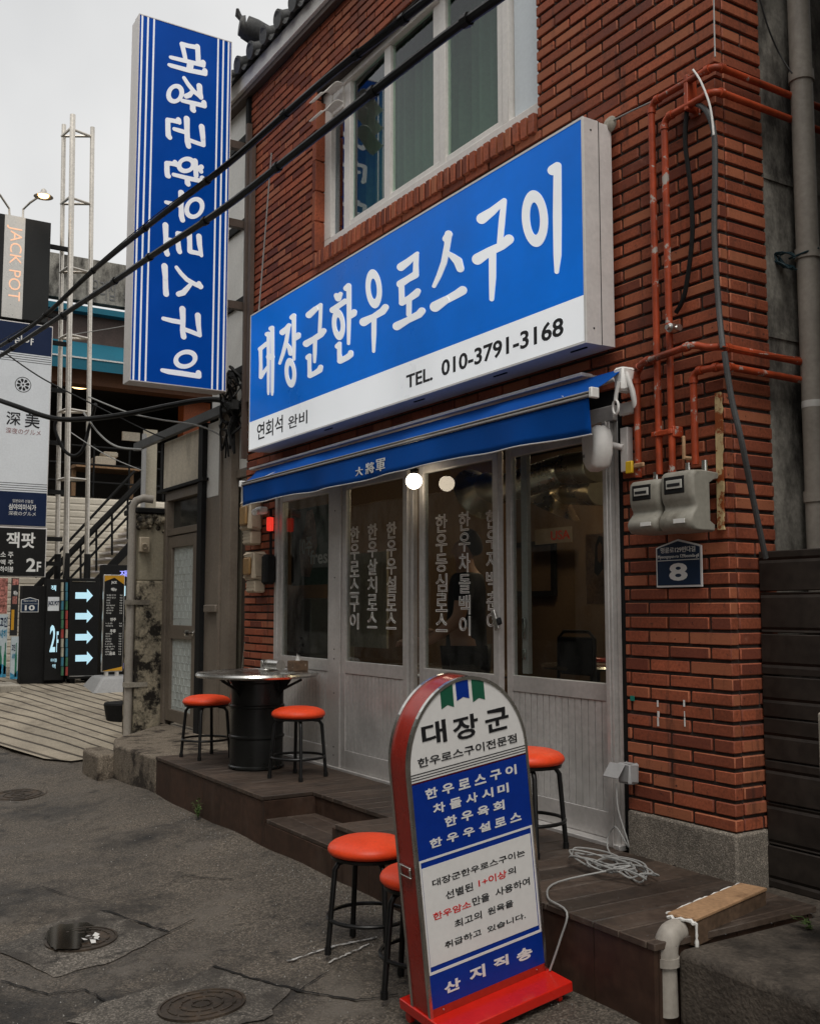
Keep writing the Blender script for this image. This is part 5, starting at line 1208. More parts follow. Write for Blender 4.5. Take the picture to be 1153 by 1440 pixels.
mb = MB(); 
for k in range(4): mb.tube([q+Vector((-.14+.02*k, -.03, .0)), q+Vector((-.14+.02*k, -.03, .085))], .006, 6)
mb.cbox(q.x-.17, q.x-.06, q.y-.05, q.y+.03, .70, .715, .003); mb.cbox(q.x-.16, q.x-.12, q.y-.04, q.y+.02, .72, .775, .004); mb.build('stand', 'chrome', e)
mb = MB(); q = at(402, 949, 'z', .70); mb.tube([q+Vector((-.05, -.01, .012)), q+Vector((.09, .03, .012))], .012, 8); tag(mb.build('tongs', 'chrome'), 'bright steel tongs lying beside the tissue box', 'tongs')

# ================================================================== STANDING SIGN
BR = Matrix(((.0041, .0532, .9986), (.9898, -.1426, .0035), (.1426, .9884, -.0532)))
sB = .940
Cb = CAM + (Vector((-.32893, -1.07479, -.33554))-CAM)*sB
Ub, Vb, Nb = Vector(BR.col[0]).normalized(), Vector(BR.col[1]).normalized(), Vector(BR.col[2]).normalized()
fB = Frame(Cb, Ub, Vb, Nb); w2 = .29*sB; v1, v2, v3 = .1456*sB, .5886*sB, .917*sB
bd = empty('standing_sign', Cb-Vb*.1, 'arched red-sided standing menu sign on a red wheeled base', 'sign')
vA = v3   # arch springs here
def arch(g, base=0.):
    pts = [(-w2+g, base), (w2-g, base)]
    rx = w2-g
    ry = fB.uv(655, 951)[1]-vA-g
    for k in range(0, 33):
        a = math.pi*k/32; pts.append((rx*math.cos(a), vA+ry*math.sin(a)))
    return pts
TH = .125
mb = MB(); mb.prism(fB, arch(.006, -.0175), -TH, -.012, True); mb.build('side_panel', 'boardred', bd)
# chromed edge trims front and back
mb = MB()
op, ip = arch(0, -.0175), arch(.012, -.0175)
def strip(n0, n1):
    k = len(op)
    seq = list(range(1, k))+[0]
    for a, b in zip(seq, seq[1:]):
        vs = [fB.P(*op[a], n0), fB.P(*op[b], n0), fB.P(*op[b], n1), fB.P(*op[a], n1), fB.P(*ip[a], n0), fB.P(*ip[b], n0), fB.P(*ip[b], n1), fB.P(*ip[a], n1)]
        mb.add(vs, [(0, 1, 2, 3), (4, 7, 6, 5), (3, 2, 6, 7), (0, 4, 5, 1)], True)
strip(-.012, .004); strip(-TH-.006, -TH+.010)
mb.build('edge_trim', 'chrome', bd)
WB = v2      # top of white notice area
inn = [p for p in arch(.012, v3-.004)]
mb = MB(); mb.prism(fB, inn, -.010, 0); mb.build('arch_face', 'boardwhite', bd)
c1 = crop(530, 930, 260/1153); c3 = crop(560, 1060, 230/1153); c4 = crop(560, 1180, 230/1153); c2 = crop(530, 1300, 300/1153)
mb = MB(); mb.fbox(fB, -w2+.012, w2-.012, .012, v3-.0045-.03, -.010, 0); mb.build('blue_face', 'boardblue', bd)
vl = fB.uv(*c1(190, 773))[1]
mb = MB(); mb.fbox(fB, -w2+.012, w2-.012, vl, v3-.0042, -.009, .0006); mb.build('white_band', 'boardwhite', bd)
mb = MB()
for yy in (723, 741, 758):
    v_ = fB.uv(*c1(190, yy))[1]; mb.fbox(fB, -w2+.013, w2-.013, v_-.0016, v_+.0016, .0008, .0016)
text_px(mb, fB, '대', c1(285, 537), c1(424, 358), weight=.024); text_px(mb, fB, '장', c1(480, 502), c1(622, 318), weight=.024); text_px(mb, fB, '군', c1(680, 452), c1(812, 277), weight=.024)
mb.build('title_lettering', 'ink', bd); mb = MB(); text_px(mb, fB, '한우로스구이전문점', c1(256, 668), c1(866, 448), weight=.012)
mb.build('subtitle_lettering', 'ink', bd)
for s_, a, b in (('대장군한우로스구이는', (240, 338), (886, 66)), ('선별된', (334, 426), (521, 302)), ('의', (772, 256), (822, 190)), ('만을', (522, 472), (636, 372)), ('사용하여', (684, 407), (920, 265)),
                 ('최고의', (398, 628), (582, 502)), ('원육을', (630, 538), (804, 422)), ('취급하고', (328, 774), (580, 628)), ('있습니다.', (628, 658), (892, 515))):
    mb = MB(); text_px(mb, fB, s_, c4(*a), c4(*b), weight=.012, n0=.0016, n1=.0028); mb.build('notice_lettering', 'ink', bd)
for s_, a, b in (('1+이상', (565, 338), (757, 214)), ('한우암소', (246, 576), (506, 428))): mb = MB(); text_px(mb, fB, s_, c4(*a), c4(*b), weight=.014, n0=.0016, n1=.0028); mb.build('red_lettering', 'redtext', bd)
# white notice with blue border
uL, vT = fB.uv(*c4(163, 212)); uR, vBm = fB.uv(*c4(985, 605)); vBm2 = fB.uv(*c4(232, 905))[1]; vBm = (vBm+vBm2)/2
mb = MB(); 
vo0 = fB.uv(*c4(205, 972))[1]; vo1 = fB.uv(*c3(118, 770))[1]
for (u0, u1, v0_, v1_) in ((-w2+.013, w2-.013, vo1-.008, vo1), (-w2+.013, w2-.013, vo0, vo0+.010), (-w2+.013, -w2+.020, vo0+.010, vo1-.008), (w2-.020, w2-.013, vo0+.010, vo1-.008)): mb.fbox(fB, u0, u1, v0_, v1_, .0002, .0012)
mb.fbox(fB, uL, uR, vBm, vT, .0002, .0014); mb.build('notice_panel', 'boardwhite', bd)
mb = MB()
for s_, a, b in (('한우로스구이', (193, 326), (827, 72)), ('차돌사시미', (247, 428), (772, 202)), ('한우육회', (330, 520), (742, 322)), ('한우우설로스', (224, 670), (860, 405))):
    # wide letter spacing: place each syllable
    (ua, va), (ub, vb_) = fB.uv(*c3(*a)), fB.uv(*c3(*b)); n = len(s_); cw = (ub-ua)/(n-.28)
    mb = MB()
    for i, ch in enumerate(s_): put_text(mb, fB, ch, ua+i*cw, va, ua+i*cw+cw*.72, vb_, weight=.03, n0=.0006, n1=.002)
    mb.build('menu_lettering', 'boardwhite', bd)
mb = MB()
for ch, a, b in (('산', (366, 378), (447, 283)), ('지', (503, 312), (580, 210)), ('직', (632, 245), (706, 158)), ('송', (757, 208), (833, 112))): text_px(mb, fB, ch, c2(*a), c2(*b), weight=.035, n0=.0006, n1=.002)
mb.build('footer_lettering', 'boardwhite', bd)
def flag(pp, mt):
    mb = MB(); mb.prism(fB, [fB.uv(*c1(*p)) for p in pp][::-1], .0004, .0012); mb.build('ribbon', mt, bd)
flag([(392, 178), (428, 148), (467, 122), (480, 285), (440, 272), (402, 300)], 'green'); flag([(485, 112), (525, 100), (563, 94), (575, 230), (537, 222), (498, 247)], 'boardblue'); flag([(584, 94), (625, 96), (661, 104), (673, 238), (635, 228), (598, 255)], 'green')
mb = MB(); hx = fB
sd = Frame(fB.P(-w2-.0005, v2-.045, -TH*.5), Nb, Vb, -Ub)
for (u0, u1, v0_, v1_) in ((-.05, .05, .022, .030), (-.05, .05, -.030, -.022), (-.05, -.042, -.022, .022), (.042, .05, -.022, .022)): mb.fbox(sd, u0*.7, u1*.7, v0_*.7, v1_*.7, 0, .012)
mb.build('carry_handle', 'chrome', bd, bevel=.002)
# red lower skirt and base
mb = MB(); mb.fbox(fB, -w2+.013, w2-.013, -.0172, .0115, -.011, .0005); mb.build('skirt', 'boardred', bd)
mb = MB(); mb.fbox(fB, -w2-.004, w2+.010, -.058, -.018, -TH-.085, .135)
mb.build('base', 'basered', bd, bevel=.004)
mb = MB()
for u in (-w2+.06, w2-.05): 
    for n in (0, ): mb.lathe([(.004, 0), (.003, .002), (0, .002)], fB.P(u, -.003, .0006), 8, Nb)
mb.build('screw', 'chrome', bd)
for (u, n) in ((-w2+.02, -TH-.05), (w2-.03, -TH-.05), (-w2+.02, .09), (w2-.03, .09)):
    p = fB.P(u, -.058, n); mb = MB(); rr_ = min(.020, .02)
    mb.lathe([(.009, -.009), (.02, -.008), (.02, .008), (.009, .009)], p+Vector((0, 0, -.026)), 16, Ub); mb.build('caster', 'basered', bd)
    mb = MB(); mb.tube([p, p+Vector((0, 0, -.012))], .008, 8); mb.build('caster_fork', 'chrome', bd)

# ================================================================== MANHOLES
def manhole(px, py, r, label, wet=False):
    c = atg(px, py); z = rz(c.x, c.y)+.012
    e = empty('manhole_cover', (c.x, c.y, z), label, 'manhole')
    c = Vector((c.x, c.y, z)); dzx = (rz(c.x+.1, c.y)-rz(c.x-.1, c.y))/.2; dzy = (rz(c.x, c.y+.1)-rz(c.x, c.y-.1))/.2
    nrm = Vector((-dzx, -dzy, 1)).normalized()
    mb = MB(); mb.lathe([(r*1.09, -.02), (r*1.09, .002), (r*1.02, .003), (r*1.01, -.004)], c, 48, nrm); mb.build('rim', 'iron', e)
    mb = MB(); mb.lathe([(r, -.02), (r, .0), (0, .0)], c, 48, nrm)
    U = nrm.orthogonal().normalized(); V = nrm.cross(U); f = Frame(c, U, V, nrm)
    for ri, ro in ((.80, .86), (.50, .55), (.22, .26)):
        for k in range(10):
            a0, a1 = 2*math.pi*k/10+.06, 2*math.pi*(k+1)/10-.06; o1 = [(ro*r*math.cos(a0+(a1-a0)*t/5), ro*r*math.sin(a0+(a1-a0)*t/5)) for t in range(6)]; i1 = [(ri*r*math.cos(a0+(a1-a0)*t/5), ri*r*math.sin(a0+(a1-a0)*t/5)) for t in range(5, -1, -1)]
            mb.prism(f, o1+i1, .0005, .004)
    mb.build('lid', 'iron', e); return e
mh = manhole(115, 1323, .155, 'sunken manhole cover with a puddle on its left half')
manhole(284, 1417, .16, 'round rusty manhole cover at the bottom edge of the lane')
manhole(26, 1119, .22, 'worn manhole cover far up the lane at the left edge')
pp = [atg(*p) for p in ((66, 1333), (64, 1318), (78, 1308), (104, 1302), (126, 1301), (131, 1309), (122, 1318), (117, 1328), (112, 1339), (90, 1342), (76, 1342))]
pz = mh.location.z+.0055; cpp = sum(pp, Vector())/len(pp); P = []
for i in range(len(pp)):
    p0, p1, p2, p3 = pp[i-1], pp[i], pp[(i+1) % len(pp)], pp[(i+2) % len(pp)]
    for k in range(5):
        t = k/5; q = .5*((2*p1)+(p2-p0)*t+(2*p0-5*p1+4*p2-p3)*t*t+(3*p1-p0-3*p2+p3)*t**3); jj = 1+random.uniform(-.07, .05); P.append((cpp.x+(q.x-cpp.x)*jj, cpp.y+(q.y-cpp.y)*jj, pz))
mb = MB().add([(cpp.x, cpp.y, pz)]+P, [(0, 1+k, 1+(k+1) % len(P)) for k in range(len(P))])
c_ = atg(108, 1322); lit = MB()
for k in range(7):
    a_ = random.uniform(0, 6.28); p = atg(128+random.uniform(-9, 10), 1327+random.uniform(-6, 6)); d_ = random.uniform(.012, .03); lit.add([(p.x+d_*math.cos(a_+t), p.y+d_*math.sin(a_+t)*.6, mh.location.z+.0065+.006*(t > 2)+.002*k) for t in (0, 1.4, 2.6, 4.4)], [(0, 1, 2, 3)])
tag(lit.build('paper_litter', 'paper'), 'torn white paper litter lying on the wet manhole cover', 'litter')
tag(mb.build('puddle', 'wet'), 'dark puddle lying over the sunken manhole', 'puddle', kind='structure')

# weed at the deck foot
def weed(p, n, h, label, seed):
    rnd = random.Random(seed); mb = MB()
    for k in range(n):
        a = rnd.uniform(0, 6.28); hh = h*rnd.uniform(.4, 1); tip = p+Vector((.06*math.cos(a), .06*math.sin(a)*.6-.02, hh))
        mb.tube([p, p.lerp(tip, .5)+Vector((0, 0, .02)), tip], [.002, .0015, .001], 4)
        for j in range(6):
            b = p.lerp(tip, .25+.13*j); d = Vector((rnd.uniform(-1, 1), rnd.uniform(-1, 0.2), rnd.uniform(-.2, .5))).normalized()*.026; s_ = d.cross(Vector((0, 0, 1))).normalized()*.008
            mb.add([b, b+d*.5+s_, b+d, b+d*.5-s_], [(0, 1, 2, 3)])
    return tag(mb.build('weed', 'leaf'), label, 'weed')
q = at(279, 1150, 'y', -.93); q.z = ground(q.x, q.y); weed(q, 9, .17, 'small green weed growing at the foot of the deck fascia', 4)
q = at(1140, 1305, 'z', -.03); weed(q, 3, .05, 'few grass blades on the slab below the board gate', 6)

# ================================================================== LEFT: brown neighbour
nb = empty('neighbour_building', (-6.6, .1, 0), 'low brown fronted annex with frosted glass door left of the bricks', 'building')
def yb(px, py, y=.0): return at(px, py, 'y', y)
mb = MB()
mb.box(-7.54, -7.46, -.03, .10, -.02, 2.30); mb.box(-6.55, -6.44, -.03, .10, -.02, 2.42); mb.box(-7.54, -6.44, -.02, .10, 2.301, 2.40); mb.box(-7.46, -6.55, -.02, .08, 1.93, 2.0)
mb.build('door_surround', 'brown', nb, bevel=.004)
mb = MB(); mb.box(-7.50, -6.55, .05, .06, 2.0, 2.30); mb.build('transom_glass', mat('dark_transom', (.045, .045, .04), .15, bump=0), nb)
mb = MB()
mb.box(-7.45, -7.33, -.01, .05, .02, 1.92); mb.box(-6.70, -6.57, -.01, .05, .02, 1.92); mb.box(-7.33, -6.70, -.01, .05, 1.80, 1.92); mb.box(-7.33, -6.70, -.01, .05, .02, .14); mb.box(-7.33, -6.70, -.01, .05, .86, 1.0)
dr = mb.build('door', 'brown', nb, bevel=.004)
mb = MB(); mb.box(-7.33, -6.70, .02, .03, .14, .86); mb.box(-7.33, -6.70, .02, .03, 1.0, 1.80); mb.build('frosted_glass', 'frost', dr)
# pressed line pattern on the frosted glass
mb = MB()
pat_m = mat('pale_pressed_lines', (.55, .6, .58), .3, bump=0)
for z in [.17+.075*k for k in range(22)]:
    if .84 < z < 1.02:
        if mb.v: mb.build('glass_pattern', pat_m, dr); mb = MB()
        continue
    o_ = .06 if int(z/.075) % 2 else 0
    for k in range(5):
        x = -7.32+o_+.125*k
        if x+.09 < -6.7: mb.box(x, x+.085, .0165, .0198, z, z+.008); mb.box(x+.04, x+.048, .0165, .0198, z+.01, min(z+.065, 1.79))
mb.build('glass_pattern', pat_m, dr)
mb = MB(); mb.lathe([(.03, 0), (.03, .012), (.012, .015), (.012, .05), (.03, .055), (.03, .09), (.0, .1)], (-6.635, -.011, .93), 16, (0, -1, 0)); mb.build('door_knob', 'chrome', dr)
mb = MB(); mb.box(-7.62, -6.50, -.02, .02, 2.44, 2.95); mb.build('upper_panel', 'cream', nb, bevel=.01)
mb = MB(); mb.box(-7.70, -7.625, -.03, .05, 2.42, 2.95); mb.box(-6.495, -6.38, -.05, .05, -.02, 2.98); mb.box(-7.70, -6.33, -.06, .03, 2.405, 2.435); mb.build('dark_post', 'blackm', nb)
mb = MB(); mb.box(-8.45, -5.50, -.10, -.045, 2.965, 3.05); mb.build('roof_beam', mat('grey_angle_steel', (.06, .06, .058), .5, .4, var=.2, bump=.1), nb)
mb = MB(); mb.box(-6.375, -6.0, .0, .03, 2.24, 2.96); mb.build('side_panel', 'polycarb', nb)
mb = MB(); mb.box(-6.375, -6.03, -.005, .03, -.02, 2.235); mb.box(-6.0, -5.95, -.03, .06, -.02, 3.3); mb.box(-5.90, -5.72, -.02, .06, -.02, 3.3); mb.box(-5.945, -5.905, -.012, .05, -.02, 2.96)
mb.box(-5.715, -5.42, .03, .06, 2.36, 2.44)
mb.build('brown_column', 'brown', nb, bevel=.004)
mb = MB(); mb.box(-5.716, -5.415, .10, .13, -.02, 2.12); mb.build('recess_panel', 'browndark', nb)
mb = MB(); mb.box(-5.716, -5.415, .08, .09, 2.13, 2.36); mb.box(-5.716, -5.415, .06, .07, 2.44, 3.5); mb.box(-6.35, -5.46, .03, .04, 3.05, 5.9); mb.build('frosted_panel', 'polycarb', nb)
mb = MB(); mb.box(-5.475, -5.415, -.03, .06, 3.05, 5.88)
for z in (3.35, 4.0, 4.74, 5.55): mb.box(-6.4, -5.476, .0, .028, z-.035, z+.035)
mb.build('panel_frame', 'blackm', nb)
mb = MB(); mb.box(-6.45, -5.42, .14, .3, -.02, 5.9); mb.box(-7.72, -6.45, .12, 2.5, -.02, 2.94); mb.build('back_wall', 'plaster', nb)
mb = MB(); mb.tube([(-5.62, .08, .55), (-5.45, .05, .98)], .018, 8); mb.build('stair_rail', 'chrome', nb)
mb = MB(); q = yb(298, 858, -.02); mb.cbox(-6.28, -5.98, -.05, -.006, q.z-.02, q.z+.05, .006); mb.build('hasp', 'brown', nb)
# electric meters on the brick pier
def emeter(px, py, hpx, label, name='electric_meter'):
    q = at(px, py, 'y', -.08); h = hpx/1448*9.6/2
    e = empty(name, q-Vector((0, 0, h)), label, 'meter')
    mb = MB(); mb.cbox(q.x-.12, q.x+.10, -.13, -.004, q.z-h*.35, q.z+h, .02); mb.build('case', 'meterbeige', e, bevel=.008)
    mb = MB(); mb.cbox(q.x-.07, q.x+.08, -.155, -.131, q.z-h*.15, q.z+h*.75, .015); mb.build('cover', mat('amber_cover', (.28, .17, .07), .2, bump=0), e)
    mb = MB(); mb.cbox(q.x-.09, q.x+.08, -.11, -.004, q.z-h, q.z-h*.37, .012)
    for k in range(4): mb.box(q.x-.085, q.x+.075, -.113, -.1105, q.z-h*.9+.03*k, q.z-h*.9+.03*k+.012)
    mb.build('terminal_box', 'meterbeige', e)
emeter(352, 735, 58, 'upper beige electric meter on the brick pier under the awning end')
emeter(357, 805, 52, 'lower beige electric meter on the brick pier')
q = at(380, 737, 'y', -.06); mb = MB(); mb.lathe([(.0, -.06), (.028, -.055), (.03, 0), (.028, .055), (.0, .06)], (q.x, -.06, q.z), 14); e = tag(mb.build('warning_lamp', 'redlamp'), 'small glowing red lamp beside the upper electric meter', 'lamp')
q = at(368, 718, 'y', -.10); mb = MB(); mb.cbox(q.x-.06, q.x+.05, -.14, -.06, q.z-.03, q.z+.03, .012); mb.lathe([(.028, 0), (.028, .05), (.02, .055), (.0, .05)], (q.x+.02, -.14, q.z-.01), 14, (.5, -1, -.3)); tag(mb.build('security_camera', 'white'), 'small white security camera under the left end of the awning', 'camera')
q = at(378, 800, 'y', -.05); mb = MB(); mb.cbox(q.x-.05, q.x+.05, -.10, -.004, q.z-.13, q.z+.12, .02); mb.tube([(q.x+.04, -.05, q.z+.12), (q.x+.03, -.05, q.z+.5)], .012, 8); tag(mb.build('black_conduit_box', 'blackm'), 'black conduit box right of the lower electric meter', 'junction box')

# corner pillar with downpipe
PX0, PX1 = -7.62, -6.80
pl = empty('corner_pillar', (-7.7, -.15, -.05), 'mouldy concrete pillar left of the frosted glass door', 'pillar')
PXF = -7.55
mb = MB(); mb.box(-7.95, PXF-.02, -.285, .10, 1.461, 2.17); mb.build('upper_part', 'plaster', pl, bevel=.015)
mb = MB(); mb.box(-7.97, PXF, -.30, .10, -.2, 1.46); mb.build('lower_part', 'pillar', pl, bevel=.02, seg=3)
mb = MB(); mb.cbox(-7.99, PXF+.03, -.33, .1, 2.171, 2.23, .01); mb.build('cap', 'blackm', pl)
mb = MB(); rnd = random.Random(9)
for k in range(26): mb.sphere((PXF-.01+rnd.uniform(-.03, .03), rnd.uniform(-.3, -.02), 2.15-rnd.random()*.16), rnd.uniform(.02, .05), 8, 6)
mb.build('grime_lump', 'pillar', pl)
q = at(184, 850, 'x', PXF-.06)
zt2 = at(184, 712, 'x', PXF-.06).z
mb = MB(); mb.tube([(q.x, q.y, -.2), (q.x, q.y, zt2), (q.x+.01, q.y+.03, zt2+.06), (q.x+.03, q.y+.10, zt2+.09), (q.x+.05, q.y+.2, zt2+.08)], .043, 14)
o = mb.build('downpipe', 'pvc'); tag(o, 'grey downpipe clamped to the mouldy corner pillar', 'pipe')
for py in (847, 963):
    z = at(190, py, 'x', PXF).z; mb = MB(); mb.box(PXF-.1, PXF+.008, q.y-.05, q.y+.18, z-.025, z+.025)
    f = mb.build('pipe_bracket', 'concrete_pale', None, origin=Vector()); f.parent = o; f.matrix_parent_inverse = Matrix.Translation(-o.location)
q = at(203, 766, 'x', PXF)
e = empty('wall_camera', q, 'beige square box with a round nozzle on the corner pillar', 'camera')
mb = MB(); mb.cbox(PXF-.02, PXF+.04, q.y-.055, q.y+.055, q.z-.08, q.z+.08, .01); mb.build('box', 'meterbeige', e)
mb = MB(); mb.lathe([(.028, 0), (.032, .02), (.03, .10), (.024, .102), (.02, .07), (0, .07)], (PXF+.04, q.y, q.z-.01), 16, (1, -.35, -.15)); mb.build('nozzle', 'meterbeige', e)
mb = MB(); q = at(172, 1003, 'y', -.45); q = atg(172, 1015); mb.lathe([(.0, 0), (.17, 0), (.19, .10), (.2, .16), (.21, .2), (.2, .22), (.0, .20)], (q.x, q.y, ground(q.x, q.y)), 20); tag(mb.build('plant_tub', 'blackm'), 'low black tub on the ramp beside the corner pillar', 'tub')

# ================================================================== LEFT BACKGROUND: signs, truss pole, stairs, dark upper restaurant
SXX = -11.7
def sx(px, py, x=SXX): return at(px, py, 'x', x)
def sign_panel(name, label, x, px0, pyt0, pyb0, px1, th, parts, rimm='signgrey'):
    f = xframe(x); a = f.uv(px0, pyt0); b = f.uv(px0, pyb0); c = f.uv(px1, (pyt0+pyb0)/2)
    y0, y1, z0, z1 = a[0], c[0], b[1], a[1]
    e = empty(name, (x, (y0+y1)/2, z0), label, 'sign')
    mb = MB(); mb.box(x-th, x-.004, y0, y1, z0, z1); mb.build('case', rimm, e, bevel=.005)
    return e, Frame((x, y0, z0), (0, 1, 0), (0, 0, 1), (1, 0, 0)), y1-y0, z1-z0
def fpart(e, f, W_, H_, name, mt, u0, u1, v0, v1, n0=-.0038, n1=.002):
    mb = MB(); mb.fbox(f, u0*W_, u1*W_, v0*H_, v1*H_, n0, n1); return mb.build(name, mt, e)
def ftext(e, f, W_, H_, items, mt, name='lettering', n=.0022):
    for s_, u0, v0, u1, v1, *k in items:
        mb = MB(); put_text(mb, f, s_, u0*W_, v0*H_, u1*W_, v1*H_, weight=k[0] if k else .02, n0=n, n1=n+.004, rot=k[1] if len(k) > 1 else 0); mb.build(name, mt, e)
# charcoal sign with peach letters
e, f, W_, H_ = sign_panel('projecting_sign', 'charcoal sign with a silver strip of peach letters turned sideways', SXX, -60, 288, 436, 71, .35, None, 'signdark')
s0, s1 = (f.uv(6, 350)[0]/W_, f.uv(35, 350)[0]/W_)
fpart(e, f, W_, H_, 'silver_strip', 'silverplate', s0, s1, .0, 1.0)
ftext(e, f, W_, H_, [('JACK POT', s0+.025, .17, s1-.03, .90, -.008, 1)], 'peach')
for px, lb in ((18, 'left'), (36, 'right')):
    b = sx(px, 303); b.x = SXX-.15
    if px == 18:
        pts = [b+Vector((0, 0, -.05)), b+Vector((0, -.02, .15)), b+Vector((.2, -.18, .24)), b+Vector((.5, -.42, .28))]
    else: pts = [b+Vector((0, 0, -.05)), b+Vector((0, .0, .14)), b+Vector((.15, .06, .20)), b+Vector((.45, .14, .22))]
    g = empty('gooseneck_lamp', b, ('lit gooseneck lamp over the right part of the charcoal sign' if px != 18 else 'gooseneck lamp arching left over the charcoal sign'), 'lamp')
    mb = MB(); mb.tube(pts, .016, 8); mb.build('arm', 'pole', g)
    mb = MB(); hd = pts[-1]+Vector((.03, .03, 0)); mb.lathe([(.015, .09), (.035, .07), (.05, .03), (.125, -.02), (.132, -.028), (.12, -.024), (.045, .022), (.0, .022)], hd, 20); mb.build('shade', 'pole', g)
    mb = MB(); mb.sphere(hd+Vector((0, 0, -.012)), .058, 14, 8, (1.3, 1.3, .55)); mb.build('bulb', 'warmbulb', g)
# navy and silver banner sign
e, f, W_, H_ = sign_panel('projecting_sign', 'tall silver sign with navy ends and a flower emblem', SXX, -55, 441, 737, 71, .22, None, 'signgrey')
fu = lambda px, py: (f.uv(px, py)[0]/W_, f.uv(px, py)[1]/H_)
vA_, vB_ = fu(35, 497)[1], fu(35, 692)[1]
fpart(e, f, W_, H_, 'navy_top', 'signnavy', .005, .99, vA_, .995); fpart(e, f, W_, H_, 'silver_middle', 'signsilver', .005, .99, vB_, vA_-.0005); fpart(e, f, W_, H_, 'navy_bottom', 'signnavy', .005, .99, .005, vB_-.0005)
mb = MB()
for k in range(4):
    for v0, sg_ in ((vA_, -1), (vB_, 1)): mb.fbox(f, .005*W_, .99*W_, (v0+sg_*(.008+.011*k))*H_-.004, (v0+sg_*(.008+.011*k))*H_+.004, .0022, .003)
cx, cy = f.uv(33, 541); r0 = f.uv(44.5, 541)[0]-cx
for a_, b_ in ((1, .93), ):
    mb.ring(f, [(cx+r0*math.cos(t*math.pi/16), cy+r0*math.sin(t*math.pi/16)) for t in range(32)], [(cx+r0*.92*math.cos(t*math.pi/16), cy+r0*.92*math.sin(t*math.pi/16)) for t in range(32)], .0022, .004)
for k in range(8):
    a = k*math.pi/4+.2; c0, s0_ = math.cos(a), math.sin(a)
    pet = [(.25, 0), (.5, .16), (.72, .17), (.8, 0), (.72, -.17), (.5, -.16)]
    mb.prism(f, [(cx+r0*(u*c0-v*s0_), cy+r0*(u*s0_+v*c0)) for u, v in pet], .0022, .004)
mb.prism(f, [(cx+r0*.13*math.cos(t*math.pi/6), cy+r0*.13*math.sin(t*math.pi/6)) for t in range(12)], .0022, .004)
mb.build('emblem', 'ink', e)
def tparts(e_, mtl, items):
    for it in items: mb_ = MB(); tpx(mb_, *it[:5], weight=it[5] if len(it) > 5 else 0.); mb_.build('lettering', mtl, e_)
def tpx(mb_, s_, x0, yb_, x1, yt, **k):
    xm = (x0+x1)/2; put_text(mb_, f, s_, f.uv(x0, yb_)[0], f.uv(xm, yb_)[1], f.uv(x1, yt)[0], f.uv(xm, yt)[1], n0=.0022, n1=.005, **k)
mb = MB(); tpx(mb, '深', 9, 598, 30, 579, weight=.01); tpx(mb, '美', 35, 602, 57, 580, weight=.01); mb.build('lettering', 'ink', e)
mb = MB(); tpx(mb, '深夜のグルメ', 8.5, 611, 58, 603); mb.build('small_lettering', mat('faded_red_letters', (.35, .2, .2), .5, bump=0), e)
tparts(e, 'letterwhite', [('심야의미식가', 12.5, 717.5, 51.5, 709, .02), ('일본요리 선술집', 18, 707, 47, 702.5), ('深夜のグルメ', 12.5, 725, 51, 719.3), ('심야', 19, 484, 48, 472, .015)])
# black 2F sign
e, f, W_, H_ = sign_panel('projecting_sign', 'black sign with pale letters hung below the silver sign', SXX, -50, 738, 810, 66, .2, None, 'signgrey')
fpart(e, f, W_, H_, 'black_face', 'blackm', .01, .985, .02, .975)
tparts(e, 'letterwhite', [('잭팟', 9, 770.5, 50.5, 748.5, .022), ('소 주', 1, 784, 19.5, 776, .015), ('맥 주', 1, 794.5, 19.5, 787, .015), ('하이볼', .5, 804.5, 19.5, 796.5, .015), ('2', 37, 804, 51, 785, .022), ('F', 52, 804, 58.5, 790, .02)])
# stainless truss pole
tp = empty('truss_pole', sx(100, 950), 'stainless triangular truss pole carrying the signs', 'pole')
xP = SXX-.02
f = xframe(xP)
legs = []
for px, ptop, dx in ((84.5, 174, -.32), (97, 160, .0), (126, 178, -.10)):
    a = at(px, 700, 'x', xP+dx); zt = at(px, ptop, 'x', xP+dx).z
    mb = MB(); mb.tube([(a.x, a.y+.02, .0), (a.x, a.y-.11, zt)], .040 if dx == 0 else .033, 14); mb.build('leg', 'pole', tp); legs.append(a)
mb = MB()
for py in (180, 277, 375, 470, 575, 672):
    z = at(97, py, 'x', xP).z
    mb = MB()
    for i, j in ((0, 1), (1, 2), (0, 2)): mb.tube([Vector((legs[i].x, legs[i].y+.02-.019*z, z)), Vector((legs[j].x, legs[j].y+.02-.019*z, z))], .020, 8)
    mb.build('brace', 'pole', tp)
for l in legs: z = at(97, 778, 'x', xP).z; mb = MB(); mb.tube([(l.x, l.y, .0), (l.x, l.y, z)], .046, 12); mb.build('black_sleeve', 'blackm', tp)
mb = MB()
for py in (342, 440, 478, 545, 620, 690, 757, 792):
    z = at(78, py, 'x', xP).z; y0 = at(68, py, 'x', xP).y; mb = MB(); mb.box(xP-.2, xP-.15, y0, legs[1].y-.03, z-.03, z+.03); mb.build('sign_arm', 'blackm', tp)
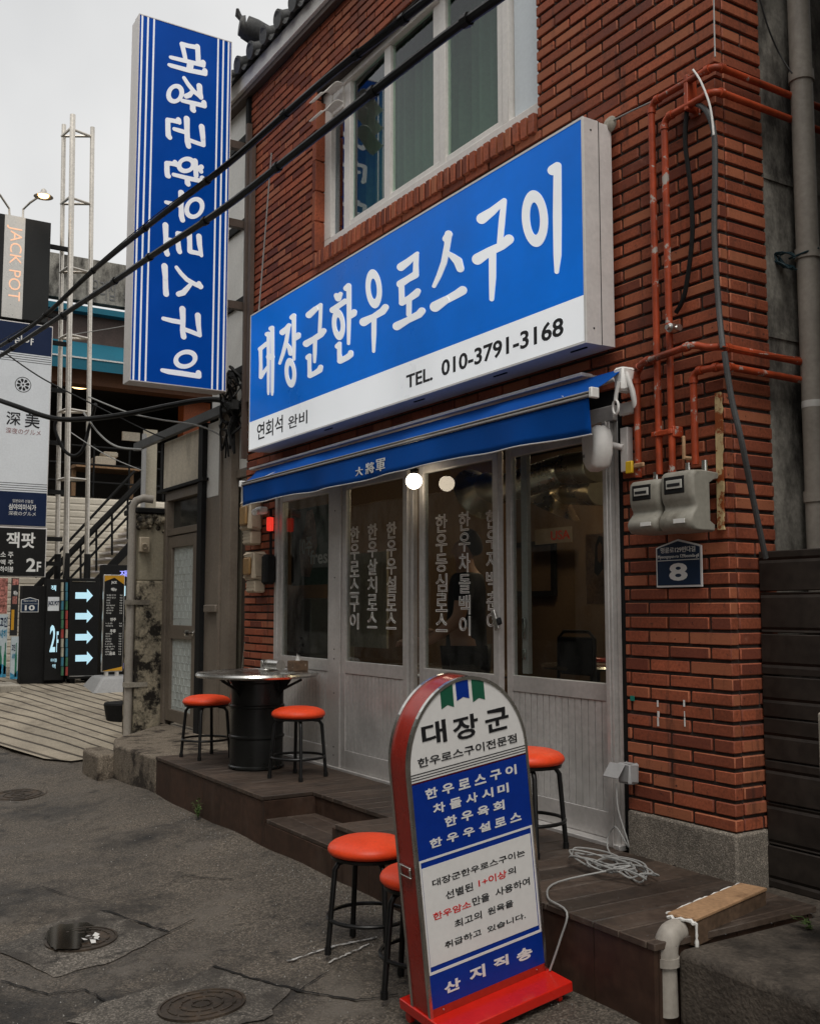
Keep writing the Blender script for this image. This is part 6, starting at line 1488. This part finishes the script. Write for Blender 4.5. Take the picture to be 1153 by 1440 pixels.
# arrow lightbox and vertical letter panel
AXX = -11.5
e, f, W_, H_ = sign_panel('arrow_lightbox', 'black lightbox with four pale blue arrows', AXX, 99, 813, 955, 139, .25, None, 'blackm')
mb = MB()
for py in (842, 871, 900.5, 930):
    (u0, vc), (u1, _) = f.uv(106.5, py-4.5+.0), f.uv(131, py-4.5); hh = (f.uv(120, py-13.8)[1]-f.uv(120, py+5)[1])/2; vc = f.uv(118, py-4.5)[1]
    um = f.uv(122.5, py)[0]; mb.prism(f, [(u0, vc-hh*.48), (um, vc-hh*.48), (um, vc-hh), (u1, vc), (um, vc+hh), (um, vc+hh*.48), (u0, vc+hh*.48)], .0, .004)
mb.build('arrow', 'arrow', e)
mb = MB(); mb.box(AXX-.20, AXX-.05, f.O.y+.05, f.O.y+.12, .0, f.O.z); mb.box(AXX-.20, AXX-.05, f.O.y+W_-.12, f.O.y+W_-.05, .0, f.O.z); mb.build('foot', 'blackm', e)
mb = MB(); v0 = f.uv(120, 951)[1]; mb.fbox(f, .03, W_-.06, .03, .045, 0, .004); mb.fbox(f, .03, W_-.06, H_-.05, H_-.04, 0, .004); mb.build('trim_line', 'chrome', e)
e, f, W_, H_ = sign_panel('letter_lightbox', 'narrow black lightbox with pale blue floor letters', AXX-.03, 67, 814, 957, 92, .2, None, 'blackm')
tparts(e, 'arrow', [('잭', 72, 831, 79.5, 823, .02), ('2', 70, 917, 79, 879, .022), ('F', 79.5, 917, 83, 888, .015), ('하이볼', 71.5, 931, 80.5, 926), ('맥', 74, 940, 78.5, 934)])
mb = MB(); a = f.uv(67.5, 859); b = f.uv(84, 839.5); mb.fbox(f, a[0], b[0], a[1], b[1], 0, .003); mb.build('silver_plate', 'signsilver', e)
mb = MB(); tpx(mb, 'JACK POT', 68, 853, 83.5, 845, weight=.03); mb.v = [(x+.003, y, z) for x, y, z in mb.v]; mb.build('plate_lettering', 'signnavy', e)
mb = MB(); rnd = random.Random(11)
e = empty('flyer_strip', sx(92, 950, AXX), 'two narrow columns of coloured stickers beside the arrow lightbox', 'stickers')
cols = [mat('sticker_'+n, c, .5, bump=0) for n, c in (('green', (.06, .16, .09)), ('red', (.35, .06, .05)), ('cream', (.4, .38, .3)), ('teal', (.05, .18, .25)))]
for j, px in enumerate((88.5, 94.5)):
    for k in range(10):
        a = sx(px-1.6, 950-13.2*k, AXX+.02); b = sx(px+1.6, 950-13.2*(k+1)+1, AXX+.02)
        mb = MB(); mb.box(AXX-.02, AXX+.02, a.y, b.y, a.z, b.z); mb.build('sticker', cols[(k*3+j+k//3) % 4], e)
# black wall with number 10 plaque and plinth
bw = empty('black_wall', sx(50, 960, AXX-.1), 'plain black wall panel with a low dark plinth', 'wall')
a = sx(27.5, 975, AXX-.12); b = sx(72, 824, AXX-.12)
mb = MB(); mb.box(AXX-.3, AXX-.12, a.y, b.y+.2, -.1, b.z); mb.build('panel', 'blackm', bw)
mb = MB(); c = sx(160, 960, AXX); mb.box(AXX-.3, AXX+.55, a.y-.15, c.y, -.15, .09); mb.build('plinth', 'signdark', bw, bevel=.01)
e = empty('address_plaque', sx(42, 861, AXX-.11), 'small navy plaque with a 10 on the black wall', 'plaque')
a = sx(29.5, 861, AXX-.118); b = sx(54.5, 861, AXX-.118); zt = sx(42, 840, AXX-.118).z
plaque(Frame((AXX-.118, (a.y+b.y)/2, a.z), (0, 1, 0), (0, 0, 1), (1, 0, 0)), b.y-a.y, zt-a.z, e, [('명륜로129번다길', -.36, .70, .36, .82, 0)], '10', (-.28, .12, .28, .48))
# poster boards at far left
def advert(name, label, px0, py0, px1, py1, x, bgm, items, blobs=()):
    a = sx(px0, py1, x); b = sx(px1, py0, x); e = empty(name, a, label, 'poster'); f_ = Frame((x, a.y, a.z), (0, 1, 0), (0, 0, 1), (1, 0, 0)); w__, h__ = b.y-a.y, b.z-a.z
    mb = MB(); mb.fbox(f_, 0, w__, 0, h__, -.03, 0); mb.build('sheet', bgm, e)
    for s_, u0, v0, u1, v1, m_ in items: mb = MB(); put_text(mb, f_, s_, u0*w__, v0*h__, u1*w__, v1*h__, weight=.03); mb.build('lettering', m_, e)
    for pts, m_ in blobs: mb = MB(); mb.prism(f_, [(u*w__, v*h__) for u, v in pts], .0005, .002); mb.build('picture', m_, e)
M['food'] = mat('meat_photo', (.30, .12, .10), .4, var=.9, scale=14, fine=40, bump=0)
M['pale'] = mat('pale_blue_sheet', (.45, .52, .55), .4, var=.1, bump=0); M['bottle'] = mat('green_bottle_print', (.02, .16, .09), .3, var=.3, bump=0); M['sea'] = mat('sea_blue_print', (.04, .22, .36), .4, var=.4, scale=10, bump=0)
btl = lambda cx, w_=.1, h=.75: [(cx-w_, .05), (cx+w_, .05), (cx+w_, h*.6), (cx+w_*.4, h*.78), (cx+w_*.4, h), (cx-w_*.4, h), (cx-w_*.4, h*.78), (cx-w_, h*.6)]
advert('drinks_advert', 'pale drinks advert with green bottles at the far left', -14, 864, 12, 953, AXX-.05, 'pale', [('고인', .5, .80, .98, .96, 'signnavy'), ('새해', .52, .62, .95, .76, 'sea')], [([(0, 0), (1, 0), (1, .16), (.7, .22), (.4, .12), (0, .2)], 'sea'), (btl(.62, .09, .5), 'bottle'), (btl(.9, .08, .55), 'bottle')])
advert('drinks_advert', 'smaller drinks advert with one green bottle beside the black wall', 14.5, 895, 27, 955, AXX-.05, 'pale', [('고인', .1, .66, .6, .82, 'signnavy'), ('새해', .15, .46, .6, .6, 'sea')], [([(0, 0), (1, 0), (1, .2), (.5, .1), (0, .16)], 'sea'), (btl(.72, .13, .85), 'bottle')])
advert('food_poster', 'food photo poster above the pale drinks advert', -14, 813, 12, 863, AXX-.05, 'food', [])
advert('menu_poster', 'dark menu poster with beer pictures above the small drinks advert', 14.5, 813, 27.5, 894, AXX-.06, 'signdark', [('메뉴', .3, .7, .9, .78, 'letterwhite')], [([(.1, .1), (.5, .1), (.5, .45), (.1, .45)], 'yellow'), ([(.15, .55), (.8, .55), (.8, .68), (.15, .68)], 'food'), ([(.1, .88), (.95, .88), (.95, .99), (.1, .99)], 'food')])
mb = MB(); a = sx(-14, 985, AXX+.3); b = sx(26, 965, AXX+.3); mb.box(AXX-.1, AXX+.5, a.y, b.y, -.1, sx(10, 962, AXX+.3).z); tag(mb.build('concrete_step', 'concrete_pale', bevel=.02), 'mossy concrete step under the drinks adverts', 'step')
# A menu board on a plastic base
e, f, W_, H_ = sign_panel('menu_board', 'black standing menu board with amber corners on a grey base', AXX+.5, 147, 808, 945, 174.5, .05, None, 'silverplate')
fpart(e, f, W_, H_, 'black_face', 'blackm', .03, .97, .01, .99, -.0038, .002)
mb = MB(); mb.prism(f, [(.03*W_, .99*H_), (.97*W_, .99*H_), (.97*W_, .90*H_), (.5*W_, .97*H_), (.03*W_, .93*H_)][::-1], .0022, .004); mb.prism(f, [(.03*W_, .01*H_), (.97*W_, .01*H_), (.97*W_, .05*H_)], .0022, .004); mb.build('amber_corner', 'yellow', e)
mb = MB(); rnd = random.Random(2)
for s_, v in (('JACK', .90), ('메뉴', .83), ('안주', .52), ('주류', .40), ('음료', .17)): put_text(mb, f, s_, .35*W_, v*H_, .62*W_, (v+.035)*H_, weight=.03, n0=.0022, n1=.004)
v = .78
for k in range(24):
    if .49 < v < .57 or .385 < v < .45: v -= .0265; continue
    words = ['모둠구이', '치킨', '감자튀김', '나초', '떡볶이', '소주', '생맥주', '하이볼'][k % 8]
    put_text(mb, f, words, .14*W_, v*H_, (.3+.28*rnd.random())*W_, (v+.016)*H_, n0=.0022, n1=.004); put_text(mb, f, '9.0', .78*W_, v*H_, .9*W_, (v+.014)*H_, n0=.0022, n1=.004); v -= .0265
mb.build('lettering', 'letterwhite', e)
mb = MB(); y0, y1 = f.O.y, f.O.y+W_
for t in (.25, .75): mb.tube([(AXX+.47, y0+W_*t, .1), (AXX+.47, y0+W_*t, f.O.z)], .03, 8)
mb.build('leg', 'silverplate', e)
gz = f.O.z-.22
mb = MB(); mb.add([(AXX+.1, y0-.25, .0), (AXX+.9, y0-.25, .0), (AXX+.9, y1+.2, .0), (AXX+.1, y1+.2, .0), (AXX+.2, y0-.05, .26), (AXX+.75, y0-.05, .26), (AXX+.75, y1+.1, .26), (AXX+.2, y1+.1, .26)], [(0, 1, 5, 4), (1, 2, 6, 5), (2, 3, 7, 6), (3, 0, 4, 7), (4, 5, 6, 7)]); mb.build('base', 'greybase', e, bevel=.03)
# LED sign behind it
e, f, W_, H_ = sign_panel('led_sign', 'black sign with glowing violet letters behind the menu board', AXX-.2, 146, 794, 960, 190, .2, None, 'blackm')
tparts(e, 'led', [('재', 168.5, 811, 180, 802, .02), ('2', 175, 910, 186, 875, .02), ('10', 174, 940, 182, 932, .02)])
mb = MB(); a = f.uv(174, 838); b = f.uv(181, 824); mb.fbox(f, a[0], b[0], a[1], b[1], 0, .003); mb.build('lit_picture', 'arrow', e)

# staircase, siding, dark upper-floor restaurant
BXX = -14.2
up = empty('upstairs_restaurant', (BXX, 1.5, 0), 'two storey building with dark open upper restaurant and teal awning', 'building')
zf = sx(120, 698, BXX).z
y0 = sx(-30, 700, BXX).y; y1 = sx(330, 700, BXX).y
mb = MB(); mb.box(BXX-.2, BXX, y0, y1+2, -.2, zf); mb.build('siding', 'corr', up)
zc = sx(120, 540, BXX).z; zt = sx(120, 525, BXX).z
mb = MB(); mb.box(BXX-4, BXX-3.9, y0, y1+2, zf, zf+4.2); mb.box(BXX-4, BXX, y1+2, y1+2.1, zf, zf+4); mb.box(BXX-3.9, BXX, y0, y1+2, zf-.02, zf+.0); mb.build('inner_wall', 'indark', up)
z_a0, z_a1 = sx(120, 520, BXX).z, sx(120, 480, BXX).z
mb = MB(); mb.box(BXX-3.9, BXX-.02, y0, y1+2, z_a0, z_a0+.1); mb.build('ceiling', 'indark', up)
zl = sx(130, 542, BXX).z
mb = MB(); mb.box(BXX-.3, BXX+.02, y0, y1+2, zl, z_a0); mb.build('lintel', mat('warm_timber', (.16, .07, .035), .6, var=.2, bump=.1), up)
z2, z3 = sx(120, 441, BXX).z, sx(120, 480, BXX).z
mb = MB(); mb.box(BXX-.4, BXX-.1, y0, y1+2, z3, z2); mb.build('brown_fascia', mat('brown_fascia', (.075, .05, .042), .5, var=.3, bump=.05), up)
mb = MB(); mb.box(BXX-.4, BXX+.1, y0, y1+2, z2, z2+.1)
vs = [(BXX-.1, y0, z3), (BXX-.1, y1+2, z3), (BXX+.35, y1+2, z_a0+.12), (BXX+.35, y0, z_a0+.12), (BXX+.35, y1+2, z_a0-.08), (BXX+.35, y0, z_a0-.08)]
mb.add(vs, [(0, 1, 2, 3), (3, 2, 4, 5)]); mb.build('teal_awning', 'teal', up)
mb = MB(); mb.box(BXX+.352, BXX+.362, y0, y1+2, z_a0+.10, z_a0+.125); mb.build('awning_rail', 'chrome', up)
mb = MB(); zr = zf+.55
for k in range(3): mb.tube([(BXX-.05, y0, zf+.25+.3*k), (BXX-.05, y1+2, zf+.25+.3*k)], .02, 6)
for k in range(12): yy = y0+.6*k; mb.tube([(BXX-.05, yy, zf), (BXX-.05, yy, zf+.9)], .018, 6)
mb.build('railing', 'blackm', up)
q = sx(275, 570, BXX-.5); mb = MB(); mb.box(BXX-.7, BXX-.4, q.y-.25, q.y+.25, zf, zl); mb.build('orange_panel', mat('orange_timber', (.30, .075, .02), .5, var=.3, bump=0), up)
q = sx(185, 615, BXX-.4); mb = MB(); a = sx(172, 619, BXX-.4); b = sx(197, 609, BXX-.4); mb.box(BXX-.42, BXX-.38, a.y, b.y, a.z, b.z); mb.build('notice', 'cream', up)
q = sx(157, 535, BXX-.3); globe('pendant_lamp', Vector((BXX-.3, q.y, q.z)), .11, 'bulb', 'round lit lamp under the teal awning upstairs', 'lamp', 0, .2)
q = sx(113, 541, BXX-.8); e = empty('pendant_lamp', q, 'warm lit ceiling lamp in the dark upstairs room', 'lamp')
mb = MB(); mb.sphere(q, .18, 16, 8, (1, 1, .4)); mb.build('bulb', 'warmbulb', e); mb = MB(); mb.lathe([(.05, .05), (.22, .02), (.24, .0), (.22, .03), (.05, .08)], q, 18); mb.build('shade', 'blackm', e)
# counter with a box upstairs
q = sx(155, 656, BXX-.6); mb = MB(); mb.box(BXX-1.0, BXX-.3, q.y-.65, q.y+.45, q.z-.08, q.z-.02)
for dy in (-.6, .4): mb.box(BXX-.7, BXX-.62, q.y+dy-.03, q.y+dy+.03, zf, q.z-.08)
tag(mb.build('serving_counter', 'wood'), 'timber counter in the dark upstairs room', 'counter')
mb = MB(); mb.cbox(BXX-.8, BXX-.4, q.y-.3, q.y+.05, q.z-.018, q.z+.14, .02); mb.cbox(BXX-.75, BXX-.45, q.y-.15, q.y+.1, q.z+.142, q.z+.24, .02); tag(mb.build('bread_basket', 'cream'), 'pile of wrapped bags on the upstairs counter', 'bags')
# flat grey fascia sign above
e, f, W_, H_ = sign_panel('roof_sign', 'weathered grey fascia sign on the roof behind the truss pole', BXX-.5, 60, 352, 414, 330, .2, None, 'concrete')
ftext(e, f, W_, H_, [('우리집', .24, .1, .36, .55, .0), ('식당', .40, .08, .47, .5, 0.)], mat('faded_letters', (.16, .155, .15), .8, bump=0))
# exterior steel stair
stt = empty('steel_stair', sx(120, 800, -13.3), 'black steel staircase climbing right in front of beige siding', 'staircase')
SX2 = -13.4
A = sx(60, 845, SX2); B = sx(212, 672, SX2)
mb = MB()
def bar(px0, py0, px1, py1, r_, x=SX2): mb.tube([at(px0, py0, 'x', x), at(px1, py1, 'x', x)], r_, 8)
bar(40, 838, 208, 668, .05); bar(50, 812, 190, 662, .022); bar(60, 836, 185, 705, .02); bar(55, 860, 185, 722, .02)
for t in range(6):
    px = 70+22*t; py = 838-(px-40)*1.012; bar(px, py, px, py+62, .018)
mb.build('handrail', 'blackm', stt)
mb = MB()
for k in range(9):
    px = 118+9*k; py = 812-9.2*k; q = sx(px, py, SX2-.2); mb.box(SX2-.9, SX2-.05, q.y, q.y+.28, q.z-.025, q.z)
mb.build('tread', 'signgrey', stt)
mb = MB(); P = [sx(100, 850, SX2-.02), sx(200, 742, SX2-.02), sx(200, 758, SX2-.02), sx(112, 852, SX2-.02)]
fx = xframe(SX2-.02); mb.prism(fx, [(p.y, p.z) for p in P][::-1], -.03, .03); mb.build('stringer', 'blackm', stt)
mb = MB(); P = [sx(150, 800, SX2-.5), sx(195, 745, SX2-.5), sx(195, 800, SX2-.5)]; mb.prism(xframe(SX2-.5), [(p.y, p.z) for p in P][::-1], -.05, .05); mb.build('under_panel', 'concrete_pale', stt)
# concrete pier and pipes just behind the annex roof
mb = MB(); q0 = sx(203, 700, -9.6); q1 = sx(222, 605, -9.6); mb.box(-9.7, -9.6, q0.y, q1.y, 0, q1.z); tag(mb.build('tiled_pier', mat('small_cream_tiles', (.42, .38, .30), .5, var=.15, bump=.1)), 'narrow cream tiled pier behind the annex roof beam', 'pier')
mb = MB(); q = sx(201.5, 700, -9.5); z1 = sx(201, 610, -9.5).z; mb.tube([(-9.5, q.y, .0), (-9.5, q.y, z1)], .03, 8); tag(mb.build('steel_post', 'greybase'), 'thin grey steel post beside the cream tiled pier', 'post')
mb = MB(); a = at(300, 585, 'y', .6); mb.box(-6.6, -5.5, .5, .6, 2.9, 3.35); tag(mb.build('concrete_upstand', 'concrete_pale'), 'grey concrete upstand under the cable bundle', 'wall')

# ================================================================== CABLES
def dcable(pts, r, name, label, cat='cable', mtl='rubber', n=8):
    P0 = [atd(px, py, d) for px, py, d in pts]; P = []
    for i in range(len(P0)-1):
        p0, p1, p2, p3 = P0[max(i-1, 0)], P0[i], P0[i+1], P0[min(i+2, len(P0)-1)]
        for k in range(8):
            t = k/8; P.append(.5*((2*p1)+(p2-p0)*t+(2*p0-5*p1+4*p2-p3)*t*t+(3*p1-p0-3*p2+p3)*t**3))
    P.append(P0[-1]); o = MB().tube(P, r, n).build(name, mtl); return tag(o, label, cat), P
def invd(px, d0=11.0, d1=4.2, p0=0, p1=705): t = (px-p0)/(p1-p0); return 1/((1-t)/d0+t/d1)
def ties(P, every, r, parent):
    for i in range(3, len(P)-1, every):
        d = (P[i+1]-P[i]).normalized(); sub(MB().tube([P[i]-d*.02, P[i]+d*.02], r, 8), 'cable_tie', 'rubber', parent)
up_ = [(-60, 520), (0, 487), (56, 450), (131, 381), (216, 312), (319, 232), (450, 118), (543, 46), (601, 0), (680, -62)]
lo_ = [(-60, 535), (0, 501), (78, 450), (162, 395), (219, 356), (316, 292), (441, 195), (611, 62), (708, -8), (780, -62)]
o, P = dcable([(x, y, invd(x)) for x, y in up_], .0195, 'overhead_cable', 'upper thick black cable sagging across the sky and facade'); ties(P, 7, .026, o)
dcable([(x, y-5-2*math.sin(i*2), invd(x)-.05) for i, (x, y) in enumerate(up_)], .004, 'messenger_wire', 'thin wire lashed along the upper black cable', n=6)
o, P = dcable([(x, y, invd(x)-.1) for x, y in lo_], .0215, 'overhead_cable', 'lower thick black cable running below its twin'); ties(P, 7, .029, o)
dcable([(-20, 556, 11), (20, 570, 10.7), (75, 588, 10.5), (125, 589, 10.3), (180, 582, 10.1), (240, 570, 9.9), (290, 562, 9.75), (318, 566, 9.65), (338, 590, 9.6)], .026, 'service_cable', 'thick black service cable drooping from the truss pole to the wall')
dcable([(125, 558, 10.4), (180, 580, 10.2), (225, 590, 10.0), (290, 602, 9.8), (352, 640, 9.5)], .008, 'service_wire', 'thin wire from the truss pole down to the awning end', mtl='greywire')
dcable([(10, 498, 11), (60, 532, 10.8), (130, 568, 10.4), (205, 605, 10.), (232, 616, 9.9)], .008, 'service_wire', 'thin black wire crossing in front of the silver sign', n=6)
dcable([(118, 580, 10.4), (140, 610, 10.3), (165, 628, 10.2), (200, 632, 10.)], .010, 'service_wire', 'pale looping wire between the truss pole and steel post', mtl='greywire', n=6)
dcable([(80, 590, 11), (78, 605, 11), (90, 632, 11), (105, 641, 11), (118, 630, 11), (126, 600, 11), (135, 568, 10.8)], .018, 'service_wire', 'black cable loop hanging on the truss pole')
dcable([(100, 608, 11.), (150, 640, 10.8), (201, 662, 10.6)], .006, 'service_wire', 'lowest thin wire running to the steel post', mtl='greywire', n=6)
dcable([(105, 470, 12), (178, 458, 11.5), (260, 440, 11.)], .005, 'service_wire', 'fine wire passing behind the blade sign', mtl='greywire', n=6)
dcable([(350, 615, 9.5), (362, 640, 9.4), (374, 668, 9.3)], .008, 'service_wire', 'short wire tail at the left sign corner', n=6)
dcable([(382, 215, 8.6), (373, 330, 8.7), (364, 440, 8.75)], .006, 'grey_wire', 'thin pale wire hanging down the left brick edge', mtl='greywire', n=6)
dcable([(1068, 0, 4.9), (1080, 40, 4.9), (1095, 75, 4.9), (1113, 103, 4.85)], .004, 'black_wire', 'fine black wire looping to the grey downpipe', n=6)
dcable([(1016, 487, 4.4), (1060, 496, 4.5), (1125, 503, 4.7)], .003, 'red_wire', 'thin reddish wire strung from the hose to the downpipe', mtl='pipe', n=5)
dcable([(1003, -10, 4.55), (1004, 40, 4.5), (1005, 80, 4.42)], .0035, 'grey_wire', 'thin wire dropping to the top pipe corner', mtl='greywire', n=5)
# bundle of coiled cables at the wall
mb = MB(); rnd = random.Random(21); c0 = atd(337, 575, 9.45)
for j in range(13):
    ph = rnd.uniform(0, 6.28); rr_ = rnd.uniform(.08, .2); ox, oz = rnd.uniform(-.1, .05), rnd.uniform(-.12, .2)
    mb.tube([c0+Vector((ox+rr_*math.cos(t+ph)*.6+rnd.uniform(-.015, .015), -.05+.06*math.sin(t*2+ph)-.08*(j % 3)/3, oz+rr_*1.2*math.sin(t+ph))) for t in [k*.45 for k in range(12)]], rnd.choice([.008, .011, .014]), 6)
for j in range(9):
    a = c0+Vector((rnd.uniform(-.2, .1), -.08+rnd.uniform(-.05, .05), -.1)); mb.tube([a, a+Vector((rnd.uniform(-.05, .05), -.03, -.12)), a+Vector((rnd.uniform(-.12, .12), -.02, rnd.uniform(-.22, -.36)))], rnd.choice([.009, .013]), 6)
tag(mb.build('cable_bundle', 'rubber'), 'tangled bundle of black cables at the left end of the sign', 'cable bundle')

# ================================================================== unseen building added across the lane to darken the glass reflections
ob = empty('unseen_opposite_building', (-2, -8.2, -.4), 'plain grey building across the lane mirrored in the door glass', 'building')
mb = MB(); mb.box(-45, 9, -9.5, -8.2, -.6, 7.5); mb.build('wall', 'concrete', ob)
mb = MB()
for x in range(-30, 8, 3): mb.box(x, x+1.4, -8.2, -8.17, .6, 2.2)
mb.build('window', 'blackm', ob)

rn = empty('unseen_passage_building', (2.5, .5, -.3), 'grey building on the far side of the gated passage', 'building')  # out of view, set close to shade the passage and the pier side
mb = MB(); mb.box(.66, 5, .08, 8, -.5, 7.5); mb.build('wall', 'concrete', rn)
mb = MB(); mb.box(.645, .659, 1.0, 2.0, 1.2, 2.4); mb.build('window', 'blackm', rn)

# repeats share a group
for o in list(COL.objects):
    if o.parent is None and o.get('label') and not o.get('group') and not o.get('kind'):
        g_ = {'gas_pipe': 'orange gas pipes on the brick pier', 'gas_meter': 'grey gas meters on the brick pier', 'electric_meter': 'beige electric meters under the awning end', 'manhole_cover': 'manhole covers in the lane',
              'overhead_cable': 'thick overhead cables', 'service_wire': 'thin wires in front of the far buildings', 'dining_table': 'dining tables inside', 'picture_frame': 'framed pictures inside', 'extraction_duct': 'foil ducts inside',
              'projecting_sign': 'projecting signs on the truss pole', 'gooseneck_lamp': 'gooseneck lamps over the charcoal sign', 'drinks_advert': 'drinks adverts at the far left', 'tape_mark': 'torn tape strips on the brick pier',
              'cable_hose': 'hoses on the brick corner', 'pipe_clamp': 'pipe clamps', 'address_plaque': 'navy address plaques', 'added_ceiling_lamp': 'unseen ceiling lamps added inside', 'weed': 'weeds'}.get(o.name.split('.')[0])
        if g_: o['group'] = g_
